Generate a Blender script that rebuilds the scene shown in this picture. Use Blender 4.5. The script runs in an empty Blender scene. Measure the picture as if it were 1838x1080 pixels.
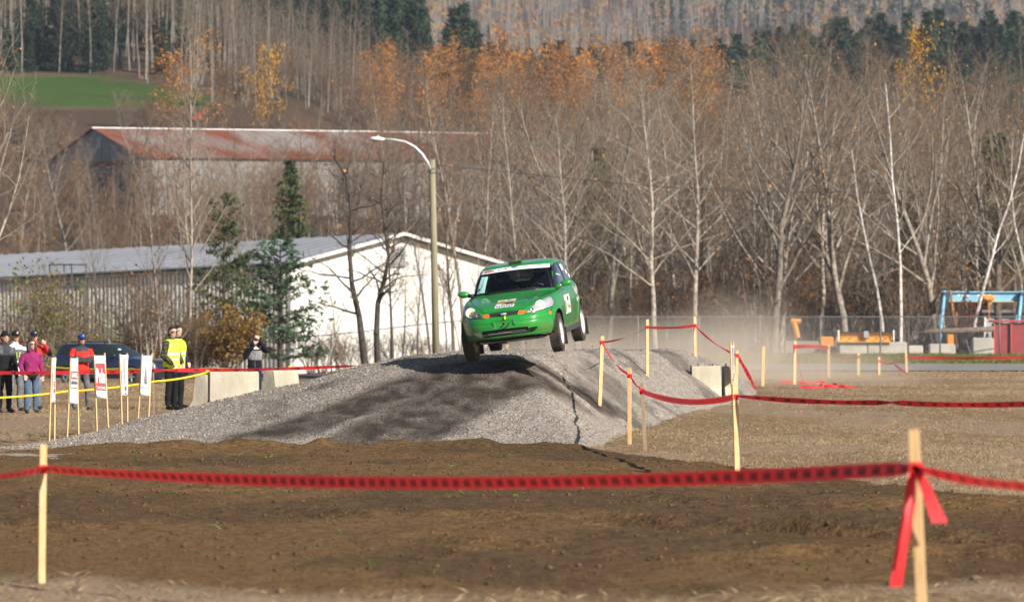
import bpy, bmesh, math, random
import numpy as np
from mathutils import Vector, Matrix, Quaternion
from mathutils.bvhtree import BVHTree
from mathutils.kdtree import KDTree

# ------------------------------------------------------------------ camera, sky, sun, exposure
FPX = 10211.0; CAMZ = 2.18; HOR = 560.0          # telephoto: 200 mm on 36 mm, horizon row of the 1838 x 1080 photograph
scene = bpy.context.scene
COL = scene.collection
cam_d = bpy.data.cameras.new('camera'); cam = bpy.data.objects.new('camera', cam_d); COL.objects.link(cam)
cam.location = (0, 0, CAMZ)
cam.rotation_euler = (math.radians(90) + math.atan(20.0 / FPX), 0, 0)
cam_d.lens = 200; cam_d.sensor_width = 36; cam_d.clip_start = 0.5; cam_d.clip_end = 9000
cam_d.dof.use_dof = True; cam_d.dof.focus_distance = 98.0; cam_d.dof.aperture_fstop = 4.2
scene.camera = cam

SUN_TO = Vector((1.1, -1.25, 1.0)).normalized()
world = bpy.data.worlds.new('World'); scene.world = world; world.use_nodes = True
wn = world.node_tree.nodes; wl = world.node_tree.links
bgn = wn['Background']; sky = wn.new('ShaderNodeTexSky'); sky.sky_type = 'NISHITA'; sky.sun_disc = False
sky.sun_elevation = math.asin(SUN_TO.z); sky.sun_rotation = math.atan2(SUN_TO.x, SUN_TO.y)
wl.new(sky.outputs[0], bgn.inputs[0]); bgn.inputs[1].default_value = 0.05
sun_d = bpy.data.lights.new('sun', 'SUN'); sun_d.energy = 5.0; sun_d.angle = math.radians(0.53); sun_d.color = (1.0, 0.93, 0.83)
sun = bpy.data.objects.new('sun', sun_d); COL.objects.link(sun)
sun.rotation_euler = (-SUN_TO).to_track_quat('-Z', 'Y').to_euler(); sun.location = SUN_TO * 60
scene.view_settings.view_transform = 'Standard'; scene.view_settings.look = 'None'
scene.view_settings.exposure = 0.68; scene.view_settings.gamma = 1.0; scene.view_settings.use_curve_mapping = False
scene.cycles.max_bounces = 6; scene.cycles.transparent_max_bounces = 24; scene.cycles.volume_bounces = 1
scene.cycles.use_denoising = True
scene.render.engine = 'CYCLES'

# ------------------------------------------------------------------ helpers
def at(px, py, d):
    return Vector(((px - 919.0) * d / FPX, d, CAMZ - (py - HOR) * d / FPX))

def _hash(ix, iy, seed):
    n = (ix * 374761393 + iy * 668265263 + seed * 1442695041) & 0xFFFFFFFF
    n = ((n ^ (n >> 13)) * 1274126177) & 0xFFFFFFFF
    n = n ^ (n >> 16)
    return (n & 0xFFFF) / 65535.0
def vnoise(x, y, seed=0):
    x = np.asarray(x, float); y = np.asarray(y, float)
    ix = np.floor(x).astype(np.int64); iy = np.floor(y).astype(np.int64)
    fx = x - ix; fy = y - iy
    fx = fx * fx * (3 - 2 * fx); fy = fy * fy * (3 - 2 * fy)
    a = _hash(ix, iy, seed); b = _hash(ix + 1, iy, seed); c = _hash(ix, iy + 1, seed); d = _hash(ix + 1, iy + 1, seed)
    return (a * (1 - fx) + b * fx) * (1 - fy) + (c * (1 - fx) + d * fx) * fy - 0.5
def fbm(x, y, seed=0, octv=4):
    s = 0; a = 1.0
    for k in range(octv):
        s = s + a * vnoise(np.asarray(x) * 2 ** k, np.asarray(y) * 2 ** k, seed + k * 17); a *= 0.5
    return s
def sstep(a, b, x):
    t = np.clip((np.asarray(x, float) - a) / (b - a), 0, 1); return t * t * (3 - 2 * t)

def setp(o, label=None, cat=None, group=None, kind=None):
    if label: o['label'] = label
    if cat: o['category'] = cat
    if group: o['group'] = group
    if kind: o['kind'] = kind
    return o
def thing(name, label, cat, loc=(0, 0, 0), rotz=0.0, group=None):
    o = bpy.data.objects.new(name, None); COL.objects.link(o); o.empty_display_size = 0.2
    o.location = loc; o.rotation_euler = (0, 0, rotz)
    return setp(o, label, cat, group)
def mesh_data(name, V, F, mats=(), smooth=False, fm=None, attrs=None, uv=None):
    me = bpy.data.meshes.new(name)
    V = np.asarray(V, dtype=np.float32).reshape(-1, 3)
    if isinstance(F, np.ndarray) and F.ndim == 2:
        n, k = F.shape
        me.vertices.add(len(V)); me.vertices.foreach_set('co', V.ravel())
        me.loops.add(n * k); me.loops.foreach_set('vertex_index', F.astype(np.int32).ravel())
        me.polygons.add(n); me.polygons.foreach_set('loop_start', (np.arange(n) * k).astype(np.int32))
        me.update(calc_edges=True)
    else:
        me.from_pydata(V.tolist(), [], [tuple(int(i) for i in f) for f in F]); me.update()
    for m in (mats if isinstance(mats, (list, tuple)) else [mats]): me.materials.append(m)
    if fm is not None: me.polygons.foreach_set('material_index', np.asarray(fm, dtype=np.int32))
    if smooth: me.polygons.foreach_set('use_smooth', np.ones(len(me.polygons), dtype=bool))
    if attrs:
        for k, a in attrs.items():
            at_ = me.attributes.new(k, 'FLOAT', 'POINT'); at_.data.foreach_set('value', np.asarray(a, dtype=np.float32).ravel())
    if uv is not None:
        l = me.uv_layers.new(name='UVMap'); l.data.foreach_set('uv', np.asarray(uv, dtype=np.float32).ravel())
    return me
def link(name, me, parent=None, loc=None):
    o = bpy.data.objects.new(name, me); COL.objects.link(o)
    if parent: o.parent = parent
    if loc is not None: o.location = loc
    return o
def mobj(name, V, F, mats, parent=None, loc=None, **kw):
    return link(name, mesh_data(name, V, F, mats, **kw), parent, loc)

class MB:
    """collects shapes into one mesh"""
    def __init__(s): s.v = []; s.f = []; s.m = []; s.mi = 0
    def add(s, V, F, mi=None):
        b = len(s.v); s.v += [tuple(p) for p in V]; s.f += [tuple(i + b for i in f) for f in F]
        s.m += [s.mi if mi is None else mi] * len(F); return s
    def box(s, c, size, R=None, mi=None, bev=0.0):
        hx, hy, hz = size[0] / 2, size[1] / 2, size[2] / 2
        if bev > 0:
            bm = bmesh.new(); bmesh.ops.create_cube(bm, size=1.0)
            for v in bm.verts: v.co = Vector((v.co.x * size[0], v.co.y * size[1], v.co.z * size[2]))
            bmesh.ops.bevel(bm, geom=bm.edges[:], offset=bev, segments=1, affect='EDGES')
            V = [v.co.copy() for v in bm.verts]; bm.verts.index_update(); F = [[v.index for v in f.verts] for f in bm.faces]; bm.free()
        else:
            V = [Vector((x, y, z)) for x in (-hx, hx) for y in (-hy, hy) for z in (-hz, hz)]
            F = [(0, 1, 3, 2), (4, 6, 7, 5), (0, 4, 5, 1), (2, 3, 7, 6), (0, 2, 6, 4), (1, 5, 7, 3)]
        c = Vector(c)
        V = [(R @ v if R else v) + c for v in V]
        return s.add(V, F, mi)
    def tube(s, path, r, n=8, cap=True, mi=None, flat=None):
        P = [Vector(p) for p in path]; N = len(P)
        rr = r if isinstance(r, (list, tuple)) else [r] * N
        V = []; F = []
        up = None
        for i, p in enumerate(P):
            t = (P[min(i + 1, N - 1)] - P[max(i - 1, 0)])
            t = t.normalized() if t.length > 1e-9 else Vector((0, 0, 1))
            if up is None: up = Vector((0, 0, 1)) if abs(t.z) < 0.9 else Vector((0, 1, 0))
            a = t.cross(up); a = a.normalized() if a.length > 1e-6 else t.orthogonal().normalized()
            b = a.cross(t).normalized(); up = b
            for k in range(n):
                an = 2 * math.pi * k / n
                V.append(p + (a * math.cos(an) + b * math.sin(an) * (flat or 1.0)) * rr[i])
        for i in range(N - 1):
            for k in range(n):
                F.append((i * n + k, i * n + (k + 1) % n, (i + 1) * n + (k + 1) % n, (i + 1) * n + k))
        if cap: F.append(tuple(range(n - 1, -1, -1))); F.append(tuple((N - 1) * n + k for k in range(n)))
        return s.add(V, F, mi)
    def prism(s, poly, a, b, mi=None, M=None):
        """extrude a polygon of (x,z) between y=a and y=b, M maps"""
        n = len(poly); V = [Vector((p[0], a, p[1])) for p in poly] + [Vector((p[0], b, p[1])) for p in poly]
        F = [tuple(range(n)), tuple(range(2 * n - 1, n - 1, -1))] + [((k + 1) % n, k, n + k, n + (k + 1) % n) for k in range(n)]
        if M: V = [M @ v for v in V]
        return s.add(V, F, mi)
    def lathe(s, prof, n=24, axis='z', mi=None, M=None):
        V = []; F = []; m = len(prof)
        for k in range(n):
            an = 2 * math.pi * k / n
            for (r, h) in prof:
                q = (r * math.cos(an), r * math.sin(an), h)
                if axis == 'y': q = (q[0], q[2], q[1])
                if axis == 'x': q = (q[2], q[0], q[1])
                V.append(M @ Vector(q) if M else Vector(q))
        for k in range(n):
            for j in range(m - 1):
                F.append((k * m + j, ((k + 1) % n) * m + j, ((k + 1) % n) * m + j + 1, k * m + j + 1))
        return s.add(V, F, mi)
    def ell(s, c, rad, nu=16, nv=10, R=None, mi=None):
        c = Vector(c); V = []; F = []
        for j in range(nv + 1):
            ph = math.pi * j / nv
            for k in range(nu):
                th = 2 * math.pi * k / nu
                v = Vector((rad[0] * math.sin(ph) * math.cos(th), rad[1] * math.sin(ph) * math.sin(th), rad[2] * math.cos(ph)))
                V.append((R @ v if R else v) + c)
        for j in range(nv):
            for k in range(nu):
                F.append((j * nu + k, (j + 1) * nu + k, (j + 1) * nu + (k + 1) % nu, j * nu + (k + 1) % nu))
        return s.add(V, F, mi)
    def build(s, name, mats, parent=None, loc=None, smooth=False, sharp=None):
        mats = mats if isinstance(mats, (list, tuple)) else [mats]
        o = mobj(name, s.v, s.f, list(mats), parent, loc, smooth=smooth, fm=s.m)
        if sharp:
            bm = bmesh.new(); bm.from_mesh(o.data); bmesh.ops.remove_doubles(bm, verts=bm.verts, dist=1e-5)
            bmesh.ops.recalc_face_normals(bm, faces=bm.faces)
            for e in bm.edges:
                if len(e.link_faces) == 2 and e.calc_face_angle(0) > math.radians(sharp): e.smooth = False
            bm.to_mesh(o.data); bm.free()
        else:
            bm = bmesh.new(); bm.from_mesh(o.data); bmesh.ops.recalc_face_normals(bm, faces=bm.faces); bm.to_mesh(o.data); bm.free()
        return o

def copy_tree(root, loc=None, rotz=None, scale=None, label=None):
    r = root.copy(); COL.objects.link(r)
    if loc is not None: r.location = loc
    if rotz is not None: r.rotation_euler = (r.rotation_euler[0], r.rotation_euler[1], rotz)
    if scale is not None: r.scale = scale if hasattr(scale, '__len__') else (scale,) * 3
    if label: r['label'] = label
    for ch in list(root.children):
        c = ch.copy(); COL.objects.link(c); c.parent = r
        for g in list(ch.children):
            d = g.copy(); COL.objects.link(d); d.parent = c
    return r

# ------------------------------------------------------------------ materials
MATS = {}
def mat(name, col, rough=0.8, metal=0.0, var=0.0, vscale=8.0, col2=None, bump=0.0, bscale=40.0, rnd=0.0, spec=0.5, emit=None, coat=0.0, detail=4.0, stretch=None, noise_obj=True):
    if name in MATS: return MATS[name]
    m = bpy.data.materials.new(name); m.use_nodes = True; MATS[name] = m
    nt = m.node_tree; N = nt.nodes; L = nt.links; b = N['Principled BSDF']
    b.inputs['Roughness'].default_value = rough; b.inputs['Metallic'].default_value = metal
    b.inputs['Specular IOR Level'].default_value = spec
    if coat: b.inputs['Coat Weight'].default_value = coat; b.inputs['Coat Roughness'].default_value = 0.06
    c = (*col, 1.0); b.inputs['Base Color'].default_value = c
    src = None
    tc = N.new('ShaderNodeTexCoord')
    vec = tc.outputs['Object']
    if stretch:
        mp = N.new('ShaderNodeMapping'); mp.inputs['Scale'].default_value = stretch; L.new(vec, mp.inputs['Vector']); vec = mp.outputs['Vector']
    if var > 0 or col2:
        nz = N.new('ShaderNodeTexNoise'); nz.inputs['Scale'].default_value = vscale; nz.inputs['Detail'].default_value = detail
        L.new(vec, nz.inputs['Vector'])
        mx = N.new('ShaderNodeMix'); mx.data_type = 'RGBA'
        c2 = col2 or tuple(max(0, x * (1 - var)) for x in col)
        c1 = col if col2 else tuple(min(1, x * (1 + var)) for x in col)
        mx.inputs['A'].default_value = (*c2, 1); mx.inputs['B'].default_value = (*c1, 1)
        rp = N.new('ShaderNodeMapRange'); rp.inputs['From Min'].default_value = 0.32; rp.inputs['From Max'].default_value = 0.68
        L.new(nz.outputs['Fac'], rp.inputs['Value']); L.new(rp.outputs['Result'], mx.inputs['Factor'])
        src = mx.outputs['Result']
    if rnd > 0:
        oi = N.new('ShaderNodeObjectInfo'); hs = N.new('ShaderNodeHueSaturation')
        mr = N.new('ShaderNodeMapRange'); mr.inputs['To Min'].default_value = 1 - rnd; mr.inputs['To Max'].default_value = 1 + rnd
        L.new(oi.outputs['Random'], mr.inputs['Value']); L.new(mr.outputs['Result'], hs.inputs['Value'])
        hs.inputs['Color'].default_value = c
        if src: L.new(src, hs.inputs['Color'])
        src = hs.outputs['Color']
    if src: L.new(src, b.inputs['Base Color'])
    if bump > 0:
        n2 = N.new('ShaderNodeTexNoise'); n2.inputs['Scale'].default_value = bscale; n2.inputs['Detail'].default_value = 5
        L.new(vec, n2.inputs['Vector'])
        bp = N.new('ShaderNodeBump'); bp.inputs['Strength'].default_value = bump; bp.inputs['Distance'].default_value = 0.02
        L.new(n2.outputs['Fac'], bp.inputs['Height']); L.new(bp.outputs['Normal'], b.inputs['Normal'])
    if emit: b.inputs['Emission Color'].default_value = (*emit[0], 1); b.inputs['Emission Strength'].default_value = emit[1]
    return m
def leafmat(name, col, var=0.35, vscale=1.5, rnd=0.2, trans=0.25):
    if name in MATS: return MATS[name]
    m = mat(name, col, rough=0.7, var=var, vscale=vscale, rnd=rnd, spec=0.25)
    nt = m.node_tree; N = nt.nodes; L = nt.links; b = N['Principled BSDF']; o = N['Material Output']
    t = N.new('ShaderNodeBsdfTranslucent'); mx = N.new('ShaderNodeMixShader'); mx.inputs[0].default_value = trans
    if b.inputs['Base Color'].links: L.new(b.inputs['Base Color'].links[0].from_socket, t.inputs[0])
    L.new(b.outputs[0], mx.inputs[1]); L.new(t.outputs[0], mx.inputs[2]); L.new(mx.outputs[0], o.inputs['Surface'])
    return m
def glassmat(name, tint=(0.6, 0.7, 0.7), opac=0.0, dark=(0.01, 0.012, 0.015), refl=1.0):
    """thin pane: tinted see-through plus mirror reflection by fresnel"""
    if name in MATS: return MATS[name]
    m = bpy.data.materials.new(name); m.use_nodes = True; MATS[name] = m
    nt = m.node_tree; N = nt.nodes; L = nt.links; o = N['Material Output']; N.remove(N['Principled BSDF'])
    t = N.new('ShaderNodeBsdfTransparent'); t.inputs[0].default_value = (*tint, 1)
    d = N.new('ShaderNodeBsdfDiffuse'); d.inputs[0].default_value = (*dark, 1)
    a = N.new('ShaderNodeMixShader'); a.inputs[0].default_value = opac; L.new(t.outputs[0], a.inputs[1]); L.new(d.outputs[0], a.inputs[2])
    g = N.new('ShaderNodeBsdfGlossy'); g.inputs['Roughness'].default_value = 0.04
    fr = N.new('ShaderNodeFresnel'); fr.inputs[0].default_value = 1.5
    ml = N.new('ShaderNodeMath'); ml.operation = 'MULTIPLY'; ml.inputs[1].default_value = refl; L.new(fr.outputs[0], ml.inputs[0])
    b = N.new('ShaderNodeMixShader'); L.new(ml.outputs[0], b.inputs[0]); L.new(a.outputs[0], b.inputs[1]); L.new(g.outputs[0], b.inputs[2])
    L.new(b.outputs[0], o.inputs['Surface']); return m
# ------------------------------------------------------------------ terrain
def interp(xs, pts):
    return np.interp(xs, [p[0] for p in pts], [p[1] for p in pts])
LEFT = [(0, 0), (150, 0), (210, -0.4), (260, -0.8), (300, -0.8), (340, 0.6), (430, 6.5), (480, 10), (520, 11.8), (560, 15), (600, 23.0), (640, 26.8), (690, 30.2), (760, 39), (900, 58), (1200, 90), (2000, 130), (3000, 230), (4500, 300)]
RIGHT = [(0, 0), (290, 0.1), (330, 1.2), (430, 5.5), (480, 9), (600, 15.5), (660, 18), (800, 22), (900, 28.5), (1000, 31), (1150, 30), (1500, 44), (2000, 88), (2600, 150), (3200, 225), (4500, 300)]
def smooth_prof(pts):
    xs = np.linspace(0, 4500, 2251); z = interp(xs, pts); k = np.hanning(21); k /= k.sum()
    zs = np.convolve(np.pad(z, 10, mode='edge'), k, 'valid'); zs[xs < 180] = z[xs < 180]
    return xs, zs
LP = smooth_prof(LEFT); RP = smooth_prof(RIGHT)
def h_far(x, y):
    ratio = 919 + FPX * x / np.maximum(y, 40.0)
    w = 1 - sstep(480, 900, ratio)
    z = np.interp(y, *LP) * w + np.interp(y, *RP) * (1 - w)
    z = z + sstep(800, 1500, y) * fbm(x / 160, y / 160, 5, 3) * 14 * (1 + sstep(1200, 2500, y) * 2)
    z = z + sstep(280, 420, y) * fbm(x / 25, y / 25, 9, 3) * 0.8
    return z
def dirt_mask(x, y):
    """1 on the brown churned track, 0 on grass or bare field"""
    n = fbm(x / 1.3, y / 4.0, 31, 4)
    far_edge = 90.4 + 0.45 * n + 0.9 * np.exp(-((x + 1.0) / 3) ** 2) * 0 - np.maximum(0, x - 1.0) * 5.4 + np.minimum(0, x + 7.0) * 3.0
    near_edge = 43.7 + 1.6 * n + 2.6 * sstep(-1.8, -4.6, -np.abs(x - 0.5))
    return sstep(-0.5, 0.3, far_edge - y) * sstep(-0.8, 0.8, y - near_edge)
RUTS = [(-3.5, 5.2, 62.0, -0.9, 0.08), (0.2, 6.5, 57.5, -1.1, 0.13), (0.8, 6.5, 55.8, -0.5, 0.11), (-1.5, 3.0, 54.0, -1.6, 0.08), (2.0, 7, 50.8, -0.12, 0.14), (-6, 6, 68.0, 0.25, 0.07), (-4, 7, 74.0, -0.35, 0.06), (-7, -3, 58.5, -0.6, 0.08), (0.5, 7, 63.5, -0.25, 0.10)]
def h_ground(x, y):
    x = np.asarray(x, float); y = np.asarray(y, float)
    z = h_far(x, y)
    near = 1 - sstep(150, 230, y)
    z = z + near * (0.05 * fbm(x / 3.0, y / 5.0, 3, 3) + sstep(96, 125, y) * sstep(0, 4, x) * 0.30)
    d = dirt_mask(x, y)
    z = z + d * (0.05 * fbm(x / 0.4, y / 0.7, 11, 4) + 0.03)
    z = z + (1 - d) * near * 0.03 * fbm(x / 0.35, y / 0.5, 23, 3)
    # low dirt berm in front of the gravel
    z = z + 0.13 * np.exp(-((y - 89.7 - 0.5 * fbm(x / 1.2, 0 * x, 77, 3)) / 0.6) ** 2) * sstep(-7.5, -5.5, x) * (1 - sstep(0.6, 1.6, x)) * (0.7 + 0.9 * fbm(x / 0.5, y / 1.0, 41, 3))
    for (xa, xb, yc, sl, dep) in RUTS:
        t = y - (yc + sl * (x - xa)) + 0.8 * fbm(x / 1.5, x * 0 + yc, 71, 3)
        m = sstep(xa, xa + 1, x) * (1 - sstep(xb - 1, xb, x))
        br = 0.6 + 0.9 * fbm(x / 0.6, x * 0 + yc, 57, 2)
        z = z + m * br * 0.7 * dep * (1.2 * np.exp(-((t - 0.55) / 0.3) ** 2) - np.exp(-(t / 0.28) ** 2))
    return z

cols = np.concatenate([-np.geomspace(1, 66, 44)[::-1] * 10.6, np.arange(-10.4, 10.41, 0.09), np.geomspace(1, 66, 44) * 10.6])
rows = np.concatenate([np.linspace(-40, 37, 12), np.arange(38, 96, 0.22), np.arange(96, 150, 0.32), 150 * np.geomspace(1, 30, 190)])
GX, GY = np.meshgrid(cols, rows)
gx = GX.ravel(); gy = GY.ravel()
gz = h_ground(gx, gy)
nc = len(cols); nr = len(rows)
ii = (np.arange(nr - 1)[:, None] * nc + np.arange(nc - 1)[None, :]).ravel()
GF = np.stack([ii, ii + 1, ii + nc + 1, ii + nc], 1)
a_dirt = dirt_mask(gx, gy)
ratio = 919 + FPX * gx / np.maximum(gy, 40)
a_green = np.clip(sstep(232, 245, gy) * (1 - sstep(268, 276, gy)) * sstep(3, 8, gx) * 0.5
                  + sstep(612, 622, gy) * (1 - sstep(-4, 4, gy - 696 + 84 * sstep(200, 480, ratio))), 0, 1)
a_litter = sstep(272, 285, gy) * (1 - a_green)
a_bare = sstep(-0.02, 0.12, fbm(gx / 2.2, gy / 6.0, 61, 4) + 0.16 * sstep(0, 1, (gx < 0) & (gy < 121)) - 0.10 * sstep(130, 170, gy))
a_damp = sstep(-0.08, 0.22, fbm(gx / 2.6, gy / 7.0, 88, 4) + 0.12 * sstep(0, 5, gx) * (1 - sstep(70, 80, gy)) - 0.25 * sstep(84, 89, gy))

def attr_node(N, name):
    a = N.new('ShaderNodeAttribute'); a.attribute_name = name; return a.outputs['Fac']
def mixc(N, L, f, a, b):
    m = N.new('ShaderNodeMix'); m.data_type = 'RGBA'
    for s, v in (('A', a), ('B', b)):
        if isinstance(v, tuple): m.inputs[s].default_value = (*v, 1)
        else: L.new(v, m.inputs[s])
    if isinstance(f, (int, float)): m.inputs['Factor'].default_value = f
    else: L.new(f, m.inputs['Factor'])
    return m.outputs['Result']
def noisec(N, L, scale, lo, hi, detail=5, stretch=None):
    t = N.new('ShaderNodeTexCoord'); v = t.outputs['Object']
    if stretch:
        mp = N.new('ShaderNodeMapping'); mp.inputs['Scale'].default_value = stretch; L.new(v, mp.inputs['Vector']); v = mp.outputs['Vector']
    n = N.new('ShaderNodeTexNoise'); n.inputs['Scale'].default_value = scale; n.inputs['Detail'].default_value = detail; L.new(v, n.inputs['Vector'])
    r = N.new('ShaderNodeMapRange'); r.inputs['From Min'].default_value = lo; r.inputs['From Max'].default_value = hi; L.new(n.outputs['Fac'], r.inputs['Value'])
    return r.outputs['Result']
def ground_material():
    m = bpy.data.materials.new('ground_soil'); m.use_nodes = True; nt = m.node_tree; N = nt.nodes; L = nt.links; b = N['Principled BSDF']
    b.inputs['Roughness'].default_value = 0.95; b.inputs['Specular IOR Level'].default_value = 0.15
    fine = noisec(N, L, 9, 0.36, 0.64, 9); mid = noisec(N, L, 1.6, 0.35, 0.65, 5)
    dry = mixc(N, L, fine, (0.13, 0.085, 0.047), (0.33, 0.225, 0.125))
    bare = mixc(N, L, fine, (0.22, 0.155, 0.098), (0.33, 0.24, 0.158))
    field = mixc(N, L, attr_node(N, 'bare'), dry, bare)
    dirt1 = mixc(N, L, fine, (0.092, 0.051, 0.020), (0.190, 0.110, 0.046))
    dirt2 = mixc(N, L, fine, (0.058, 0.034, 0.015), (0.130, 0.078, 0.035))
    dirt = mixc(N, L, attr_node(N, 'damp'), dirt1, dirt2)
    c = mixc(N, L, attr_node(N, 'dirt'), field, dirt)
    green = mixc(N, L, mid, (0.040, 0.085, 0.014), (0.070, 0.125, 0.022))
    c = mixc(N, L, attr_node(N, 'green'), c, green)
    litter = mixc(N, L, fine, (0.05, 0.035, 0.024), (0.12, 0.08, 0.05))
    c = mixc(N, L, attr_node(N, 'litter'), c, litter)
    L.new(c, b.inputs['Base Color'])
    n2 = N.new('ShaderNodeTexNoise'); n2.inputs['Scale'].default_value = 22; n2.inputs['Detail'].default_value = 6
    tc = N.new('ShaderNodeTexCoord'); L.new(tc.outputs['Object'], n2.inputs['Vector'])
    bp = N.new('ShaderNodeBump'); bp.inputs['Strength'].default_value = 0.9; bp.inputs['Distance'].default_value = 0.06
    L.new(n2.outputs['Fac'], bp.inputs['Height']); L.new(bp.outputs['Normal'], b.inputs['Normal'])
    return m
ground = mobj('ground', np.stack([gx, gy, gz], 1), GF, ground_material(), smooth=True,
              attrs={'dirt': a_dirt, 'green': a_green, 'litter': a_litter, 'bare': a_bare, 'damp': a_damp})
setp(ground, 'open field of brown churned dirt and dry grass rising to wooded hills', 'ground', kind='structure')

# asphalt road crossing behind the jump on the right
rx = np.linspace(3.0, 60, 40); rw = np.linspace(0, 1, 9)
RX, RW = np.meshgrid(rx, rw); ry = 184 + 42 * RW + 0.10 * (RX - 10)
rz = h_ground(RX.ravel(), ry.ravel()) + 0.05 + 0.10 * (1 - (2 * RW.ravel() - 1) ** 2)
ii = (np.arange(8)[:, None] * 40 + np.arange(39)[None, :]).ravel()
road = mobj('road', np.stack([RX.ravel(), ry.ravel(), rz], 1), np.stack([ii, ii + 1, ii + 41, ii + 40], 1),
            mat('asphalt', (0.20, 0.19, 0.18), 0.9, var=0.15, vscale=0.6, bump=0.3, bscale=30), smooth=True)
setp(road, 'grey asphalt road crossing behind the gravel jump', 'road', kind='structure')

# ------------------------------------------------------------------ gravel jump
ZC = [(89.6, -0.25), (90.3, 0.0), (92, 0.27), (94, 0.62), (96, 0.98), (97.2, 1.16), (98.5, 1.27), (100, 1.34), (102, 1.40), (105, 1.44), (115, 1.38), (124, 1.30), (129, 1.12), (134, 0.7), (140, 0.0), (142, -0.25)]
XR = [(89, 1.15), (91, 1.35), (96, 1.7), (103, 2.35), (110, 3.4), (116, 4.7), (122, 5.5), (130, 6.0), (142, 6.0)]
GL = [(-9.6, -0.22), (-7.9, -0.05), (-7.5, 0.03), (-6.85, 0.17), (-5.4, 0.41), (-3.45, 0.72), (-2.2, 0.94), (-1.2, 1.0), (20, 1.0)]
def h_ramp(x, y):
    x = np.asarray(x, float); y = np.asarray(y, float)
    yw = y + 0.35 * fbm(x / 1.1, y / 3, 201, 3)
    zc = interp(yw, ZC)
    g = interp(x - 0.05 * (y - 98) + 0.3 * fbm(x / 1.5, y / 2, 203, 3), GL)
    # on the left the gravel runs out thinly towards the camera
    z = np.where(zc > 0, zc * g, zc)
    z = np.maximum(z, np.minimum(0.06, 0.05 - 0.06 * ((x + 8.3) / 2.2) ** 2 - 0.02 * np.abs(y - 86) ** 1.1 + 0.04 * fbm(x / 0.6, y / 1.5, 205, 3)))
    xr = interp(y, XR) + 0.14 * fbm(x / 0.8, y / 0.9, 207, 3)
    fl = (xr - x) * 0.74
    fl = fl + 0.035 * fbm(x * 0.6 + y * 3.2, x * 0.2, 209, 3) * sstep(0.1, 0.5, fl)
    k = 0.07
    z = -k * np.log(np.exp(-np.clip(z, -3, 9) / k) + np.exp(-np.clip(fl, -3, 9) / k))
    z = z + 0.05 * fbm(x / 0.9, y / 1.4, 211, 4) * sstep(0.02, 0.4, z) + 0.022 * fbm(x / 0.16, y / 0.25, 213, 2)
    wet = wet_mask(x, y)
    return z - 0.035 * wet * sstep(0.1, 0.5, z)
def wet_mask(x, y):
    n = fbm(x / 0.8, y / 1.6, 221, 4); n2 = fbm(x / 0.25, y / 0.5, 223, 3)
    da = x - (-0.70 + 0.55 * (y - 98)) + 0.35 * n; db = x - (-0.25 + 0.36 * (y - 96.5)) + 0.35 * n
    A = (1 - sstep(0.55, 1.10, np.abs(da) + 0.25 * n2)) * sstep(90.8, 92.4, y) * (1 - sstep(103, 106, y))
    B = (1 - sstep(0.70, 1.25, np.abs(db) + 0.25 * n2)) * (1 - sstep(98.2, 99.2, y))
    C = (1 - sstep(0.15, 0.45, np.abs(x - (1.0 + 0.2 * (y - 101))) + 0.3 * n2)) * sstep(98, 100, y) * (1 - sstep(102, 106, y)) * 0.8
    D = sstep(0.10, 0.30, n + 0.2 * n2) * 0.55 * sstep(-5.5, -3.5, x) * (1 - sstep(-0.8, 0.2, x - 0.36 * (y - 96.5)))
    return np.clip(np.maximum(np.maximum(A, B), np.maximum(C, D)) * (0.85 + 0.5 * n2), 0, 1)
qx = np.arange(-9.6, 6.8, 0.055); qy = np.concatenate([np.arange(80, 104, 0.10), np.arange(104, 142.5, 0.3)])
QX, QY = np.meshgrid(qx, qy); x_ = QX.ravel(); y_ = QY.ravel(); z_ = h_ramp(x_, y_) + h_far(x_, y_)
gl = h_ground(x_, y_)
keepv = (z_ > gl - 0.10)
nc = len(qx); nr = len(qy)
ii = (np.arange(nr - 1)[:, None] * nc + np.arange(nc - 1)[None, :]).ravel()
RF = np.stack([ii, ii + 1, ii + nc + 1, ii + nc], 1)
RF = RF[keepv[RF].any(1)]
used = np.zeros(len(x_), bool); used[RF.ravel()] = True; remap = np.cumsum(used) - 1
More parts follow.
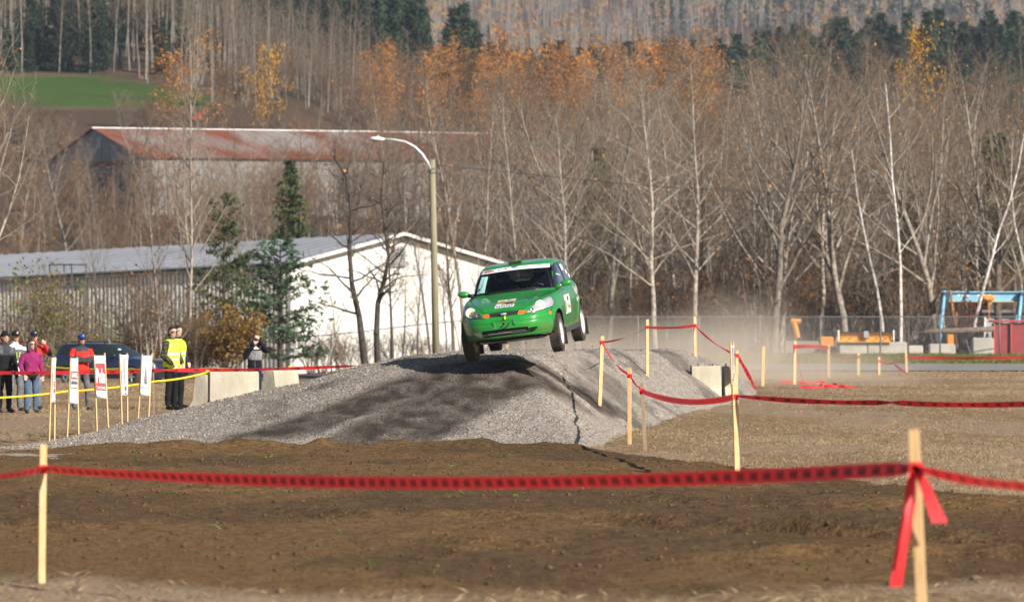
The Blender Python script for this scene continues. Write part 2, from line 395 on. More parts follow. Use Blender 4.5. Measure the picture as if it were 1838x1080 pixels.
def gravel_material(stone):
    m = bpy.data.materials.new('gravel_stone' if stone else 'gravel_bed'); m.use_nodes = True; nt = m.node_tree; N = nt.nodes; L = nt.links; b = N['Principled BSDF']
    b.inputs['Roughness'].default_value = 0.85; b.inputs['Specular IOR Level'].default_value = 0.25
    tc = N.new('ShaderNodeTexCoord'); v = N.new('ShaderNodeTexVoronoi'); v.inputs['Scale'].default_value = 16 if stone else 26
    L.new(tc.outputs['Object'], v.inputs['Vector'])
    sp = N.new('ShaderNodeSeparateColor'); L.new(v.outputs['Color'], sp.inputs[0])
    cr = N.new('ShaderNodeValToRGB'); e = cr.color_ramp.elements
    e[0].position = 0.0; e[0].color = (0.12, 0.104, 0.09, 1) if stone else (0.14, 0.122, 0.105, 1); e[1].position = 1.0; e[1].color = (0.50, 0.45, 0.40, 1) if stone else (0.43, 0.385, 0.34, 1)
    x = cr.color_ramp.elements.new(0.5); x.color = (0.27, 0.235, 0.203, 1); x2 = cr.color_ramp.elements.new(0.85); x2.color = (0.335, 0.296, 0.258, 1)
    L.new(sp.outputs[0], cr.inputs[0])
    dk = mixc(N, L, sp.outputs[1], (0.024, 0.017, 0.012), (0.056, 0.042, 0.031))
    a = attr_node(N, 'wet'); ml = N.new('ShaderNodeMath'); ml.operation = 'MULTIPLY'; ml.inputs[1].default_value = 0.93 if stone else 1.0; L.new(a, ml.inputs[0])
    L.new(mixc(N, L, ml.outputs[0], cr.outputs[0], dk), b.inputs['Base Color'])
    if not stone:
        bp = N.new('ShaderNodeBump'); bp.inputs['Strength'].default_value = 1.0; bp.inputs['Distance'].default_value = 0.02
        L.new(v.outputs['Distance'], bp.inputs['Height']); L.new(bp.outputs['Normal'], b.inputs['Normal'])
    return m
ramp = mobj('gravel_ramp', np.stack([x_, y_, z_], 1)[used], remap[RF], gravel_material(False), smooth=True, attrs={'wet': wet_mask(x_, y_)[used]})
setp(ramp, 'long mound of grey crushed gravel with dark damp wheel tracks', 'gravel mound', kind='structure')
def h_top(x, y):
    return float(max(h_ground(np.array([x]), np.array([y]))[0], (h_ramp(np.array([x]), np.array([y])) + h_far(np.array([x]), np.array([y])))[0] if 80 < y < 142 and -9.6 < x < 6.8 else -9))

OCT = np.array([[1, 0, 0], [-1, 0, 0], [0, 1, 0], [0, -1, 0], [0, 0, 1], [0, 0, -1]], float)
OCF = np.array([[0, 2, 4], [2, 1, 4], [1, 3, 4], [3, 0, 4], [2, 0, 5], [1, 2, 5], [3, 1, 5], [0, 3, 5]])
def stones(name, P, S, material, label, attrs=None, seed=1):
    rg = np.random.default_rng(seed); n = len(P)
    V = OCT[None] * (0.55 + 0.75 * rg.random((n, 6, 1)))
    th = rg.random(n) * 6.283; c, s = np.cos(th), np.sin(th); ph = (rg.random(n) - 0.5) * 2; cp, sp = np.cos(ph), np.sin(ph)
    V = V * np.array([1.0, 1.0, 0.7]) * S[:, None, None]
    X = V[..., 0] * c[:, None] - V[..., 1] * s[:, None]; Y = V[..., 0] * s[:, None] + V[..., 1] * c[:, None]; Z = V[..., 2]
    Y, Z = Y * cp[:, None] - Z * sp[:, None], Y * sp[:, None] + Z * cp[:, None]
    W = np.stack([X, Y, Z], 2) + P[:, None, :]
    F = (OCF[None] + (np.arange(n) * 6)[:, None, None]).reshape(-1, 3)
    at_ = {k: np.repeat(a, 6) for k, a in attrs.items()} if attrs else None
    o = mobj(name, W.reshape(-1, 3), F, material, attrs=at_)
    setp(o, label, 'stones', kind='stuff'); return o
rg = np.random.default_rng(5)
n = 84000
sy = np.where(rg.random(n) < 0.8, 88 + 16 * rg.random(n), 104 + 34 * rg.random(n)); sx = -9.3 + 15.8 * rg.random(n)
sz = h_ramp(sx, sy) + h_far(sx, sy); ok = sz > h_ground(sx, sy) - 0.01
w = wet_mask(sx, sy); ok &= (rg.random(n) > 0.85 * w) & ((sx - interp(sy, XR) < -1.3) | (rg.random(n) < 0.25))
sx, sy, sz, w = sx[ok], sy[ok], sz[ok], w[ok]
S = 0.008 + 0.018 * rg.random(len(sx)) ** 3
stones('gravel', np.stack([sx, sy, sz + 0.3 * S], 1), S, gravel_material(True), 'loose grey and white crushed stones covering the jump mound', {'wet': w}, 3)
n = 34000
sy = 43 + 48 * rg.random(n) ** 0.8; sx = (rg.random(n) - 0.5) * 0.19 * sy
ok = dirt_mask(sx, sy) > 0.5; sx, sy = sx[ok], sy[ok]; S = 0.003 + 0.007 * rg.random(len(sx)) + 0.03 * rg.random(len(sx)) ** 30
stones('soil_clods', np.stack([sx, sy, h_ground(sx, sy) + 0.3 * S], 1), S, mat('clod', (0.105, 0.064, 0.031), 0.95, var=0.5, vscale=9, spec=0.1), 'small clods and pebbles strewn over the brown dirt track', None, 4)

# ------------------------------------------------------------------ dry grass (uncountable)
def grass(name, sx, sy, hmin, hmax, material, label, blades=5, seed=1, width=0.006, lean=0.7):
    rg = np.random.default_rng(seed); n = len(sx)
    bx = np.repeat(sx, blades) + rg.normal(0, 0.035, n * blades); by = np.repeat(sy, blades) + rg.normal(0, 0.05, n * blades)
    bz = h_ground(bx, by) - 0.01; m = len(bx)
    hh = hmin + (hmax - hmin) * rg.random(m) ** 1.6; th = rg.random(m) * 6.283; wd = width * (0.6 + 0.9 * rg.random(m)) * (by / 90)
    lx = rg.normal(0, lean, m) * hh; ly = rg.normal(0, lean, m) * hh
    dx = np.cos(th) * wd; dy = np.sin(th) * wd * 0.3
    A = np.stack([bx - dx, by - dy, bz], 1); B = np.stack([bx + dx, by + dy, bz], 1)
    C = np.stack([bx + lx * 0.4 + dx * 0.7, by + ly * 0.4 + dy, bz + hh * 0.6], 1); D = np.stack([bx + lx, by + ly, bz + hh], 1)
    V = np.stack([A, B, C, D], 1).reshape(-1, 3); q = np.arange(m) * 4
    F = np.stack([np.stack([q, q + 1, q + 2], 1), np.stack([q, q + 2, q + 3], 1)], 1).reshape(-1, 3)
    o = mobj(name, V, F, material); setp(o, label, 'grass', kind='stuff'); return o
rg = np.random.default_rng(8)
def scatter(n, y0, y1, x0, x1, pw=1.0):
    sy = y0 + (y1 - y0) * rg.random(n) ** pw; sx = x0 * sy / FPX + (x1 - x0) * sy / FPX * rg.random(n); return sx, sy
dry_m = leafmat('dry_grass', (0.30, 0.22, 0.13), 0.45, 9, 0, 0.1)
sx, sy = scatter(70000, 62, 186, 60, 960, 1.3)
dm = dirt_mask(sx, sy); rz_ = h_ramp(sx, sy); dens = sstep(-0.3, 0.3, fbm(sx / 1.6, sy / 4.5, 61, 4) * -0.8 + 0.35 * fbm(sx / 0.5, sy / 2.0, 62, 3))
ok = (dm < 0.4) & ~((rz_ > 0.03) & (sy < 141) & (sx < 6.5)) & (rg.random(len(sx)) < 0.08 + dens)
grass('dry_grass', sx[ok], sy[ok], 0.012, 0.070, dry_m, 'short dry tan grass over the field right of the jump', 5, 2, 0.0016, 0.45)
sx, sy = scatter(24000, 96, 200, -960, -280)
dens = sstep(-0.2, 0.2, fbm(sx / 1.6, sy / 4.5, 65, 4)) * (0.25 + 0.75 * sstep(114, 124, sy))
ok = ~((h_ramp(sx, sy) > 0.02) & (sy < 141)) & (rg.random(len(sx)) < dens)
grass('dry_grass', sx[ok], sy[ok], 0.02, 0.10, dry_m, 'dry tan grass round the spectators left of the jump', 5, 3, 0.0020, 0.45)
sx, sy = scatter(2600, 42.3, 53, -940, 940)
ok = (dirt_mask(sx, sy) < 0.75) & (rg.random(len(sx)) < 0.5)
grass('dry_grass', sx[ok], sy[ok], 0.01, 0.06, dry_m, 'sparse short dry grass along the near edge of the dirt', 4, 4, 0.005, 1.4)
sx, sy = scatter(700, 43, 130, -930, 930)
ok = rg.random(len(sx)) < sstep(0.05, 0.3, fbm(sx / 1.1, sy / 2.5, 91, 3)); ok &= ~((h_ramp(sx, sy) > 0.02) & (sy > 88) & (sy < 141))
grass('green_weeds', sx[ok], sy[ok], 0.01, 0.06, leafmat('weed_green', (0.10, 0.19, 0.03), 0.3, 6, 0, 0.2), 'tiny green weeds sprouting here and there in the dirt', 7, 5, 0.009, 1.3)
sx, sy = scatter(9000, 232, 272, 200, 960)
grass('verge_grass', sx, sy, 0.05, 0.22, leafmat('verge_green', (0.135, 0.14, 0.04), 0.4, 2, 0, 0.2), 'green roadside grass in front of the chain link fence', 4, 6, 0.006)
# ------------------------------------------------------------------ plants
def seg_mesh(segs, n):
    """independent tapered prisms from (p0, p1, r0, r1)"""
    A = np.array([s[0] for s in segs], float); B = np.array([s[1] for s in segs], float)
    ra = np.array([s[2] for s in segs]); rb = np.array([s[3] for s in segs])
    d = B - A; d /= np.maximum(np.linalg.norm(d, axis=1, keepdims=True), 1e-9)
    ref = np.where(np.abs(d[:, 2:3]) < 0.9, np.array([[0, 0, 1.0]]), np.array([[0, 1.0, 0]]))
    u = np.cross(d, ref); u /= np.linalg.norm(u, axis=1, keepdims=True); v = np.cross(d, u)
    an = 2 * np.pi * np.arange(n) / n
    ring = u[:, None] * np.cos(an)[None, :, None] + v[:, None] * np.sin(an)[None, :, None]
    V = np.concatenate([A[:, None] + ring * ra[:, None, None], B[:, None] + ring * rb[:, None, None]], 1)
    k = np.arange(n); base = (np.arange(len(A)) * 2 * n)[:, None]
    F = np.stack([base + k, base + (k + 1) % n, base + n + (k + 1) % n, base + n + k], 2)
    return V.reshape(-1, 3), F.reshape(-1, 4)
def cards(P, size, rg, aspect=0.6, nrm=None):
    """small leaf faces (diamonds) at P"""
    n = len(P); a = rg.normal(size=(n, 3)); a /= np.linalg.norm(a, axis=1, keepdims=True)
    b = np.cross(a, rg.normal(size=(n, 3))); b /= np.linalg.norm(b, axis=1, keepdims=True)
    s = (size * (0.6 + 0.8 * rg.random(n)))[:, None]
    V = np.stack([P - a * s, P + b * s * aspect, P + a * s, P - b * s * aspect], 1).reshape(-1, 3)
    F = np.arange(n * 4).reshape(-1, 4); return V, F

class Grow:
    def __init__(s, seed): s.rg = np.random.default_rng(seed); s.limb = []; s.twig = []; s.tips = []
    def branch(s, p, d, L, r, lvl, K):
        rg = s.rg; ns = K['nseg'][lvl]; p = np.array(p, float); d = np.array(d, float); d /= np.linalg.norm(d)
        pts = [p]; dirs = [d]; rads = [r]
        for k in range(ns):
            d = d + rg.normal(0, K['wob'][lvl], 3) + np.array([0, 0, K['up'][lvl]]); d /= np.linalg.norm(d)
            p1 = p + d * L / ns; r1 = r * (1 - (k + 1) / ns * K['taper'][lvl])
            (s.limb if lvl <= K['limblvl'] else s.twig).append((p, p1, rads[-1], r1))
            p = p1; pts.append(p); dirs.append(d); rads.append(r1)
        s.kids(pts, dirs, rads, L, lvl, K)
    def kids(s, pts, dirs, rads, L, lvl, K):
        rg = s.rg; ns = len(pts) - 1
        if lvl + 1 >= len(K['nkid']) + 1 or lvl >= len(K['nkid']):
            s.tips.append(pts[-1]); return
        nk = max(1, int(K['nkid'][lvl] * (0.75 + 0.5 * rg.random())))
        phi = rg.random() * 6.283
        for i in range(nk):
            t = K['t0'][lvl] + (1 - K['t0'][lvl]) * ((i + rg.random() * 0.8) / nk)
            f = min(t, 0.995) * ns; j = int(f); q = pts[j] + (pts[j + 1] - pts[j]) * (f - j); dd = dirs[j + 1]
            phi += 2.4 + rg.normal(0, 0.35)
            a = np.cross(dd, [0, 0, 1.0] if abs(dd[2]) < 0.95 else [0, 1.0, 0]); a /= np.linalg.norm(a); b = np.cross(dd, a)
            ang = math.radians(K['ang'][lvl] + rg.normal(0, 8))
            nd = dd * math.cos(ang) + (a * math.cos(phi) + b * math.sin(phi)) * math.sin(ang)
            sh = K['shape'](t) if lvl == 0 else (1.05 - 0.55 * t)
            r_here = rads[j] + (rads[min(j + 1, ns)] - rads[j]) * (f - j)
            s.branch(q, nd, L * K['len'][lvl] * sh * (0.7 + 0.6 * rg.random()), max(K['rmin'], min(r_here * K['rr'][lvl], r_here * 0.8)), lvl + 1, K)

def KT(**k):
    base = dict(nseg=[9, 5, 3, 2], wob=[0.05, 0.11, 0.16, 0.2], up=[0.02, 0.05, 0.03, 0.0], taper=[0.9, 0.85, 0.8, 0.7], nkid=[30, 9, 7], t0=[0.26, 0.15, 0.1],
                ang=[48, 42, 42], len=[0.30, 0.42, 0.5], rr=[0.45, 0.5, 0.55], rmin=0.0075, limblvl=1, shape=lambda t: 1.25 - 0.85 * t)
    base.update(k); return base
KINDS = {
    'aspen': KT(),
    'slim': KT(nkid=[26, 7, 6], len=[0.20, 0.42, 0.5], ang=[38, 38, 40], t0=[0.35, 0.15, 0.1]),
    'maple': KT(nseg=[7, 6, 4, 3], nkid=[15, 10, 8], t0=[0.20, 0.22, 0.12], len=[0.52, 0.42, 0.45], ang=[36, 40, 45], up=[0.03, 0.06, 0.02, 0], rr=[0.62, 0.5, 0.5], wob=[0.09, 0.10, 0.15, 0.2]),
    'birch': KT(nkid=[15, 6, 4], t0=[0.4, 0.2, 0.1], len=[0.24, 0.42, 0.5], ang=[40, 40, 40], rr=[0.4, 0.5, 0.5]),
    'far': KT(nseg=[7, 3, 2], nkid=[24, 7], t0=[0.28, 0.2], len=[0.20, 0.45], ang=[36, 40], rmin=0.022, limblvl=0, wob=[0.035, 0.1, 0.15]),
    'fartwig': KT(nseg=[6, 4, 2], nkid=[20, 9], t0=[0.22, 0.15], len=[0.28, 0.42], ang=[40, 42], rmin=0.02, limblvl=0, wob=[0.06, 0.12, 0.15]),
}
PLANT = {}
def twig_mat(base): return mat(base + '_twig', {'grey': (0.178, 0.135, 0.098), 'brown': (0.118, 0.082, 0.057), 'pale': (0.235, 0.188, 0.142), 'dark': (0.085, 0.068, 0.055), 'rust': (0.20, 0.12, 0.072)}[base], 0.9, rnd=0.22, spec=0.15)
def bark_mat(base):
    c = {'grey': ((0.33, 0.29, 0.24), (0.12, 0.10, 0.082)), 'brown': ((0.20, 0.16, 0.125), (0.09, 0.07, 0.055)), 'pale': ((0.44, 0.39, 0.33), (0.18, 0.155, 0.13)),
         'greybirch': ((0.36, 0.33, 0.29), (0.17, 0.15, 0.13)), 'dark': ((0.105, 0.088, 0.075), (0.045, 0.037, 0.032)), 'birch': ((0.72, 0.68, 0.62), (0.24, 0.21, 0.19)), 'rust': ((0.25, 0.19, 0.14), (0.12, 0.09, 0.065))}[base]
    return mat(base + '_bark', c[0], 0.9, col2=c[1], vscale=5.0, rnd=0.2, spec=0.15, stretch=(1.2, 1.2, 1.0), bump=0.4, bscale=14)
def proto(kind, seed, H=14.0, r=0.15, bark='grey', twig='grey', leaf=None, nleaf=0.0, leafsize=0.07, path=None, lean=(0, 0)):
    g = Grow(seed); K = KINDS[kind]
    if path is not None:
        pts = [np.array(p, float) for p in path]; n = len(pts); L = sum(np.linalg.norm(pts[i + 1] - pts[i]) for i in range(n - 1))
        rads = [r * (1 - 0.8 * i / (n - 1)) for i in range(n)]
        for i in range(n - 1): g.limb.append((pts[i], pts[i + 1], rads[i], rads[i + 1]))
        dirs = [(pts[min(i + 1, n - 1)] - pts[max(i - 1, 0)]) for i in range(n)]; dirs = [d / np.linalg.norm(d) for d in dirs]
        g.kids(pts, dirs, rads, L, 0, K)
    else:
        g.branch((0, 0, -0.25), (lean[0], lean[1], 1.0), H, r, 0, K)
    V, F = seg_mesh(g.limb, 6); tm = mesh_data('trunk', V, F, bark_mat(bark), smooth=True)
    V, F = seg_mesh(g.twig, 3); fm = np.zeros(len(F), int); mats = [twig_mat(twig)]
    if leaf and nleaf > 0:
        T = np.array([t for t in g.tips]); T = T[g.rg.random(len(T)) < nleaf] if nleaf < 1 else np.repeat(T, int(nleaf), 0)
        T = T + g.rg.normal(0, 0.12 if nleaf < 1 else 0.25, T.shape)
        V2, F2 = cards(T, leafsize, g.rg); F = np.concatenate([F, F2 + len(V)]); V = np.concatenate([V, V2]); fm = np.concatenate([fm, np.ones(len(F2), int)]); mats.append(leaf)
    cm = mesh_data('crown', V, F, mats, fm=fm)
    return (tm, cm, H)
def plant(name, pr, loc, label, cat='tree', group=None, rotz=None, s=1.0, parts=('trunk', 'crown'), sz=None):
    e = thing(name, label, cat, loc, random.uniform(0, 6.28) if rotz is None else rotz, group)
    e.scale = (s, s, sz or s)
    link(parts[0], pr[0], e); link(parts[1], pr[1], e); return e
random.seed(11)
orange = leafmat('leaf_orange', (0.56, 0.25, 0.06), 0.35, 0.8, 0.25, 0.35); yellow = leafmat('leaf_yellow', (0.55, 0.30, 0.03), 0.3, 0.8, 0.2, 0.35)
rusty = leafmat('leaf_rust', (0.30, 0.13, 0.04), 0.35, 0.8, 0.25, 0.3); olive = leafmat('leaf_olive', (0.13, 0.13, 0.035), 0.4, 1.2, 0.2, 0.2)
ochre = leafmat('leaf_ochre', (0.27, 0.16, 0.035), 0.4, 1.2, 0.2, 0.25)
needle = leafmat('needle_green', (0.055, 0.105, 0.045), 0.45, 1.0, 0.25, 0.1); spruce_n = leafmat('needle_dark', (0.026, 0.046, 0.026), 0.4, 0.7, 0.3, 0.05)
needle2 = leafmat('needle_olive', (0.075, 0.10, 0.030), 0.45, 1.0, 0.2, 0.1)

def conifer(seed, H, R, nm, kind='spruce', dens=1.0, nsz=0.2):
    rg = np.random.default_rng(seed); limb = [((0, 0, -0.2), (0, 0, H * 0.55), H * 0.012 + 0.03, H * 0.008), ((0, 0, H * 0.55), (0, 0, H), H * 0.008, 0.015)]
    P = []; t = 0.10 if kind == 'spruce' else 0.14
    nwh = int((26 if kind == 'spruce' else 17) * dens)
    for w in range(nwh):
        f = t + (1 - t) * (w / nwh) ** 0.9; nb = int((9 if kind == 'spruce' else 7) * (1.1 - 0.5 * f))
        for b in range(nb):
            an = rg.random() * 6.283; Lb = R * ((1 - f) ** (0.8 if kind == 'spruce' else 0.6)) * (0.6 + 0.55 * rg.random()) + 0.12
            rise = (-0.25 + 0.5 * f) if kind == 'spruce' else (0.15 + 0.5 * f)
            p0 = np.array([0, 0, f * H]); tip = p0 + np.array([math.cos(an) * Lb, math.sin(an) * Lb, rise * Lb + rg.normal(0, 0.06) * Lb])
            limb.append((p0, tip, 0.02 + 0.008 * Lb, 0.008))
            m = int((10 if kind == 'spruce' else 12) * dens * (0.3 + Lb / R))
            u = rg.random(m) ** (0.6 if kind == 'spruce' else 0.38)
            q = p0 + (tip - p0) * u[:, None] + rg.normal(0, 1, (m, 3)) * np.array([0.10, 0.10, 0.05]) * Lb * (0.5 + u[:, None]) - np.array([0, 0, 1]) * (0.03 * rg.random((m, 1)) * Lb)
            P.append(q)
    P = np.concatenate(P); k = 3
    k = 3; P = np.repeat(P, k, 0) + rg.normal(0, nsz * 0.35, (len(P) * k, 3))
    V, F = seg_mesh(limb, 5); tm = mesh_data('trunk', V, F, bark_mat('dark'), smooth=True)
    V, F = cards(P, nsz, rg, 0.28); cm = mesh_data('crown', V, F, [nm]); return (tm, cm, H)
def shrub(seed, H, R, nst, bark, twig, leaf=None, nleaf=0, leafsize=0.06):
    g = Grow(seed); K = KT(nseg=[4, 3, 2], nkid=[7, 5], t0=[0.25, 0.15], len=[0.45, 0.5], ang=[32, 38], rr=[0.6, 0.55], rmin=0.008, limblvl=0, wob=[0.12, 0.16, 0.2], taper=[0.8, 0.8, 0.7])
    for i in range(nst):
        an = g.rg.random() * 6.283; rr = R * 0.10 * math.sqrt(g.rg.random()); sp = R / H * 0.75 * g.rg.random()
        g.branch((math.cos(an) * rr, math.sin(an) * rr, -0.1), (math.cos(an) * sp, math.sin(an) * sp, 1), H * (0.6 + 0.4 * g.rg.random()), 0.022, 0, K)
    V, F = seg_mesh(g.limb, 4); tm = mesh_data('stems', V, F, bark_mat(bark), smooth=True)
    V, F = seg_mesh(g.twig, 3); fm = np.zeros(len(F), int); mats = [twig_mat(twig)]
    if leaf and nleaf:
        T = np.repeat(np.array(g.tips), nleaf, 0) if nleaf >= 1 else np.array(g.tips)[g.rg.random(len(g.tips)) < nleaf]
        T = T + g.rg.normal(0, 0.13, T.shape)
        V2, F2 = cards(T, leafsize, g.rg); F = np.concatenate([F, F2 + len(V)]); V = np.concatenate([V, V2]); fm = np.concatenate([fm, np.ones(len(F2), int)]); mats.append(leaf)
    cm = mesh_data('crown', V, F, mats, fm=fm); return (tm, cm, H)

PA = [proto('aspen', s, 14, 0.14, 'grey', 'grey', orange, 0.03, 0.065) for s in (1, 2, 3)]
PA += [proto('aspen', s, 14, 0.14, 'pale', 'pale', orange, 0.02, 0.065) for s in (4, 5)]
PS = [proto('slim', s, 14, 0.12, 'pale', 'grey', orange, 0.06, 0.068) for s in (6, 7)] + [proto('slim', 8, 14, 0.12, 'rust', 'rust', orange, 0.12, 0.068)]
PM = [proto('maple', s, 13, 0.19, 'grey', 'grey', orange, 0.015, 0.09) for s in (11, 12, 13)] + [proto('maple', 14, 13, 0.19, 'brown', 'brown', orange, 0.01, 0.09)]
PF = [proto('far', s, 17, 0.085, 'greybirch', 'grey') for s in (21, 22, 23, 24)]
PT = [proto('fartwig', s, 12, 0.12, 'brown', 'brown') for s in (31, 32)] + [proto('fartwig', 33, 12, 0.12, 'rust', 'rust', rusty, 0.4, 0.10)]
PO = [proto('fartwig', s, 12, 0.11, 'rust', 'rust', m, n, 0.11) for s, m, n in ((41, orange, 5), (42, orange, 3), (43, rusty, 3), (44, yellow, 8))]
KINDS['topcrown'] = KT(nseg=[6, 4, 2], nkid=[22, 10], t0=[0.52, 0.15], len=[0.24, 0.45], ang=[52, 45], rmin=0.018, limblvl=0, wob=[0.06, 0.12, 0.15], shape=lambda t: 1.15 - 0.75 * abs(t - 0.65))
POX = proto('topcrown', 45, 12, 0.11, 'rust', 'rust', orange, 7, 0.10); POY = proto('topcrown', 46, 12, 0.11, 'rust', 'rust', yellow, 8, 0.10)
SP = [conifer(s, 15, 2.7, spruce_n, 'spruce', 1.0, 0.36) for s in (51, 52, 53)]
SH = [shrub(61, 3.2, 1.6, 16, 'brown', 'brown'), shrub(62, 3.0, 1.8, 18, 'grey', 'grey', rusty, 0.12, 0.06), shrub(63, 3.4, 1.6, 14, 'rust', 'rust', orange, 0.06, 0.07)]

def gz_at(x, y): return float(h_ground(np.array([x]), np.array([y]))[0])
def put(px, d, off=0.0):
    x = (px - 919) * d / FPX; return Vector((x, d, gz_at(x, d) - 0.05 + off))
def top_to_s(px, d, ytop, H):
    p = put(px, d); return max(0.2, (CAMZ - (ytop - HOR) * d / FPX - p.z) / H)

# --- named trees of the near row, by what marks each out
def single(name, pr, px, d, ytop, label, cat='tree', group=None, wid=1.0, rotz=None, parts=('trunk', 'crown')):
    s = top_to_s(px, d, ytop, pr[2]); e = plant(name, pr, put(px, d), label, cat, group, rotz, s, parts, s)
    e.scale = (s * wid, s * wid, s); return e
single('bare_tree', PS[0], 838, 276, 120, 'tall slim pale-barked bare tree with sparse orange leaves right of the street lamp', wid=1.0)
single('bare_tree', PS[1], 862, 281, 170, 'second slim bare tree just left of the green car roof', wid=0.9)
single('bare_tree', PA[4], 1178, 279, 130, 'straight pale-barked bare tree standing above the two taped stakes on the mound', wid=1.15)
single('bare_tree', PA[3], 1245, 284, 95, 'tall bare tree with long straight pale trunk behind the tallest taped stake')
single('bare_tree', PA[3], 1012, 280, 190, 'bare tree with light bark rising behind the rear of the green car', wid=0.9)
single('bare_tree', PM[0], 1388, 282, 75, 'broad grey bare tree with steep ascending limbs above the dust cloud', wid=1.0)
single('bare_tree', PM[1], 1520, 285, 105, 'wide spreading bare tree left of the two thin white birches', wid=1.0)
single('bare_tree', PM[2], 1690, 284, 120, 'many-limbed bare tree behind the left legs of the blue gantry', wid=1.0)
single('bare_tree', PM[3], 1800, 290, 95, 'dense brown bare tree above the red shed', wid=1.0)
single('bare_tree', PM[0], 1090, 290, 150, 'bare tree forking low over the taped stake nearest the car', wid=0.8)
single('bare_tree', PA[0], 290, 244, 275, 'thin young bare tree behind the man in the yellow vest', wid=0.8)
single('bare_tree', PA[4], 338, 247, 60, 'tall pale bare tree rising in front of the long warehouse wall', wid=0.55)
single('bare_tree', PA[1], 184, 246, 330, 'small bare tree in front of the corrugated wall by the metal ladder', wid=0.6)
PMP = proto('maple', 15, 13, 0.17, 'pale', 'pale', orange, 0.03, 0.07)
single('bare_tree', PMP, -38, 196, 90, 'pale bare tree whose branches reach in from the left edge', wid=0.85)
single('bare_tree', PA[2], 455, 262, 270, 'leaning bare tree beside the green pine at the warehouse corner', wid=0.7)
def bent(name, pts, d, r, kind, seed, bark, twig, label, zj=0.4):
    b = put(pts[0][0], d); rr = random.Random(seed)
    path = [((p[0] - pts[0][0]) * d / FPX, rr.uniform(-zj, zj) if i else 0.0, CAMZ - (p[1] - HOR) * d / FPX - b.z) for i, p in enumerate(pts)]
    path[0] = (0, 0, -0.2)
    pr = proto(kind, seed, 10, r, bark, twig, orange, 0.02, 0.08, path=path); return plant(name, pr, b, label, rotz=0.0)
KINDS['bent'] = KT(nkid=[24, 7, 5], t0=[0.28, 0.2, 0.1], len=[0.30, 0.42, 0.5], ang=[62, 45, 42], rr=[0.5, 0.5, 0.5], nseg=[9, 6, 3, 2], wob=[0, 0.2, 0.2, 0.2])
bent('bare_tree', [(657, 665), (650, 610), (645, 570), (632, 510), (627, 450), (630, 380), (622, 320), (598, 280)], 254, 0.17, 'bent', 71, 'dark', 'dark', 'dark crooked bare tree in front of the white gable, left one of the pair')
bent('bare_tree', [(679, 660), (676, 600), (678, 545), (690, 500), (698, 460), (692, 420), (684, 350), (690, 290)], 255, 0.15, 'bent', 72, 'dark', 'dark', 'dark crooked bare tree in front of the white gable, right one of the pair')
bent('bare_tree', [(706, 655), (703, 590), (700, 520), (698, 440), (694, 330)], 258, 0.08, 'slim', 73, 'dark', 'brown', 'thin dark sapling between the crooked pair and the street lamp')
bent('bare_tree', [(815, 650), (812, 580), (806, 520), (800, 420), (796, 300)], 262, 0.09, 'slim', 76, 'brown', 'brown', 'thin brown tree just right of the street lamp pole')
KINDS['bbirch'] = KT(nkid=[12, 6, 4], t0=[0.35, 0.2, 0.1], len=[0.22, 0.42, 0.5], ang=[45, 42, 42], rr=[0.4, 0.5, 0.5])
bent('birch_tree', [(1587, 640), (1584, 580), (1574, 520), (1558, 455), (1548, 405), (1538, 350), (1530, 270)], 279, 0.10, 'bbirch', 74, 'birch', 'grey', 'thin white birch leaning left behind the yellow plough')
bent('birch_tree', [(1617, 640), (1617, 560), (1616, 480), (1610, 400), (1602, 320), (1598, 240), (1590, 150)], 280, 0.10, 'bbirch', 75, 'birch', 'grey', 'upright white birch between the plough and the blue gantry')
bent('birch_tree', [(1742, 640), (1752, 570), (1764, 520), (1778, 470), (1795, 410), (1812, 360), (1828, 300), (1842, 220)], 283, 0.11, 'bbirch', 77, 'birch', 'grey', 'white birch leaning right above the blue gantry beam')
bent('birch_tree', [(1850, 640), (1845, 560), (1838, 480), (1822, 400), (1815, 330), (1818, 240)], 284, 0.07, 'bbirch', 78, 'birch', 'pale', 'pale slim birch at the right edge above the red shed')

pine1 = conifer(81, 6.0, 2.0, needle, 'pine', 1.15, 0.12); pine2 = conifer(82, 8.6, 2.1, needle2, 'pine', 1.1, 0.14); pine3 = conifer(83, 10, 1.8, needle2, 'spruce', 1.0, 0.22)
single('pine_tree', pine1, 503, 252, 432, 'dark green young pine in front of the white gable corner', rotz=0.3, wid=1.3)
single('pine_tree', pine2, 402, 258, 345, 'tall olive-green pine between the warehouse wall and roof corner', rotz=1.0)
single('pine_tree', pine3, 521, 385, 285, 'green spruce standing behind the warehouse roof', wid=1.25)
single('pine_tree', pine3, 1078, 318, 262, 'greenish spruce half hidden among bare trees right of the car', wid=1.1)
single('pine_tree', pine3, 1645, 312, 335, 'dark spruce hidden behind the upright birch', wid=1.4)
single('pine_tree', pine3, 1786, 318, 235, 'olive spruce behind the trees at the right edge', wid=1.6)
bush = [shrub(91, 2.8, 1.6, 20, 'brown', 'brown', ochre, 5, 0.07), shrub(92, 3.6, 1.5, 16, 'grey', 'grey', olive, 2, 0.06), shrub(93, 1.6, 1.2, 14, 'brown', 'brown', rusty, 2, 0.05)]
single('leafy_bush', bush[0], 405, 246, 556, 'rust and ochre leafy bush left of the woman with the camera', 'bush', parts=('stems', 'crown'), wid=1.1)
single('leafy_bush', bush[0], 370, 249, 575, 'ochre bush just right of the men in yellow vests', 'bush', parts=('stems', 'crown'), wid=1.0)
single('leafy_bush', bush[1], 66, 238, 470, 'tall olive bush in front of the corrugated wall behind the spectators', 'bush', parts=('stems', 'crown'), wid=0.9)
single('leafy_bush', bush[1], 108, 240, 500, 'olive bush behind the man in the red jacket', 'bush', parts=('stems', 'crown'), wid=0.9)
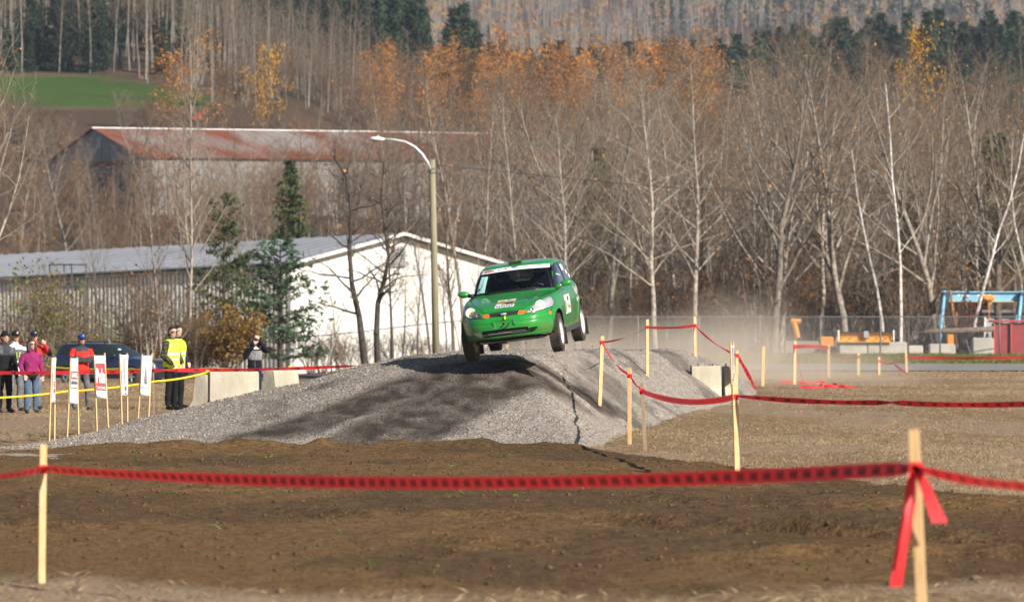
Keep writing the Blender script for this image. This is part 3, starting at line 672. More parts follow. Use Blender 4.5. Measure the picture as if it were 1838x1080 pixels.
single('leafy_bush', bush[1], 187, 243, 555, 'small olive bush behind the dark parked car', 'bush', parts=('stems', 'crown'), wid=0.9)
for px, yt in ((22, 500), (92, 470), (140, 520), (228, 500), (262, 470), (312, 480), (345, 520)):
    single('wall_shrub', SH[px % 3], px, 243 + px % 9, yt, 'tall bare brown shrub against the corrugated wall', 'shrub', 'bare shrubs against the corrugated wall', parts=('stems', 'crown'), wid=1.0)
for px, yt in ((10, 585), (235, 590), (270, 600), (150, 605), (320, 600), (50, 600), (208, 612)):
    single('low_bush', bush[2], px, 242 + px % 7, yt, 'low brown bush at the foot of the corrugated wall', 'bush', 'low bushes along the corrugated wall', parts=('stems', 'crown'), wid=1.3)
for k in range(64):                                                     # thicket behind the right-hand fence
    px = 930 + 960 * ((k * 0.618034) % 1.0)
    single('thicket_shrub', SH[k % 3], px, random.uniform(284, 325), random.uniform(400, 540), 'bare brown shrub in the thicket behind the chain link fence', 'shrub', 'bare shrubs behind the right-hand fence', parts=('stems', 'crown'), wid=1.2)
redberry = shrub(95, 3.0, 1.3, 14, 'dark', 'dark', leafmat('leaf_red', (0.28, 0.02, 0.02), 0.3, 1, 0, 0.2), 0.8, 0.06)
single('red_shrub', redberry, 1740, 283, 535, 'shrub with dark red leaves under the blue gantry beam', 'shrub', parts=('stems', 'crown'))

for px, yt in ((722, 470), (748, 430), (765, 500), (802, 455), (828, 480), (850, 440), (872, 500), (894, 470), (585, 520), (604, 500)):
    single('sapling', PS[px % 3], px, 262 + px % 5, yt, 'thin bare sapling against the white gable wall', 'sapling', 'thin saplings against the white gable', wid=1.3)
for k in range(14):
    single('gable_shrub', SH[k % 3], 560 + k * 25 + random.uniform(-8, 8), 263.5 + random.uniform(0, 3), random.uniform(575, 620), 'low bare shrub at the foot of the white gable', 'shrub', 'bare shrubs at the foot of the gable', parts=('stems', 'crown'), wid=1.4)
# --- mid wood: bare trees on the slope behind yard and warehouses
G1 = 'bare trees of the wood behind the road'; L1 = 'bare grey-brown tree in the wood on the rising ground behind the road'
for k in range(104):
    f = (k + 0.5) / 104; d = 292 + 150 * random.random() ** 1.3
    px = 890 + 1000 * ((k * 0.618034) % 1.0)
    pr = random.choice(PA[:4] + PM + PS); yt = 105 + 110 * random.random() + (1838 - px) * 0.02 - 0.05 * (d - 292)
    e = single('bare_tree', pr, px, d, yt, L1, 'tree', G1, wid=random.uniform(0.8, 1.15))
PSB = [proto('slim', s, 14, 0.11, 'pale', 'grey', orange, 0.03, 0.065) for s in (101, 102, 103)] + [proto('aspen', 104, 14, 0.12, 'grey', 'pale', orange, 0.02, 0.065), proto('maple', 105, 12, 0.13, 'pale', 'grey', orange, 0.02, 0.065)]
for k in range(62):
    px = 900 + 980 * ((k * 0.618034 + 0.77) % 1.0); d = random.uniform(288, 345)
    e = single('bare_tree', PSB[k % 5], px, d, random.uniform(130, 330), 'slender light-barked tree in the near wood behind the fence', 'tree', 'slender light-barked trees in the near wood', wid=random.uniform(0.9, 1.3))
    e.rotation_euler = (random.uniform(-0.10, 0.10), random.uniform(-0.16, 0.16), e.rotation_euler[2])
for k in range(110):                                                     # left: lower and sparser so the old barn shows
    px = -60 + 960 * ((k * 0.618034 + 0.3) % 1.0); d = random.uniform(372, 486)
    if d < 385 and px < 0: continue
    pr = random.choice(PA[:3] + PS + PT); yt = random.uniform(250, 345) if px < 600 else random.uniform(170, 280)
    if random.random() < 0.22: yt -= 90
    single('bare_tree', pr, px, d, yt, 'bare brown tree in the scrub between the warehouse and the old barn', 'tree', 'bare trees between warehouse and old barn', wid=random.uniform(0.9, 1.3))
for k in range(56):
    px = 240 + 680 * ((k * 0.618034 + 0.45) % 1.0); d = random.uniform(440, 484)
    single('bare_tree', random.choice(PT + PA[:2]), px, d, random.uniform(235, 320), 'brown bare tree close in front of the old barn', 'tree', 'bare trees close in front of the old barn', wid=random.uniform(1.0, 1.4))
for k in range(70):
    px = -60 + 1000 * ((k * 0.618034 + 0.1) % 1.0); d = random.uniform(366, 480)
    s = SH[k % 3]; e = plant('thicket_shrub', s, put(px, d), 'bare brown shrub in the thicket above the warehouse roof', 'shrub', 'bare shrubs above the warehouse roof', None, random.uniform(1.0, 1.9), ('stems', 'crown'))
for k in range(60):                                                     # scrub on the slope between barn and green field
    px = -40 + 960 * ((k * 0.618034 + 0.7) % 1.0); d = random.uniform(545, 592)
    plant('slope_shrub', SH[k % 3], put(px, d), 'russet shrub on the slope below the green field', 'shrub', 'russet shrubs on the slope above the old barn', None, random.uniform(1.0, 1.7), ('stems', 'crown'))
single('orange_tree', POX, 325, 505, 95, 'orange-leaved tree standing left of the rusty roof ridge', wid=1.0)
single('orange_tree', POY, 472, 520, 108, 'slender golden-orange tree in front of the white birches', wid=0.6)
single('orange_tree', POX, 684, 480, 135, 'sparse orange-leaved tree above the street lamp', wid=0.55)
single('orange_tree', POX, 915, 470, 95, 'thin orange-topped tree above the green car', wid=0.4)
single('orange_tree', POY, 1640, 440, 85, 'yellow-topped tree among the bare trees on the right', wid=0.5)
single('orange_tree', PO[3], 1275, 430, 150, 'patchy yellow-orange tree among the bare trees right of centre', wid=0.5)
for k in range(58):
    px = 655 + 640 * ((k * 0.618034 + 0.2) % 1.0); d = random.uniform(600, 690); yt = 66 + 55 * random.random() + max(0, 760 - px) * 0.05
    single('orange_tree', PO[k % 3], px, d, yt, 'orange-brown tree in the band of autumn trees beyond the barn', 'tree', 'orange autumn trees in the middle distance', wid=random.uniform(0.7, 1.0))
for k in range(44):
    px = 600 + 1280 * ((k * 0.618034 + 0.5) % 1.0); d = random.uniform(500, 620)
    single('bare_tree', PT[k % 3], px, d, random.uniform(120, 210) if px < 1300 else random.uniform(95, 150), 'brown bare tree on the slope in the middle distance', 'tree', 'brown bare trees in the middle distance', wid=random.uniform(0.9, 1.3))
# --- left hillside: pale trunks with dark conifers
for k in range(250):
    px = -60 + 840 * ((k * 0.618034 + 0.15) % 1.0); d = random.uniform(701, 800) - 88 * float(sstep(170, 440, px))
    e = plant('birch_tree', PF[k % 4], put(px, d), 'pale straight-trunked bare tree in the hillside wood above the green field', 'tree', 'pale bare trees on the left hillside', None, random.uniform(0.85, 1.35) * (1 - 0.52 * float(sstep(380, 470, px))))
for px, d, yt, w in ((55, 703, 60, 0.9), (160, 702, 62, 1.0), (118, 705, 82, 0.8), (190, 706, 88, 0.8), (292, 700, 30, 1.0), (20, 706, 80, 1.0), (215, 708, 110, 0.9), (30, 702, 110, 1.0), (600, 705, 30, 0.9), (560, 716, 70, 0.7), (360, 712, 60, 0.7)):
    single('spruce_tree', SP[px % 3], px, d, yt, 'dark spruce among the pale trunks at the top of the green field', 'tree', 'dark spruces along the green field', wid=w)
for k in range(40):
    px = -30 + 450 * ((k * 0.618034 + 0.6) % 1.0); d = random.uniform(703, 770)
    plant('spruce_tree', SP[k % 3], put(px, d), 'dark spruce between the pale trunks of the left hillside', 'tree', 'dark spruces within the left hillside wood', None, random.uniform(0.3, 0.85))
for k in range(80):
    px = 395 + 370 * ((k * 0.618034) % 1.0); d = random.uniform(720, 880)
    plant('spruce_tree', SP[k % 3], put(px, d), 'dark spruce on the upper left hillside', 'tree', 'dark spruces on the upper hillside', None, random.uniform(0.9, 1.4))
for px, d, yt, w in ((815, 760, 12, 1.2), (832, 765, 5, 1.2), (850, 770, 35, 1.1), (805, 770, 45, 1.0), (742, 740, 0, 0.9), (730, 750, 20, 1.0)):
    single('spruce_tree', SP[px % 3], px, d, yt, 'dark spruce in the clump at the foot of the far mountain', 'tree', 'dark spruces left of the valley', wid=w)
for k in range(46):
    px = 400 + 370 * ((k * 0.618034 + 0.35) % 1.0); d = random.uniform(625, 700)
    plant('birch_tree', PF[k % 4], put(px, d), 'pale slender bare tree at the foot of the hillside wood', 'tree', 'pale bare trees right of the green field', None, random.uniform(0.55, 0.85))
for k in range(40):
    px = 395 + 400 * ((k * 0.618034 + 0.8) % 1.0); d = random.uniform(600, 680)
    plant('slope_shrub', SH[k % 3], put(px, d), 'russet shrub right of the green field', 'shrub', 'russet shrubs right of the green field', None, random.uniform(1.2, 2.2), ('stems', 'crown'))
# --- right: dark conifer belt in front of the mountain
for k in range(96):
    px = 870 + 1010 * ((k * 0.618034 + 0.4) % 1.0); d = random.uniform(860, 960)
    yt = 92 - 62 * float(sstep(1000, 1720, px)) + random.uniform(-16, 30)
    if px < 1080: yt = random.uniform(70, 110)
    single('spruce_tree', SP[k % 3], px, d, yt, 'dark spruce in the conifer belt before the far mountain', 'tree', 'dark conifer belt on the right', wid=random.uniform(0.9, 1.3))
for k in range(40):
    px = 1080 + 790 * ((k * 0.618034 + 0.4) % 1.0); d = random.uniform(835, 900)
    plant('birch_tree', PF[k % 4], put(px, d), 'pale bare tree mixed into the conifer belt', 'tree', 'pale bare trees in the conifer belt', None, random.uniform(0.7, 1.15))

# --- far mountain wood: one mass
def far_wood():
    rg = np.random.default_rng(77); segs = []; leaves = {0: [], 1: [], 2: []}; n = 8200
    y = 1350 + 1750 * rg.random(n) ** 0.8; x = (rg.random(n) - 0.42) * 0.21 * y; z = h_ground(x, y)
    kind = fbm(x / 130, y / 150, 301, 3) + 0.3 * (rg.random(n) - 0.5)
    for i in range(n):
        H = 9 + 7 * rg.random(); p = np.array([x[i], y[i], z[i]])
        if kind[i] > 0.44:
            m = 26; f = rg.random(m) ** 0.7; q = p + np.stack([rg.normal(0, 1, m) * (1 - f) * 1.6, rg.normal(0, 1, m) * (1 - f) * 1.6, f * H * 0.95 + 0.5], 1); leaves[0].append(q)
        else:
            segs.append((p, p + np.array([rg.normal(0, 0.4), 0, H]), 0.16, 0.05))
            for b in range(7):
                f = 0.35 + 0.6 * rg.random(); a = rg.random() * 6.283; L = H * 0.2
                q = p + np.array([0, 0, f * H]); segs.append((q, q + np.array([math.cos(a) * L * 0.6, math.sin(a) * L * 0.6, L * 0.8]), 0.05, 0.02))
            if rg.random() < (0.30 if kind[i] > -0.1 else 0.12):
                m = 18; leaves[1 if rg.random() < 0.6 else 2].append(p + np.stack([rg.normal(0, 1.1, m), rg.normal(0, 1.1, m), H * (0.45 + 0.5 * rg.random(m))], 1))
    V, F = seg_mesh(segs, 3); fm = [np.zeros(len(F), int)]; Vs = [V]; Fs = [F]; b = len(V)
    for k, sz in ((0, 1.0), (1, 0.7), (2, 0.7)):
        v, f = cards(np.concatenate(leaves[k]), sz, rg, 0.5); Vs.append(v); Fs.append(f + b); b += len(v); fm.append(np.full(len(f), k + 1))
    o = mobj('far_wood', np.concatenate(Vs), np.concatenate(Fs), [mat('far_twig', (0.30, 0.27, 0.24), 0.9), spruce_n, orange, yellow], fm=np.concatenate(fm))
    setp(o, 'hazy mixed autumn wood covering the far mountain', 'wood', kind='stuff')
far_wood()
# ------------------------------------------------------------------ text as flat mesh
TXT = {}
def text_mesh(s, bold=0.0):
    """returns (V 2-D, F, width) of a one-unit-high string"""
    k = (s, bold)
    if k in TXT: return TXT[k]
    cu = bpy.data.curves.new('lettering', 'FONT'); cu.body = s; cu.size = 1.0; cu.resolution_u = 2; cu.offset = bold
    o = bpy.data.objects.new('lettering_tmp', cu); COL.objects.link(o)
    dg = bpy.context.evaluated_depsgraph_get(); me = o.evaluated_get(dg).to_mesh()
    V = np.array([(v.co.x, v.co.y) for v in me.vertices]); F = [tuple(p.vertices) for p in me.polygons]
    o.evaluated_get(dg).to_mesh_clear(); bpy.data.objects.remove(o); bpy.data.curves.remove(cu)
    lo = V.min(0); hi = V.max(0); V = V - lo; V[:, 1] /= (hi[1] - lo[1]); w = (hi[0] - lo[0]) / (hi[1] - lo[1]); V[:, 0] /= (hi[1] - lo[1])
    TXT[k] = (V, F, w); return TXT[k]

M_conc = mat('concrete', (0.50, 0.455, 0.345), 0.9, col2=(0.33, 0.295, 0.235), vscale=2.4, bump=0.5, bscale=25, stretch=(1, 1, 0.5))
M_steel = mat('galvanised', (0.13, 0.135, 0.14), 0.65, 0.2, var=0.15, vscale=4)
M_wood = mat('lath_wood', (0.70, 0.50, 0.27), 0.75, col2=(0.56, 0.36, 0.16), vscale=9, stretch=(6, 6, 0.8))
M_wood2 = mat('lath_weathered', (0.36, 0.26, 0.16), 0.8, col2=(0.27, 0.19, 0.12), vscale=9, stretch=(6, 6, 0.8))
M_white = mat('white_paint', (0.80, 0.79, 0.75), 0.6, var=0.06, vscale=0.7)
M_black = mat('black_rubber', (0.012, 0.012, 0.013), 0.7)

# ------------------------------------------------------------------ warehouse
def warehouse():
    A = Vector((-10.5, 270, 0)); Ld = Vector((-0.766, 0.643, 0)).normalized(); Gd = Vector((Ld.y, -Ld.x, 0))
    W = 15.4; LEN = 31.0; z0 = -1.1; ze = 4.45; zr = 5.88
    e = thing('warehouse', 'long low white warehouse with grey metal roof and ribbed side wall', 'building', (A.x, A.y, 0), math.atan2(Gd.y, Gd.x))
    # local x = across the gable, y = along the length
    Mw = mat('warehouse_white', (0.80, 0.79, 0.755), 0.75, col2=(0.66, 0.645, 0.60), vscale=0.5, stretch=(1, 1, 0.25))
    Mr = mat('warehouse_roof', (0.34, 0.355, 0.39), 0.65, 0.1, col2=(0.27, 0.28, 0.31), vscale=0.25, stretch=(1, 0.6, 1))
    b = MB(); b.prism([(0, z0), (W, z0), (W, ze), (W / 2, zr), (0, ze)], 0.0, 0.25); b.build('gable_wall', Mw, e)
    b = MB(); b.box((0.2, LEN / 2, (z0 + ze) / 2), (0.25, LEN - 0.6, ze - z0 - 0.06)); b.build('side_wall', mat('siding_shaded', (0.48, 0.45, 0.41), 0.8, col2=(0.36, 0.335, 0.30), vscale=0.35, stretch=(1, 1, 0.3)), e)  # darker than the ribs: shade between the corrugations put into the colour
    b = MB(); b.box((W - 0.2, LEN / 2, (z0 + ze) / 2), (0.25, LEN - 0.6, ze - z0 - 0.06)); b.build('side_wall', Mw, e)
    n = 112; b = MB()                                     # ribs of the siding, a few pixels each
    for k in range(n):
        y = 0.45 + k * (LEN - 1) / n; b.box((0.05, y, (z0 + ze) / 2), (0.14, 0.115, ze - z0 - 0.12))
    o = b.build('siding_ribs', mat('siding_sunlit', (0.80, 0.77, 0.71), 0.7, var=0.1, vscale=0.6), e); o['kind'] = 'stuff'  # paler than the wall behind: sunlit rib faces painted in
    sl = math.atan2(zr - ze, W / 2); Ls = math.hypot(zr - ze, W / 2) + 0.10
    for s in (-1, 1):
        R = Matrix.Rotation(s * sl, 3, 'Y'); c = Vector((W / 2 + s * (Ls / 2) * math.cos(sl), LEN / 2 - 0.2, zr - (Ls / 2) * math.sin(sl) + 0.10))
        b = MB(); b.box(c, (Ls, LEN + 0.5, 0.08), R)
        for k in range(34):
            y = -0.4 + k * 0.92; b.box(c + Vector((0, y - LEN / 2 + 0.2, 0)) + R @ Vector((0, 0, 0.07)), (Ls, 0.05, 0.02), R)
        b.build('roof', Mr, e)
        b = MB(); b.box(c + Vector((0, -LEN / 2 - 0.28, 0)) + R @ Vector((0, 0, -0.01)), (Ls, 0.05, 0.15), R); b.build('fascia', Mw, e)
    b = MB(); b.box((-0.10, LEN / 2, ze - 0.12), (0.10, LEN, 0.10)); b.build('gutter', mat('gutter_dark', (0.16, 0.15, 0.14), 0.6), e)
    v = MB(); v.box((7.7, -0.03, 4.83), (1.05, 0.06, 1.0)); vo = v.build('vent', mat('vent_grey', (0.30, 0.29, 0.28), 0.7), e)
    for k in range(8):
        s_ = MB(); s_.box((7.7, -0.09, 4.43 + 0.115 * k), (0.95, 0.09, 0.02), Matrix.Rotation(0.6, 3, 'X')); s_.build('slat', mat('slat_grey', (0.40, 0.39, 0.38), 0.6), vo)
    for ch in e.children_recursive:                      # whole shell sheared down along its length so the turned wall catches the sun
        for q in ch.data.vertices: q.co.z -= 0.033 * max(0.0, q.co.y)
    # outside ladder with landing
    lad = thing('wall_ladder', 'dark metal ladder cage with landing on the corrugated wall', 'ladder', e.location + (e.rotation_euler.to_matrix() @ Vector((-0.9, 13.9, 0))), e.rotation_euler[2])
    Md = mat('dark_iron', (0.09, 0.10, 0.11), 0.6, 0.3)
    for x in (-0.5, 0.5):
        for y in (-0.75, 0.75): b = MB(); b.tube([(x, y, z0), (x, y, 4.55)], 0.04, 6); b.build('upright', Md, lad)
    for z in (4.5, 3.4, 2.4):
        b = MB()
        for x in (-0.5, 0.5): b.tube([(x, -0.75, z), (x, 0.75, z)], 0.035, 6)
        b.build('rail', Md, lad)
    b = MB(); b.box((0, 0, 2.3), (1.1, 1.6, 0.08)); b.build('landing', Md, lad)
    for k in range(11):
        b = MB(); b.tube([(-0.5, 0.75, 0.0 + k * 0.4), (0.5, 0.75, 0.0 + k * 0.4)], 0.022, 5); b.build('rung', Md, lad)
warehouse()

# ------------------------------------------------------------------ old barn
def barn():
    th = math.radians(24); ap = Vector((-36.6, 500, 0)); W = 24.0; LEN = 39.5; z0 = 9.0; ze = 15.5; zr = 18.2
    e = thing('old_barn', 'old grey barn with long rust-red metal roof on the slope', 'barn', ap, th)
    Mg = mat('barn_grey', (0.36, 0.37, 0.40), 0.85, col2=(0.24, 0.25, 0.27), vscale=0.8, stretch=(2, 2, 0.25))
    Mlw = mat('barn_wall', (0.31, 0.305, 0.30), 0.85, col2=(0.22, 0.21, 0.20), vscale=0.6, stretch=(1, 1, 0.3))
    Mrust = mat('rusty_roof', (0.25, 0.22, 0.205), 0.8, 0.0, col2=(0.19, 0.048, 0.018), vscale=0.16, stretch=(1.0, 0.28, 1), detail=6)
    for q in Mrust.node_tree.nodes:
        if q.type == 'MAP_RANGE': q.inputs['From Min'].default_value = 0.47; q.inputs['From Max'].default_value = 0.62
    # local x along ridge, y across (front = -y)
    h = W / 2; M = Matrix.Rotation(math.radians(90), 4, 'Z')
    for k in range(12):                                   # gable boards
        ya = -h + k * 2.0; yb = ya + 1.93; f = lambda y: ze + (zr - ze) * (1 - abs(y) / h)
        pts = [(ya, z0), (yb, z0), (yb, f(yb))] + ([(0, zr)] if ya < 0 < yb else []) + [(ya, f(ya))]
        V = [(-0.12 - 0.03 * (k % 2), p[0], p[1]) for p in pts] + [(0.1, p[0], p[1]) for p in pts]; n = len(pts)
        F = [tuple(range(n)), tuple(range(2 * n - 1, n - 1, -1))] + [((i + 1) % n, i, n + i, n + (i + 1) % n) for i in range(n)]
        b = MB().add(V, F); b.build('gable_board', Mg, e)
    b = MB(); b.box((-0.25, -2.0, ze - 0.35), (0.16, 12, 0.35)); b.build('door_lintel', mat('rust_beam', (0.26, 0.08, 0.035), 0.8, var=0.3, vscale=1), e)
    b = MB(); b.box((-0.22, -2.0, (z0 + ze) / 2 - 0.4), (0.1, 10, ze - z0 - 0.8)); b.build('door', mat('barn_door', (0.14, 0.145, 0.155), 0.9, var=0.2, vscale=1), e)
    b = MB(); b.box((-0.2, -1.5, 17.0), (0.12, 1.0, 0.9)); b.build('hatch', mat('hatch_pale', (0.5, 0.5, 0.5), 0.8), e)
    for y in (-h, h):
        b = MB(); b.box((LEN / 2, y, (z0 + ze) / 2), (LEN, 0.2, ze - z0)); b.build('long_wall', Mlw, e)
    b = MB(); b.box((LEN, 0, (z0 + ze) / 2), (0.2, W, ze - z0)); b.build('end_wall', Mlw, e)
    sl = math.atan2(zr - ze, h); Ls = math.hypot(zr - ze, h) + 0.5
    for s in (-1, 1):
        R = Matrix.Rotation(-s * sl, 3, 'X'); c = Vector((LEN / 2, s * Ls / 2 * math.cos(sl), zr - Ls / 2 * math.sin(sl) + 0.1))
        b = MB(); b.box(c, (LEN + 0.8, Ls, 0.08), R)
        for k in range(44): b.box(c + R @ Vector((-LEN / 2 - 0.2 + k * 0.92, 0, 0.045)), (0.05, Ls, 0.02), R)
        b.build('roof', Mrust, e)
    b = MB(); b.box((LEN / 2, 0, zr + 0.17), (LEN + 0.9, 0.6, 0.10)); b.build('ridge_cap', mat('ridge_white', (0.66, 0.66, 0.68), 0.6), e)
barn()

# ------------------------------------------------------------------ street lamp and wire
def street_lamp():
    d = 253.0; b0 = put(783, d); top = at(776, 287, d)
    e = thing('street_lamp', 'wooden pole street lamp with curved metal arm and white head', 'street lamp', b0)
    t = top - b0
    b = MB(); b.tube([(0, 0, -0.3), t * 0.5, t], [0.17, 0.15, 0.125], 12); b.build('pole', mat('pole_wood', (0.30, 0.27, 0.17), 0.85, col2=(0.20, 0.18, 0.115), vscale=3, stretch=(3, 3, 0.3)), e, smooth=True)
    pts = [(773, 305), (768, 292), (758, 277), (745, 264), (728, 255), (708, 251), (688, 249.5)]
    P = [at(px, py, d) - b0 + Vector((0, -0.12, 0)) for px, py in pts]
    b = MB(); b.tube(P, 0.055, 8); b.build('arm', mat('arm_alu', (0.62, 0.63, 0.66), 0.35, 0.4), e, smooth=True)
    for py in (303, 310):
        b = MB(); b.lathe([(0.0, -0.04), (0.16, -0.04), (0.16, 0.04), (0.0, 0.04)], 12, M=Matrix.Translation(at(775.5, py, d) - b0)); b.build('clamp', M_steel, e)
    h = at(678, 249.5, d) - b0 + Vector((0, -0.12, 0))
    b = MB(); b.ell(h, (0.34, 0.15, 0.095), 20, 10, Matrix.Rotation(0.06, 3, 'Y')); ho = b.build('lamp_head', mat('lamp_white', (0.80, 0.83, 0.85), 0.35), e, smooth=True)
    b = MB(); b.ell(h + Vector((-0.06, 0, -0.05)), (0.22, 0.12, 0.10), 16, 8); b.build('lens', glassmat('lens_glass', (0.7, 0.75, 0.75), 0.25, (0.4, 0.4, 0.38)), ho, smooth=True)
    b = MB(); b.lathe([(0, 0), (0.04, 0), (0.04, 0.07), (0, 0.08)], 10, M=Matrix.Translation(h + Vector((0.02, 0, 0.085)))); b.build('photocell', mat('cell_grey', (0.5, 0.55, 0.6), 0.5), ho)
    # overhead wire
    P = [at(px, py, dd) for px, py, dd in ((777, 296, 253), (900, 308, 258), (1000, 318, 262), (1120, 330, 266), (1220, 338, 270), (1400, 345, 276), (1600, 345, 283), (1838, 338, 292), (1980, 330, 300))]
    w = MB(); w.tube(P, 0.014, 5); o = w.build('overhead_wire', mat('wire_black', (0.02, 0.02, 0.02), 0.6)); setp(o, 'thin dark overhead wire running right from the street lamp pole', 'wire')
street_lamp()

# ------------------------------------------------------------------ chain link fences
def chain_mat():
    m = bpy.data.materials.new('chain_link'); m.use_nodes = True; nt = m.node_tree; N = nt.nodes; L = nt.links; b = N['Principled BSDF']
    b.inputs['Base Color'].default_value = (0.16, 0.165, 0.17, 1); b.inputs['Metallic'].default_value = 0.5; b.inputs['Roughness'].default_value = 0.5
    tc = N.new('ShaderNodeTexCoord'); sx = N.new('ShaderNodeSeparateXYZ'); L.new(tc.outputs['Object'], sx.inputs[0])
    fac = None
    for sg in (1, -1):
        m1 = N.new('ShaderNodeMath'); m1.operation = 'MULTIPLY_ADD'; m1.inputs[1].default_value = sg; L.new(sx.outputs[2], m1.inputs[0]); L.new(sx.outputs[0], m1.inputs[2])
        m2 = N.new('ShaderNodeMath'); m2.operation = 'PINGPONG'; m2.inputs[1].default_value = 0.04; L.new(m1.outputs[0], m2.inputs[0])
        m3 = N.new('ShaderNodeMath'); m3.operation = 'LESS_THAN'; m3.inputs[1].default_value = 0.0024; L.new(m2.outputs[0], m3.inputs[0])
        if fac is None: fac = m3.outputs[0]
        else:
            mm = N.new('ShaderNodeMath'); mm.operation = 'MAXIMUM'; L.new(fac, mm.inputs[0]); L.new(m3.outputs[0], mm.inputs[1]); fac = mm.outputs[0]
    tr = N.new('ShaderNodeBsdfTransparent'); mx = N.new('ShaderNodeMixShader'); L.new(fac, mx.inputs[0]); L.new(tr.outputs[0], mx.inputs[1]); L.new(b.outputs[0], mx.inputs[2])
    L.new(mx.outputs[0], N['Material Output'].inputs['Surface']); return m
M_chain = chain_mat()
def fence(pxa, da, pxb, db, H, step, label):
    a = put(pxa, da); b_ = put(pxb, db); n = max(1, int((b_ - a).length / step))
    e = thing('chain_link_fence', label, 'fence', a)
    P = []
    for k in range(n + 1):
        q = a + (b_ - a) * (k / n); q.z = gz_at(q.x, q.y) - 0.02; P.append(q - a)
    for k, q in enumerate(P):
        m = MB(); m.tube([q + Vector((0, 0, -0.2)), q + Vector((0, 0, H + 0.06))], 0.04, 8); m.build('post', M_steel, e, smooth=True)
    for k in range(n):
        m = MB(); m.tube([P[k] + Vector((0, 0, H)), P[k + 1] + Vector((0, 0, H))], 0.026, 6, cap=False); m.build('rail', M_steel, e, smooth=True)
        z = Vector((0, 0, 1)); V = [P[k] + z * 0.04, P[k + 1] + z * 0.04, P[k + 1] + z * H, P[k] + z * H]
        ax = (P[k + 1] - P[k]).normalized(); me = mesh_data('wire_mesh', [(0, 0, 0.04), ((P[k + 1] - P[k]).length, 0, 0.04), ((P[k + 1] - P[k]).length, 0, H), (0, 0, H)], [(0, 1, 2, 3)], M_chain)
        o = link('wire_mesh', me, e, P[k]); o.rotation_euler = (0, -math.atan2(ax.z, math.hypot(ax.x, ax.y)), math.atan2(ax.y, ax.x))
fence(440, 264, 985, 262, 1.78, 1.95, 'chain link fence in front of the white warehouse gable')
fence(1035, 270, 1900, 276, 1.88, 2.9, 'chain link fence along the yard on the right')
def guardrail():
    a = at(455, 683, 225); b_ = at(760, 690, 222)
    e = thing('guardrail', 'dark steel guardrail behind the small concrete block', 'guardrail', a); n = 5
    prof = [(-0.03, -0.16), (0.05, -0.10), (-0.03, 0.0), (0.05, 0.10), (-0.03, 0.16)]
    dv = b_ - a; V = []; F = []
    for t in (0, 1):
        for (q, z) in prof: V.append(dv * t + Vector((0, -q, z + 0.15)))
    for k in range(4): F.append((k, k + 1, 5 + k + 1, 5 + k))
    m = MB().add(V, F); m.build('rail', mat('rail_dark', (0.10, 0.105, 0.11), 0.5, 0.3, var=0.3, vscale=2), e)
    for k in range(n):
        q = dv * ((k + 0.5) / n); m = MB(); m.box(q + Vector((0, 0.1, -0.5)), (0.12, 0.14, 1.5)); m.build('post', mat('rail_post', (0.12, 0.10, 0.08), 0.8), e)
guardrail()

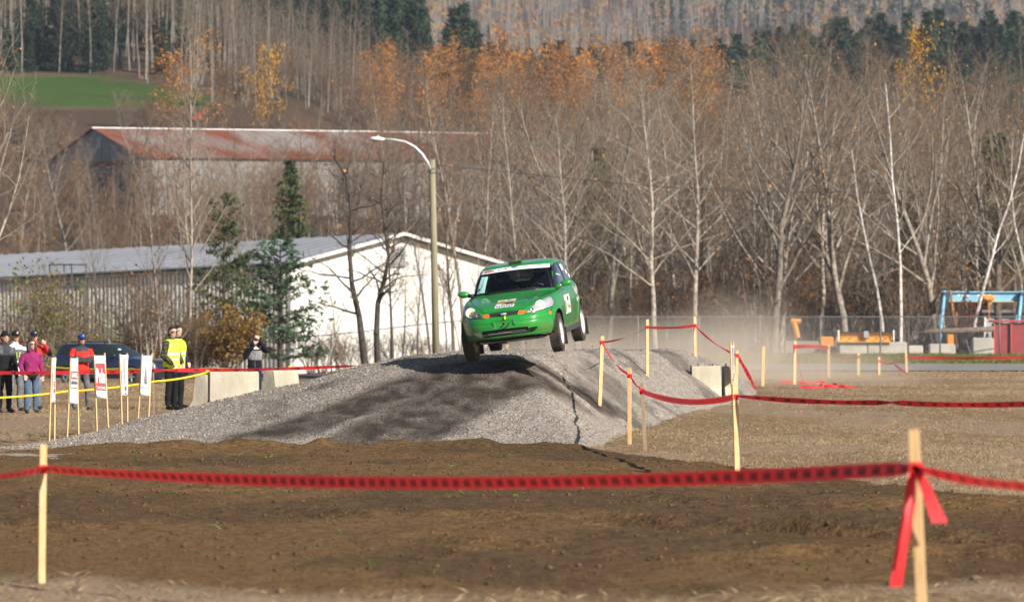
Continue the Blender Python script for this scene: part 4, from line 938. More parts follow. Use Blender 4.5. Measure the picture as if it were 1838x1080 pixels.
# ------------------------------------------------------------------ yard behind the right-hand fence
def bx(name, px0, px1, py0, py1, d, depth, m, parent, bev=0.02):
    a = at(px0, py1, d); b_ = at(px1, py0, d); b = MB(); b.box((a + b_) / 2 - parent.location + Vector((0, depth / 2, 0)), (b_.x - a.x, depth, b_.z - a.z), bev=bev); return b.build(name, m, parent)
def gantry():
    d = 284.0; base = put(1760, d); e = thing('gantry_crane', 'light blue gantry crane with orange hoist behind the fence', 'crane', base)
    Mb = mat('crane_blue', (0.22, 0.50, 0.68), 0.55, col2=(0.17, 0.40, 0.55), vscale=1.5); Mrs = mat('crane_rust', (0.30, 0.17, 0.08), 0.8, var=0.25, vscale=3); Md = mat('crane_dark', (0.03, 0.06, 0.09), 0.6)
    L = lambda px, py, dy=0.0: at(px, py, d) - base + Vector((0, dy, 0))
    a, b_ = L(1700, 524), L(1870, 526); w = (a + b_) / 2; len_ = (b_ - a).length
    m = MB(); m.box(w + Vector((0, 0, -0.2)), (len_, 0.08, 0.46)); m.box(w + Vector((0, 0, 0.03)), (len_, 0.34, 0.06)); m.box(w + Vector((0, 0, -0.44)), (len_, 0.34, 0.06), mi=1); m.build('beam', [Mb, mat('beam_edge', (0.45, 0.40, 0.22), 0.7)], e)
    g = -base.z + gz_at(base.x, d)
    for px in (1695, 1833):
        fx = L(px, 524).x
        m = MB(); m.box((fx + 0.05, 0, L(px, 533).z), (0.35, 1.0, 0.5), bev=0.03); m.build('end_carriage', Md, e)
        for dy in (-1, 1):
            m = MB(); m.tube([(fx, dy * 0.35, L(px, 522).z), (fx - 0.42, dy * 1.3, -0.1)], 0.085, 8); m.build('leg', Mb, e, smooth=True)
            m = MB(); m.tube([(fx + 0.28 + 0.36 * (dy > 0), dy * 0.3, L(px, 521).z), (fx + 0.62, dy * 0.9, -0.1)], 0.065, 8); m.build('brace', Mrs, e, smooth=True)
    c = L(1774, 535, -0.3); ho = MB(); ho.box(c, (0.38, 0.3, 0.30), bev=0.07); ho.ell(c + Vector((-0.16, 0, 0.0)), (0.18, 0.17, 0.15)); ho.ell(c + Vector((0.14, 0, 0.02)), (0.16, 0.17, 0.14)); Mo = mat('hoist_orange', (0.72, 0.27, 0.03), 0.55)
    h = ho.build('hoist', Mo, e, smooth=False)
    for k in range(9):
        m = MB(); m.tube([c + Vector((0.02 * math.sin(k * 2), 0, -0.16 - k * 0.085)), c + Vector((0.02 * math.cos(k), 0, -0.225 - k * 0.085))], 0.05 if k < 4 else 0.028, 6); m.build('chain', Mo, h)
    hp = c + Vector((0, 0, -1.0)); m = MB(); m.tube([hp + Vector((0.1 * math.sin(t), 0, -0.08 + 0.1 * math.cos(t))) for t in np.linspace(0, 4.4, 9)], 0.028, 6); m.build('hook', Mo, h)
    for pa, pb in ((1719, 1724), (1727, 1739), (1754, 1761), (1763, 1770), (1773, 1779)):   # worn white paint on the beam
        a, b_ = L(pa, 531.5, -0.045), L(pb, 528.5, -0.045); m = MB(); m.box((a + b_) / 2, (b_.x - a.x, 0.006, b_.z - a.z)); m.build('paint_mark', M_white, e)
gantry()
def yard():
    d = 280.0
    e = thing('red_shed', 'dark red metal shed with two door leaves at the right edge', 'shed', put(1815, d))
    Mr = mat('shed_red', (0.30, 0.030, 0.032), 0.6, col2=(0.22, 0.02, 0.022), vscale=3); Mf = mat('shed_frame', (0.45, 0.045, 0.045), 0.55)
    bx('body', 1787, 1872, 580, 645, d + 0.3, 2.4, mat('shed_dark', (0.02, 0.012, 0.012), 0.8), e)
    bx('door', 1787, 1808, 581, 643, d, 0.1, Mr, e); bx('door', 1817, 1850, 579, 643, d, 0.1, Mr, e)
    bx('frame', 1783, 1787, 578, 645, d - 0.1, 0.25, Mf, e); bx('frame', 1813.5, 1817, 578, 645, d - 0.1, 0.25, Mf, e); bx('frame', 1783, 1875, 574.5, 578, d - 0.2, 2.8, Mf, e)
    e = thing('grey_shed', 'pale blue-grey shed behind the red one', 'shed', put(1810, 292)); Mg = mat('shed_grey', (0.36, 0.38, 0.42), 0.7, var=0.1, vscale=1)
    bx('wall', 1766, 1900, 562, 645, 292, 5, Mg, e); bx('roof', 1762, 1904, 556, 561.5, 291.6, 5.8, mat('shed_roof', (0.16, 0.17, 0.19), 0.6), e); bx('corner_trim', 1766, 1770, 562, 645, 291.9, 0.08, M_white, e)
    e = thing('snow_plough', 'orange-yellow snow plough blade resting on grey concrete blocks', 'plough', put(1550, 277.4))
    My = mat('plough_yellow', (0.72, 0.36, 0.03), 0.55, col2=(0.60, 0.27, 0.03), vscale=2)
    a = at(1502, 614, 277.4) - e.location; b_ = at(1601, 598, 277.4) - e.location
    V = []; prof = [(0.0, 0.0), (0.10, 0.10), (0.14, 0.25), (0.08, 0.42), (-0.06, 0.52)]
    for x in (a.x, b_.x):
        for (q, z) in prof: V.append((x, q, a.z + z * 0.84))
        for (q, z) in prof: V.append((x, q + 0.05, a.z + z * 0.84))
    F = [(k, k + 1, 10 + k + 1, 10 + k) for k in range(4)] + [(5 + k, 15 + k, 16 + k, 6 + k) for k in range(4)] + [(4, 9, 19, 14), (0, 10, 15, 5)]
    MB().add(V, F).build('blade', My, e, smooth=False)
    bx('top_edge', 1502, 1601, 595, 598.5, 277.5, 0.2, mat('plough_black', (0.02, 0.02, 0.02), 0.6), e); bx('hinge_box', 1550, 1559, 594, 606, 277.2, 0.2, mat('box_grey', (0.33, 0.34, 0.36), 0.6), e)
    for px in (1505, 1604): bx('marker', px - 1.5, px + 1.5, 592, 612, 277.3, 0.06, M_white, e)
    for k in range(6):
        bx('stripe', 1506 + k * 16, 1512 + k * 16, 606.5, 609, 277.35, 0.02, mat('stripe_red', (0.5, 0.06, 0.03), 0.6), e)
    for lab, p0, p1, q0, q1 in (('concrete block under the left half of the yellow plough', 1506, 1556, 614, 645), ('concrete block under the right half of the yellow plough', 1557, 1628, 613.5, 645), ('low white concrete block right of the plough', 1630, 1657, 620, 645), ('low pale block beside the legs of the blue gantry', 1668, 1715, 617, 645), ('cream concrete block left of the red shed', 1746, 1784, 606, 645)):
        e = thing('concrete_block', lab, 'concrete block', put((p0 + p1) / 2, 278)); bx('block', p0, p1, q0, q1, 277.6 if q0 < 616 else 278.5, 0.9, mat('block_pale', (0.40, 0.375, 0.33), 0.9, var=0.15, vscale=1.5), e, 0.05); bx('lifting_eye', (p0 + p1) / 2 - 1, (p0 + p1) / 2 + 1, q0 - 1.5, q0, 278.6 + (0 if q0 >= 616 else -0.6), 0.06, M_steel, e, 0)
    e = thing('log', 'long grey log propped up behind the fence', 'log', put(1720, 279.5))
    P = [at(px, py, 279.5) - e.location for px, py in ((1648, 597), (1680, 594), (1730, 593), (1785, 590))]
    m = MB(); m.tube(P, [0.10, 0.13, 0.15, 0.13], 10); m.build('trunk', bark_mat('brown'), e, smooth=True)
    for px in (1668, 1772):
        m = MB(); q = at(px, 597, 279.5) - e.location; m.tube([q, Vector((q.x - 0.3, 0.4, 0))], 0.05, 6); m.tube([q, Vector((q.x + 0.3, -0.4, 0))], 0.05, 6); m.build('trestle', bark_mat('dark'), e)
    e = thing('leaning_post', 'dark steel post leaning behind the fence below the log', 'post', put(1745, 277)); m = MB(); a = at(1734, 612, 277) - e.location; b_ = at(1746, 646, 277) - e.location; m.tube([a, b_], 0.05, 8); m.build('shaft', mat('dark_iron', (0.09, 0.10, 0.11)), e)
    m = MB(); m.tube([a + (a - b_).normalized() * 0.05, a], 0.062, 8); m.build('cap', M_steel, e)
    e = thing('orange_loader', 'orange loader arm half lost in the dust behind the fence', 'loader', put(1420, 279)); Mo = mat('loader_orange', (0.62, 0.24, 0.03), 0.6)
    L = lambda px, py, d=279: at(px, py, d) - e.location
    m = MB(); m.tube([L(1425, 578), L(1432, 606)], 0.14, 8); m.tube([L(1420, 576), L(1438, 576)], 0.12, 8); m.build('arm', Mo, e)
    bx('body', 1470, 1496, 604, 640, 279, 1.6, Mo, e, 0.05); bx('bucket', 1408, 1470, 612, 640, 279, 1.0, mat('bucket_grey', (0.20, 0.19, 0.18), 0.7), e, 0.05)
    for px in (1476, 1492):
        m = MB(); m.lathe([(0.0, -0.15), (0.30, -0.15), (0.36, -0.08), (0.36, 0.08), (0.30, 0.15), (0, 0.15)], 18, axis='y', M=Matrix.Translation(L(px, 634) + Vector((0, -0.2, 0)))); m.build('wheel', M_black, e)
    e = thing('orange_generator', 'small orange machine under the blue gantry', 'machine', put(1708, 282.5)); bx('body', 1700, 1712, 600, 618, 282.5, 0.5, Mo, e, 0.03); bx('skid', 1699, 1713, 618, 641, 282.5, 0.5, M_black, e, 0)
    # red tractor and white shed far up the slope
    e = thing('red_tractor', 'tiny red tractor at the foot of the green field', 'tractor', put(352, 596)); e.scale = (0.42,) * 3; m = MB(); m.box((0, 0, 1.1), (2.0, 1.0, 0.8), bev=0.08); m.build('hood', mat('tractor_red', (0.5, 0.03, 0.02), 0.5), e)
    m = MB(); m.box((0.9, 0, 1.7), (1.1, 1.1, 1.5), bev=0.08); m.build('cab', mat('tractor_red', ()), e)
    for x, r in ((-0.7, 0.45), (0.9, 0.7)):
        for y in (-0.7, 0.7): m = MB(); m.lathe([(0, -0.15), (r * 0.8, -0.15), (r, 0), (r * 0.8, 0.15), (0, 0.15)], 16, axis='y', M=Matrix.Translation((x, y, r))); m.build('wheel', M_black, e)
    e = thing('white_cottage', 'tiny white cottage glimpsed through the wood above the car', 'house', at(907, 199, 560)); m = MB(); m.box((0, 1.5, 0.05), (0.9, 3, 0.35)); m.build('wall', M_white, e); m = MB(); m.prism([(-0.55, 0.225), (0.55, 0.225), (0, 0.4)], -0.1, 3.1); m.build('roof', mat('cottage_roof', (0.6, 0.6, 0.62), 0.6), e)
yard()
# ------------------------------------------------------------------ stakes
STK = {}
def stake(key, px0, y0, px1, y1, d, label, wpx=None, weathered=False, w=0.045, zb=None, group=None):
    """lath from base (px0,y0) to top (px1,y1) at distance d"""
    b0 = at(px0, y0, d); b1 = at(px1, y1, d)
    e = thing('wooden_stake', label, 'stake', b0, 0.0, group); t = b1 - b0; L = t.length; u = t.normalized()
    m = MB(); ax = Vector((1, 0, 0)); ay = u.cross(ax).normalized(); ax = ay.cross(u).normalized(); h = w * 0.43; th = 0.012
    rot = random.uniform(-0.35, 0.35); c, s_ = math.cos(rot), math.sin(rot); ax, ay = ax * c + ay * s_, ay * c - ax * s_
    ring = lambda q, k: [q + ax * h * k + ay * th * 1.3, q - ax * h * k + ay * th * 1.3, q - ax * h * k - ay * th * 1.3, q + ax * h * k - ay * th * 1.3]
    V = []
    for q, k in ((-u * 0.25, 0.3), (-u * 0.1, 1.0), (u * (L * 0.5) + ay * random.uniform(-0.006, 0.006), 1.0), (u * (L - 0.004), 1.0), (u * L, 0.9)): V += ring(Vector(q), k)
    F = [(3, 2, 1, 0), (16, 17, 18, 19)] + [(4 * i + k, 4 * i + (k + 1) % 4, 4 * i + 4 + (k + 1) % 4, 4 * i + 4 + k) for i in range(4) for k in range(4)]
    m.add(V, F); m.build('lath', M_wood2 if weathered else M_wood, e)
    STK[key] = (e, b0, u, L); return e
def on(key, f=None, py=None):
    e, b0, u, L = STK[key]
    if py is not None:
        d = b0.y; z = CAMZ - (py - HOR) * d / FPX; f = (z - b0.z) / (u.z * L)
    return b0 + u * (L * f)
stake('A', 1077, 712, 1081, 603, 101.5, 'stake with red tape on the right flank of the mound, nearest the car', w=0.075)
stake('B', 1162, 664, 1162, 573, 112, 'tall pale stake on top of the mound, middle of the three joined by red tape', w=0.065)
stake('C', 1248, 640, 1247, 568, 124, 'reddish stake at the far end of the mound top', w=0.065)
stake('F', 1130, 801, 1130, 660, 92.8, 'bright stake at the foot of the mound, left of the pair on the grass', w=0.065)
stake('G', 1159, 824, 1152, 687, 88.6, 'weathered grey stake on the grass, right of the bright one at the mound foot', weathered=True, w=0.06)
stake('H', 1324, 869, 1319, 690, 74, 'stake in the right field where red tape meets in front of the concrete blocks', w=0.085)
stake('E', 1369, 702, 1371, 621, 140, 'plain stake without tape, right of the gravel mound', w=0.085)
stake('D', 1322, 690, 1323.5, 629, 122, 'short stake behind the narrow white sign on the mound', w=0.06)
stake('I', 1426, 690, 1427, 612, 144, 'stake with red tape hanging down to the ground, far right field', w=0.085)
stake('J', 1488, 682, 1487, 617, 160, 'orange-toned stake right of the hanging tape', w=0.085)
stake('K', 1541, 680, 1541, 632, 166, 'third stake in the far row before the road', w=0.09)
stake('L', 1578, 680, 1578, 640, 168, 'shortest stake of the far row before the road', w=0.08)
stake('M', 1628, 679, 1626, 630, 170, 'rightmost stake of the far row before the road', w=0.08)
stake('N', 75, 1046, 78, 797, 45.9, 'large stake in the left foreground', w=0.062)
stake('O', 1660, 1216, 1640, 770, 34.0, 'large blurred stake with hanging red tape in the right foreground', w=0.068)
stake('P', 745, 650, 745, 628, 116, 'tip of a stake showing over the left end of the mound crest', w=0.06)
stake('Q', 865.5, 652, 865, 620, 118, 'stake seen under the car beside its front wheel', w=0.05)
stake('R', 911.5, 652, 911, 618, 118, 'stake seen under the middle of the car', w=0.05)
stake('T', 276, 730, 275, 650, 118, 'thin reddish stake behind the sign with the spire drawing', weathered=True, w=0.03)
for k_, sg in (('OFFL', (-60, 850, 42)), ('OFFR', (1990, 862, 31))): pass

# ------------------------------------------------------------------ barrier tape
M_tape = mat('tape_red', (0.74, 0.035, 0.042), 0.45, var=0.12, vscale=6, spec=0.4)
_b = M_tape.node_tree.nodes['Principled BSDF']; _t = M_tape.node_tree.nodes.new('ShaderNodeBsdfTranslucent'); _t.inputs[0].default_value = (0.75, 0.03, 0.04, 1)
_m = M_tape.node_tree.nodes.new('ShaderNodeMixShader'); _m.inputs[0].default_value = 0.3
M_tape.node_tree.links.new(_b.outputs[0], _m.inputs[1]); M_tape.node_tree.links.new(_t.outputs[0], _m.inputs[2]); M_tape.node_tree.links.new(_m.outputs[0], M_tape.node_tree.nodes['Material Output'].inputs['Surface'])
M_ink = mat('tape_ink', (0.02, 0.015, 0.02), 0.6)
def tape(spans, label, width=0.07, seed=1, letters=True, group=None, mt=None, knots=(), period=0.27):
    """spans: list of (p, q, sag, twist0, twist1); ribbon hangs upright, twist in radians leans it"""
    rr = random.Random(seed); V = []; F = []; LV = []; LF = []
    org = spans[0][0]
    TV, TF, tw = text_mesh('DANGER', 0.05) if letters else (None, None, 0)
    for (p, q, sag, t0, t1) in spans:
        L = (q - p).length; n = max(8, min(90, int(L / 0.12)))
        ph = rr.random() * 6; b = len(V); ctr = []; wv = []; nv = []
        dxy = (q - p); side = Vector((dxy.y, -dxy.x, 0)); side = side.normalized() if side.length > 1e-6 else Vector((0, -1, 0))
        if side.y > 0: side = -side
        for k in range(n + 1):
            t = k / n; c = p.lerp(q, t) + Vector((0, 0, -4 * sag * t * (1 - t)))
            tw_ = t0 + (t1 - t0) * t + 0.25 * math.sin(ph + t * 9) * min(1, 6 * t * (1 - t))
            w = Vector((0, 0, 1)) * math.cos(tw_) + side * math.sin(tw_); nrm = side * math.cos(tw_) - Vector((0, 0, 1)) * math.sin(tw_)
            hw = width / 2 * min(1.0, 0.35 + 5 * min(t, 1 - t) * L / 0.5 * 0.3)
            ctr.append(c); wv.append(w * hw); nv.append(nrm)
            V += [c - w * hw - org, c + w * hw - org]
        F += [(b + 2 * k, b + 2 * k + 2, b + 2 * k + 3, b + 2 * k + 1) for k in range(n)]
        if letters:
            m = int(L / period)
            for j in range(m):
                u0 = (j + 0.3) * period; hgt = width * 0.56; lw = 0.095; bb = len(LV)
                for (x, y) in TV:
                    u = min(0.9999, (u0 + (x / tw) * lw) / L) * n; i = int(u); f = u - i
                    c = ctr[i].lerp(ctr[i + 1], f); w = wv[i].lerp(wv[i + 1], f)
                    LV.append(c + w * ((y - 0.5) * 2 * hgt / width) + nv[i] * 0.002 - org)
                LF += [tuple(a + bb for a in f_) for f_ in TF]
    e = thing('barrier_tape', label, 'tape', org, 0, group)
    mobj('ribbon', [tuple(v) for v in V], F, mt or M_tape, e, smooth=True)
    if letters and LV: o = mobj('lettering', [tuple(v) for v in LV], LF, M_ink, e); o['kind'] = 'stuff'
    for kn in knots:
        m = MB(); m.box(Vector(kn) - org, (0.085, 0.05, width * 1.05), bev=0.008); m.build('knot', mt or M_tape, e)
    return e
offL = at(-160, 850, 41); offR = at(2050, 868, 30)
n_ = on('N', py=841); o_ = on('O', py=840)
tape([(offL, n_, 0.05, 0.3, 0.5)], 'red tape running off the left edge from the foreground stake', 0.06, 3, knots=[n_])
tape([(n_, o_, 0.10, 0.75, -0.1)], 'long sagging red tape across the foreground with dark lettering', 0.092, 4, period=0.165)
tape([(o_, offR, 0.06, 0.8, 0.3)], 'red tape running off the right edge from the blurred stake', 0.075, 5, knots=[o_])
# tape ends hanging at the blurred foreground stake
def hang(P, w0, w1, label, tw=0.0):
    V = []; F = []; org = P[0]
    for k, p in enumerate(P):
        t = k / (len(P) - 1); w = w0 + (w1 - w0) * t; a = Vector((math.cos(tw + 0.5 * t), 0.8 * math.sin(tw + 0.5 * t), 0)) * w / 2
        V += [p - a - org, p + a - org]
    F = [(2 * k, 2 * k + 1, 2 * k + 3, 2 * k + 2) for k in range(len(P) - 1)]
    e = thing('tape_end', label, 'tape', org); mobj('strip', V, F, M_tape, e, smooth=True); m = MB(); m.box((0, 0, 0), (w0 * 1.1, 0.03, 0.05), bev=0.005); m.build('knot', M_tape, e)
d = 33.9
hang([at(1638, 842, d), at(1634, 880, d - 0.05), at(1628, 930, d - 0.12), at(1617, 990, d - 0.15), at(1608, 1052, d - 0.15)], 0.05, 0.115, 'long loose red tape end hanging left of the blurred stake', 0.3)
hang([at(1642, 842, d), at(1640, 900, d - 0.2), at(1632, 960, d - 0.25), at(1622, 1010, d - 0.25)], 0.05, 0.10, 'shorter red tape strip hanging close to the blurred stake', 1.0)
hang([at(1646, 842, d), at(1660, 870, d - 0.05), at(1674, 905, d - 0.08), at(1687, 938, d - 0.1)], 0.05, 0.10, 'loose red tape end hanging right of the blurred stake', -0.3)
tape([(on('A', py=614), on('F', py=672), 0.10, 1.1, 0.2)], 'red tape slanting down from the flank stake to the bright stake', 0.06, 6, knots=[on('A', py=614)])
tape([(on('F', py=674), on('G', py=701), 0.02, 0.2, 0.2)], 'short red tape between the bright and the weathered stake', 0.06, 7, knots=[on('F', py=674)])
tape([(on('G', py=702), on('H', py=712), 0.11, 0.1, 0.1)], 'sagging red tape from the weathered stake to the right field stake', 0.085, 8, knots=[on('G', py=702)])
tape([(on('A', py=614), on('B', py=587), 0.06, 1.0, 1.0)], 'red tape along the mound top between the first two stakes', 0.06, 9, knots=[on('B', py=587)])
tape([(on('B', py=587), on('C', py=584), 0.03, 0.9, 0.3)], 'red tape between the two rear stakes on the mound top', 0.065, 10, knots=[on('C', py=584)])
dd = on('D', py=638)
tape([(on('C', py=585), dd, 0.07, 0.4, 0.7)], 'red tape falling from the far mound stake past the narrow white sign', 0.075, 11, knots=[dd])
tape([(dd, at(1358, 701, 124), -0.02, 0.6, 0.2)], 'red tape dropping from the short stake to the ground', 0.09, 12, letters=True)
tape([(on('H', py=710), at(1600, 722, 72), 0.03, 0.7, 0.2), (at(1600, 722, 72), at(1900, 722, 69), 0.03, 0.2, 0.3)], 'long red tape crossing the right field to the edge', 0.07, 13, knots=[on('H', py=712)])
tape([(on('I', py=622), on('J', py=624), -0.02, 0.2, 0.1), (on('J', py=624), on('J', py=632), 0.0, 1.0, 1.0)], 'red tape between the first two stakes of the far row', 0.10, 14, knots=[on('I', py=622)])
tape([(on('J', py=632), on('K', py=640), 0.10, 0.9, 0.9)], 'thin drooping tape to the third far stake', 0.08, 15, knots=[on('K', py=640)])
tape([(on('I', py=622), at(1436, 668, 143.5), 0.0, 0.3, 0.2), (at(1436, 668, 143.5), at(1444, 690, 143.2), 0.0, 0.2, 0.8)], 'loose red tape hanging down beside the far stake', 0.10, 16)
tape([(on('L', py=648), on('M', py=642), 0.12, 0.8, 0.9)], 'tape between the two rightmost far stakes', 0.08, 17, knots=[on('L', py=648)])
tape([(at(1600, 649, 169), at(1638, 676, 168), 0.03, 0.2, 0.4)], 'torn tape end drooping below the rightmost far stake', 0.10, 18)
tape([(on('M', py=641), at(1870, 640, 182), 0.03, 0.6, 0.6)], 'red tape running along the road to the right edge', 0.09, 19)
def ground_tape(px0, px1, y0, y1, d, label, seed):
    rr = random.Random(seed); P = []
    for k in range(13):
        t = k / 12; q = at(px0 + (px1 - px0) * t, y0 + (y1 - y0) * t, d); q.z = gz_at(q.x, q.y) + 0.03 + 0.05 * rr.random() ** 2; q.y += rr.uniform(-0.4, 0.4); P.append(q)
    V = []; org = P[0].copy(); org.z -= 0.02
    for p in P:
        a = Vector((0.02, 0.03, rr.uniform(0.015, 0.05))); V += [p - a * 0.6 - org, p + a - org]
    e = thing('fallen_tape', label, 'tape', org); mobj('ribbon', V, [(2 * k, 2 * k + 2, 2 * k + 3, 2 * k + 1) for k in range(12)], M_tape, e, smooth=True)
    m = MB(); m.box(P[6] - org, (0.12, 0.1, 0.05), bev=0.01); m.build('crumple', M_tape, e)
ground_tape(1395, 1482, 693, 690, 145, 'crumpled red tape lying at the foot of the far taped stake', 1)
ground_tape(1473, 1512, 707, 705, 138, 'upper scrap of red tape lying in the right field', 2)
ground_tape(1435, 1535, 711, 713, 136, 'long scrap of red tape lying in the right field', 3)
# spectators' side
pL = at(-60, 668, 116); pS = at(300, 664, 115); pB = at(640, 656, 116); pP = on('P', py=640)
tape([(pL, pS, 0.03, 0.1, 0.1), (pS, pB, 0.03, 0.2, 0.9)], 'red tape in front of the spectators on the left', 0.075, 20, period=0.42)
tape([(pB, pP, 0.03, 0.9, 0.3), (pP, on('Q', py=632), 0.05, 0.3, 0.6), (on('Q', py=632), on('R', py=634), 0.06, 0.6, 0.6), (on('R', py=634), at(985, 650, 119), 0.02, 0.6, 0.5)], 'red tape behind the mound crest passing under the car', 0.07, 21)
M_yel = mat('rope_yellow', (0.72, 0.52, 0.02), 0.6)
def rope(P, r, label):
    org = P[0]; m = MB(); pts = []
    for a, b_ in zip(P[:-1], P[1:]):
        for k in range(10):
            t = k / 10; pts.append(a.lerp(b_, t) - org + Vector((0, 0, -0.12 * t * (1 - t))))
    pts.append(P[-1] - org); e = thing('yellow_rope', label, 'rope', org); m.tube(pts, r, 6); m.build('strand', M_yel, e, smooth=True)
    m = MB(); m.ell(P[-1] - org, (0.05, 0.05, 0.05), 8, 6); m.build('knot', M_yel, e)
rope([at(-50, 715, 104), at(120, 702, 106), at(280, 684, 109), at(372, 668, 110)], 0.022, 'yellow rope slanting up from the left edge to the concrete block')
rope([at(78, 658, 130), at(220, 662, 128), at(382, 661, 124), at(520, 660, 122)], 0.026, 'yellow rope level behind the red tape beside the spectators')

# ------------------------------------------------------------------ concrete barriers
def barrier(px, py_base, d, L, rz, label, H=0.81, tilt=0.0, z=None):
    b0 = at(px, py_base, d)
    if z is not None: b0.z = z
    prof = [(-0.30, 0), (0.30, 0), (0.30, 0.08), (0.17, 0.30), (0.115, H - 0.03), (0.09, H), (-0.09, H), (-0.115, H - 0.03), (-0.17, 0.30), (-0.30, 0.08)]
    e = thing('concrete_barrier', label, 'barrier', b0, rz); e.rotation_euler = (0, tilt, rz)
    bm = bmesh.new(); n = len(prof); rg = random.Random(int(px)); N = 9
    rings = [[bm.verts.new(((k / N - 0.5) * L + (rg.uniform(-0.012, 0.012)), p[0] + rg.uniform(-0.004, 0.004), p[1] + rg.uniform(-0.006, 0.006))) for p in prof] for k in range(N + 1)]
    for k in range(N):
        for i in range(n): bm.faces.new((rings[k][i], rings[k][(i + 1) % n], rings[k + 1][(i + 1) % n], rings[k + 1][i]))
    bm.faces.new(rings[0][::-1]); bm.faces.new(rings[-1])
    bmesh.ops.recalc_face_normals(bm, faces=bm.faces); me = bpy.data.meshes.new('block'); bm.to_mesh(me); bm.free(); me.materials.append(M_conc); link('block', me, e)
    for sx in (-0.25, 0.25):
        m = MB(); m.tube([(sx * L, -0.03, H - 0.02), (sx * L, -0.03, H + 0.045), (sx * L, 0.03, H + 0.045), (sx * L, 0.03, H - 0.02)], 0.011, 6); m.build('lifting_loop', mat('rebar', (0.16, 0.10, 0.06), 0.7, 0.3), e)
    return e
barrier(419, 742, 110.0, 0.95, 0.20, 'large pale concrete barrier half buried in gravel left of the mound')
barrier(372, 745, 112.5, 0.9, 1.35, 'concrete barrier end peeking out behind the large pale barrier')
barrier(504, 738, 112.5, 0.9, 1.05, 'small trapezoid concrete barrier beside the woman with the camera')
barrier(1266, 721, 117.2, 0.60, 0.12, 'concrete barrier stuck in the right flank of the mound, left of the dark gap', H=0.74)
barrier(1308, 721, 117.6, 0.24, 0.15, 'concrete barrier stuck in the right flank of the mound, right of the dark gap', H=0.74)

# ------------------------------------------------------------------ cloth signs on laths
M_cloth = mat('banner_white', (0.80, 0.80, 0.80), 0.7); M_red = mat('banner_red', (0.60, 0.035, 0.045), 0.6); M_dk = mat('banner_ink', (0.03, 0.03, 0.035), 0.6); M_gr = mat('banner_grey', (0.30, 0.31, 0.32), 0.6)
def sign(label, l0, l1, r0, r1, top, bot, d, skew, art, cx=0.0):
    """laths l0->l1, r0->r1 (base, top in px,py); cloth from row top to row bot; skew turns the sign edge-on"""
    b0 = at(*l0, d); e = thing('banner_sign', label, 'sign', b0)
    dy = skew
    La, Lb = Vector((0, 0, 0)), at(*l1, d) - b0; Ra, Rb = at(*r0, d) - b0 + Vector((0, dy, 0)), at(*r1, d) - b0 + Vector((0, dy, 0))
    for a, b_ in ((La, Lb), (Ra, Rb)):
        u = (b_ - a).normalized(); m = MB(); m.tube([a - u * 0.2, a + (b_ - a) * 0.5, b_], 0.017, 4); m.build('lath', M_wood, e)
    zt = CAMZ - (top - HOR) * d / FPX - b0.z; zb = CAMZ - (bot - HOR) * d / FPX - b0.z
    pl = lambda z: La.lerp(Lb, z / Lb.z); pr = lambda z: Ra.lerp(Rb, (z - Ra.z) / (Rb.z - Ra.z))
    def S(u, v, off=0.0):
        z = zb + (zt - zb) * v; a = pl(z); b_ = pr(z); q = a.lerp(b_, u); nrm = Vector((-(b_ - a).y, (b_ - a).x, 0)).normalized()
        if nrm.y > 0: nrm = -nrm
        return q + nrm * (0.022 + off + 0.012 * math.sin(u * 3.1 + v * 4)) + Vector((0, 0, -0.02 * u * (1 - v)))
    nu, nv = 6, 10; V = [S(i / nu, j / nv) for j in range(nv + 1) for i in range(nu + 1)]
    F = [(j * (nu + 1) + i, j * (nu + 1) + i + 1, (j + 1) * (nu + 1) + i + 1, (j + 1) * (nu + 1) + i) for j in range(nv) for i in range(nu)]
    cl = mobj('cloth', V, F, M_cloth, e, smooth=True); cl.modifiers.new('thick', 'SOLIDIFY').thickness = 0.003
    lay = [0.004]
    def rect(u0, v0, u1, v1, m, nm='print', off=0.0):
        V = [S(u0 + (u1 - u0) * i / 5, v0 + (v1 - v0) * j / 3, lay[0] + off) for j in range(4) for i in range(6)]
        mobj(nm, V, [(j * 6 + i, j * 6 + i + 1, j * 6 + i + 7, j * 6 + i + 6) for j in range(3) for i in range(5)], m, cl, smooth=True)
    def txt(s, u0, v0, u1, v1, m, bold=0.0, rot=False, off=0.004):
        TV, TF, tw = text_mesh(s, bold)
        V = [S(u0 + (u1 - u0) * (x / tw if not rot else y), v0 + (v1 - v0) * (y if not rot else 1 - x / tw), lay[0] + off) for x, y in TV]
        mobj('lettering', V, TF, m, cl)
    art(rect, txt, S)
M_wt = mat('print_white', (0.85, 0.85, 0.85), 0.6)
def art2(R, T, S):
    R(0.02, 0.54, 0.98, 0.72, M_red); T('GRAVEL', 0.06, 0.575, 0.94, 0.685, M_wt, 0.02)
    R(0.03, 0.415, 0.97, 0.51, M_gr)
    for k in range(7): R(0.06 + 0.13 * k, 0.435, 0.15 + 0.13 * k, 0.475 + 0.02 * (k % 2), M_dk, off=0.003)
    for k in range(6): R(0.06 + 0.15 * k, 0.33, 0.17 + 0.15 * k, 0.365, M_red)
def art3(R, T, S):
    R(0.05, 0.18, 0.96, 0.82, M_red); T('Pole', 0.10, 0.345, 0.92, 0.70, M_wt, 0.035); T('RACING', 0.14, 0.215, 0.90, 0.275, M_wt, 0.01)
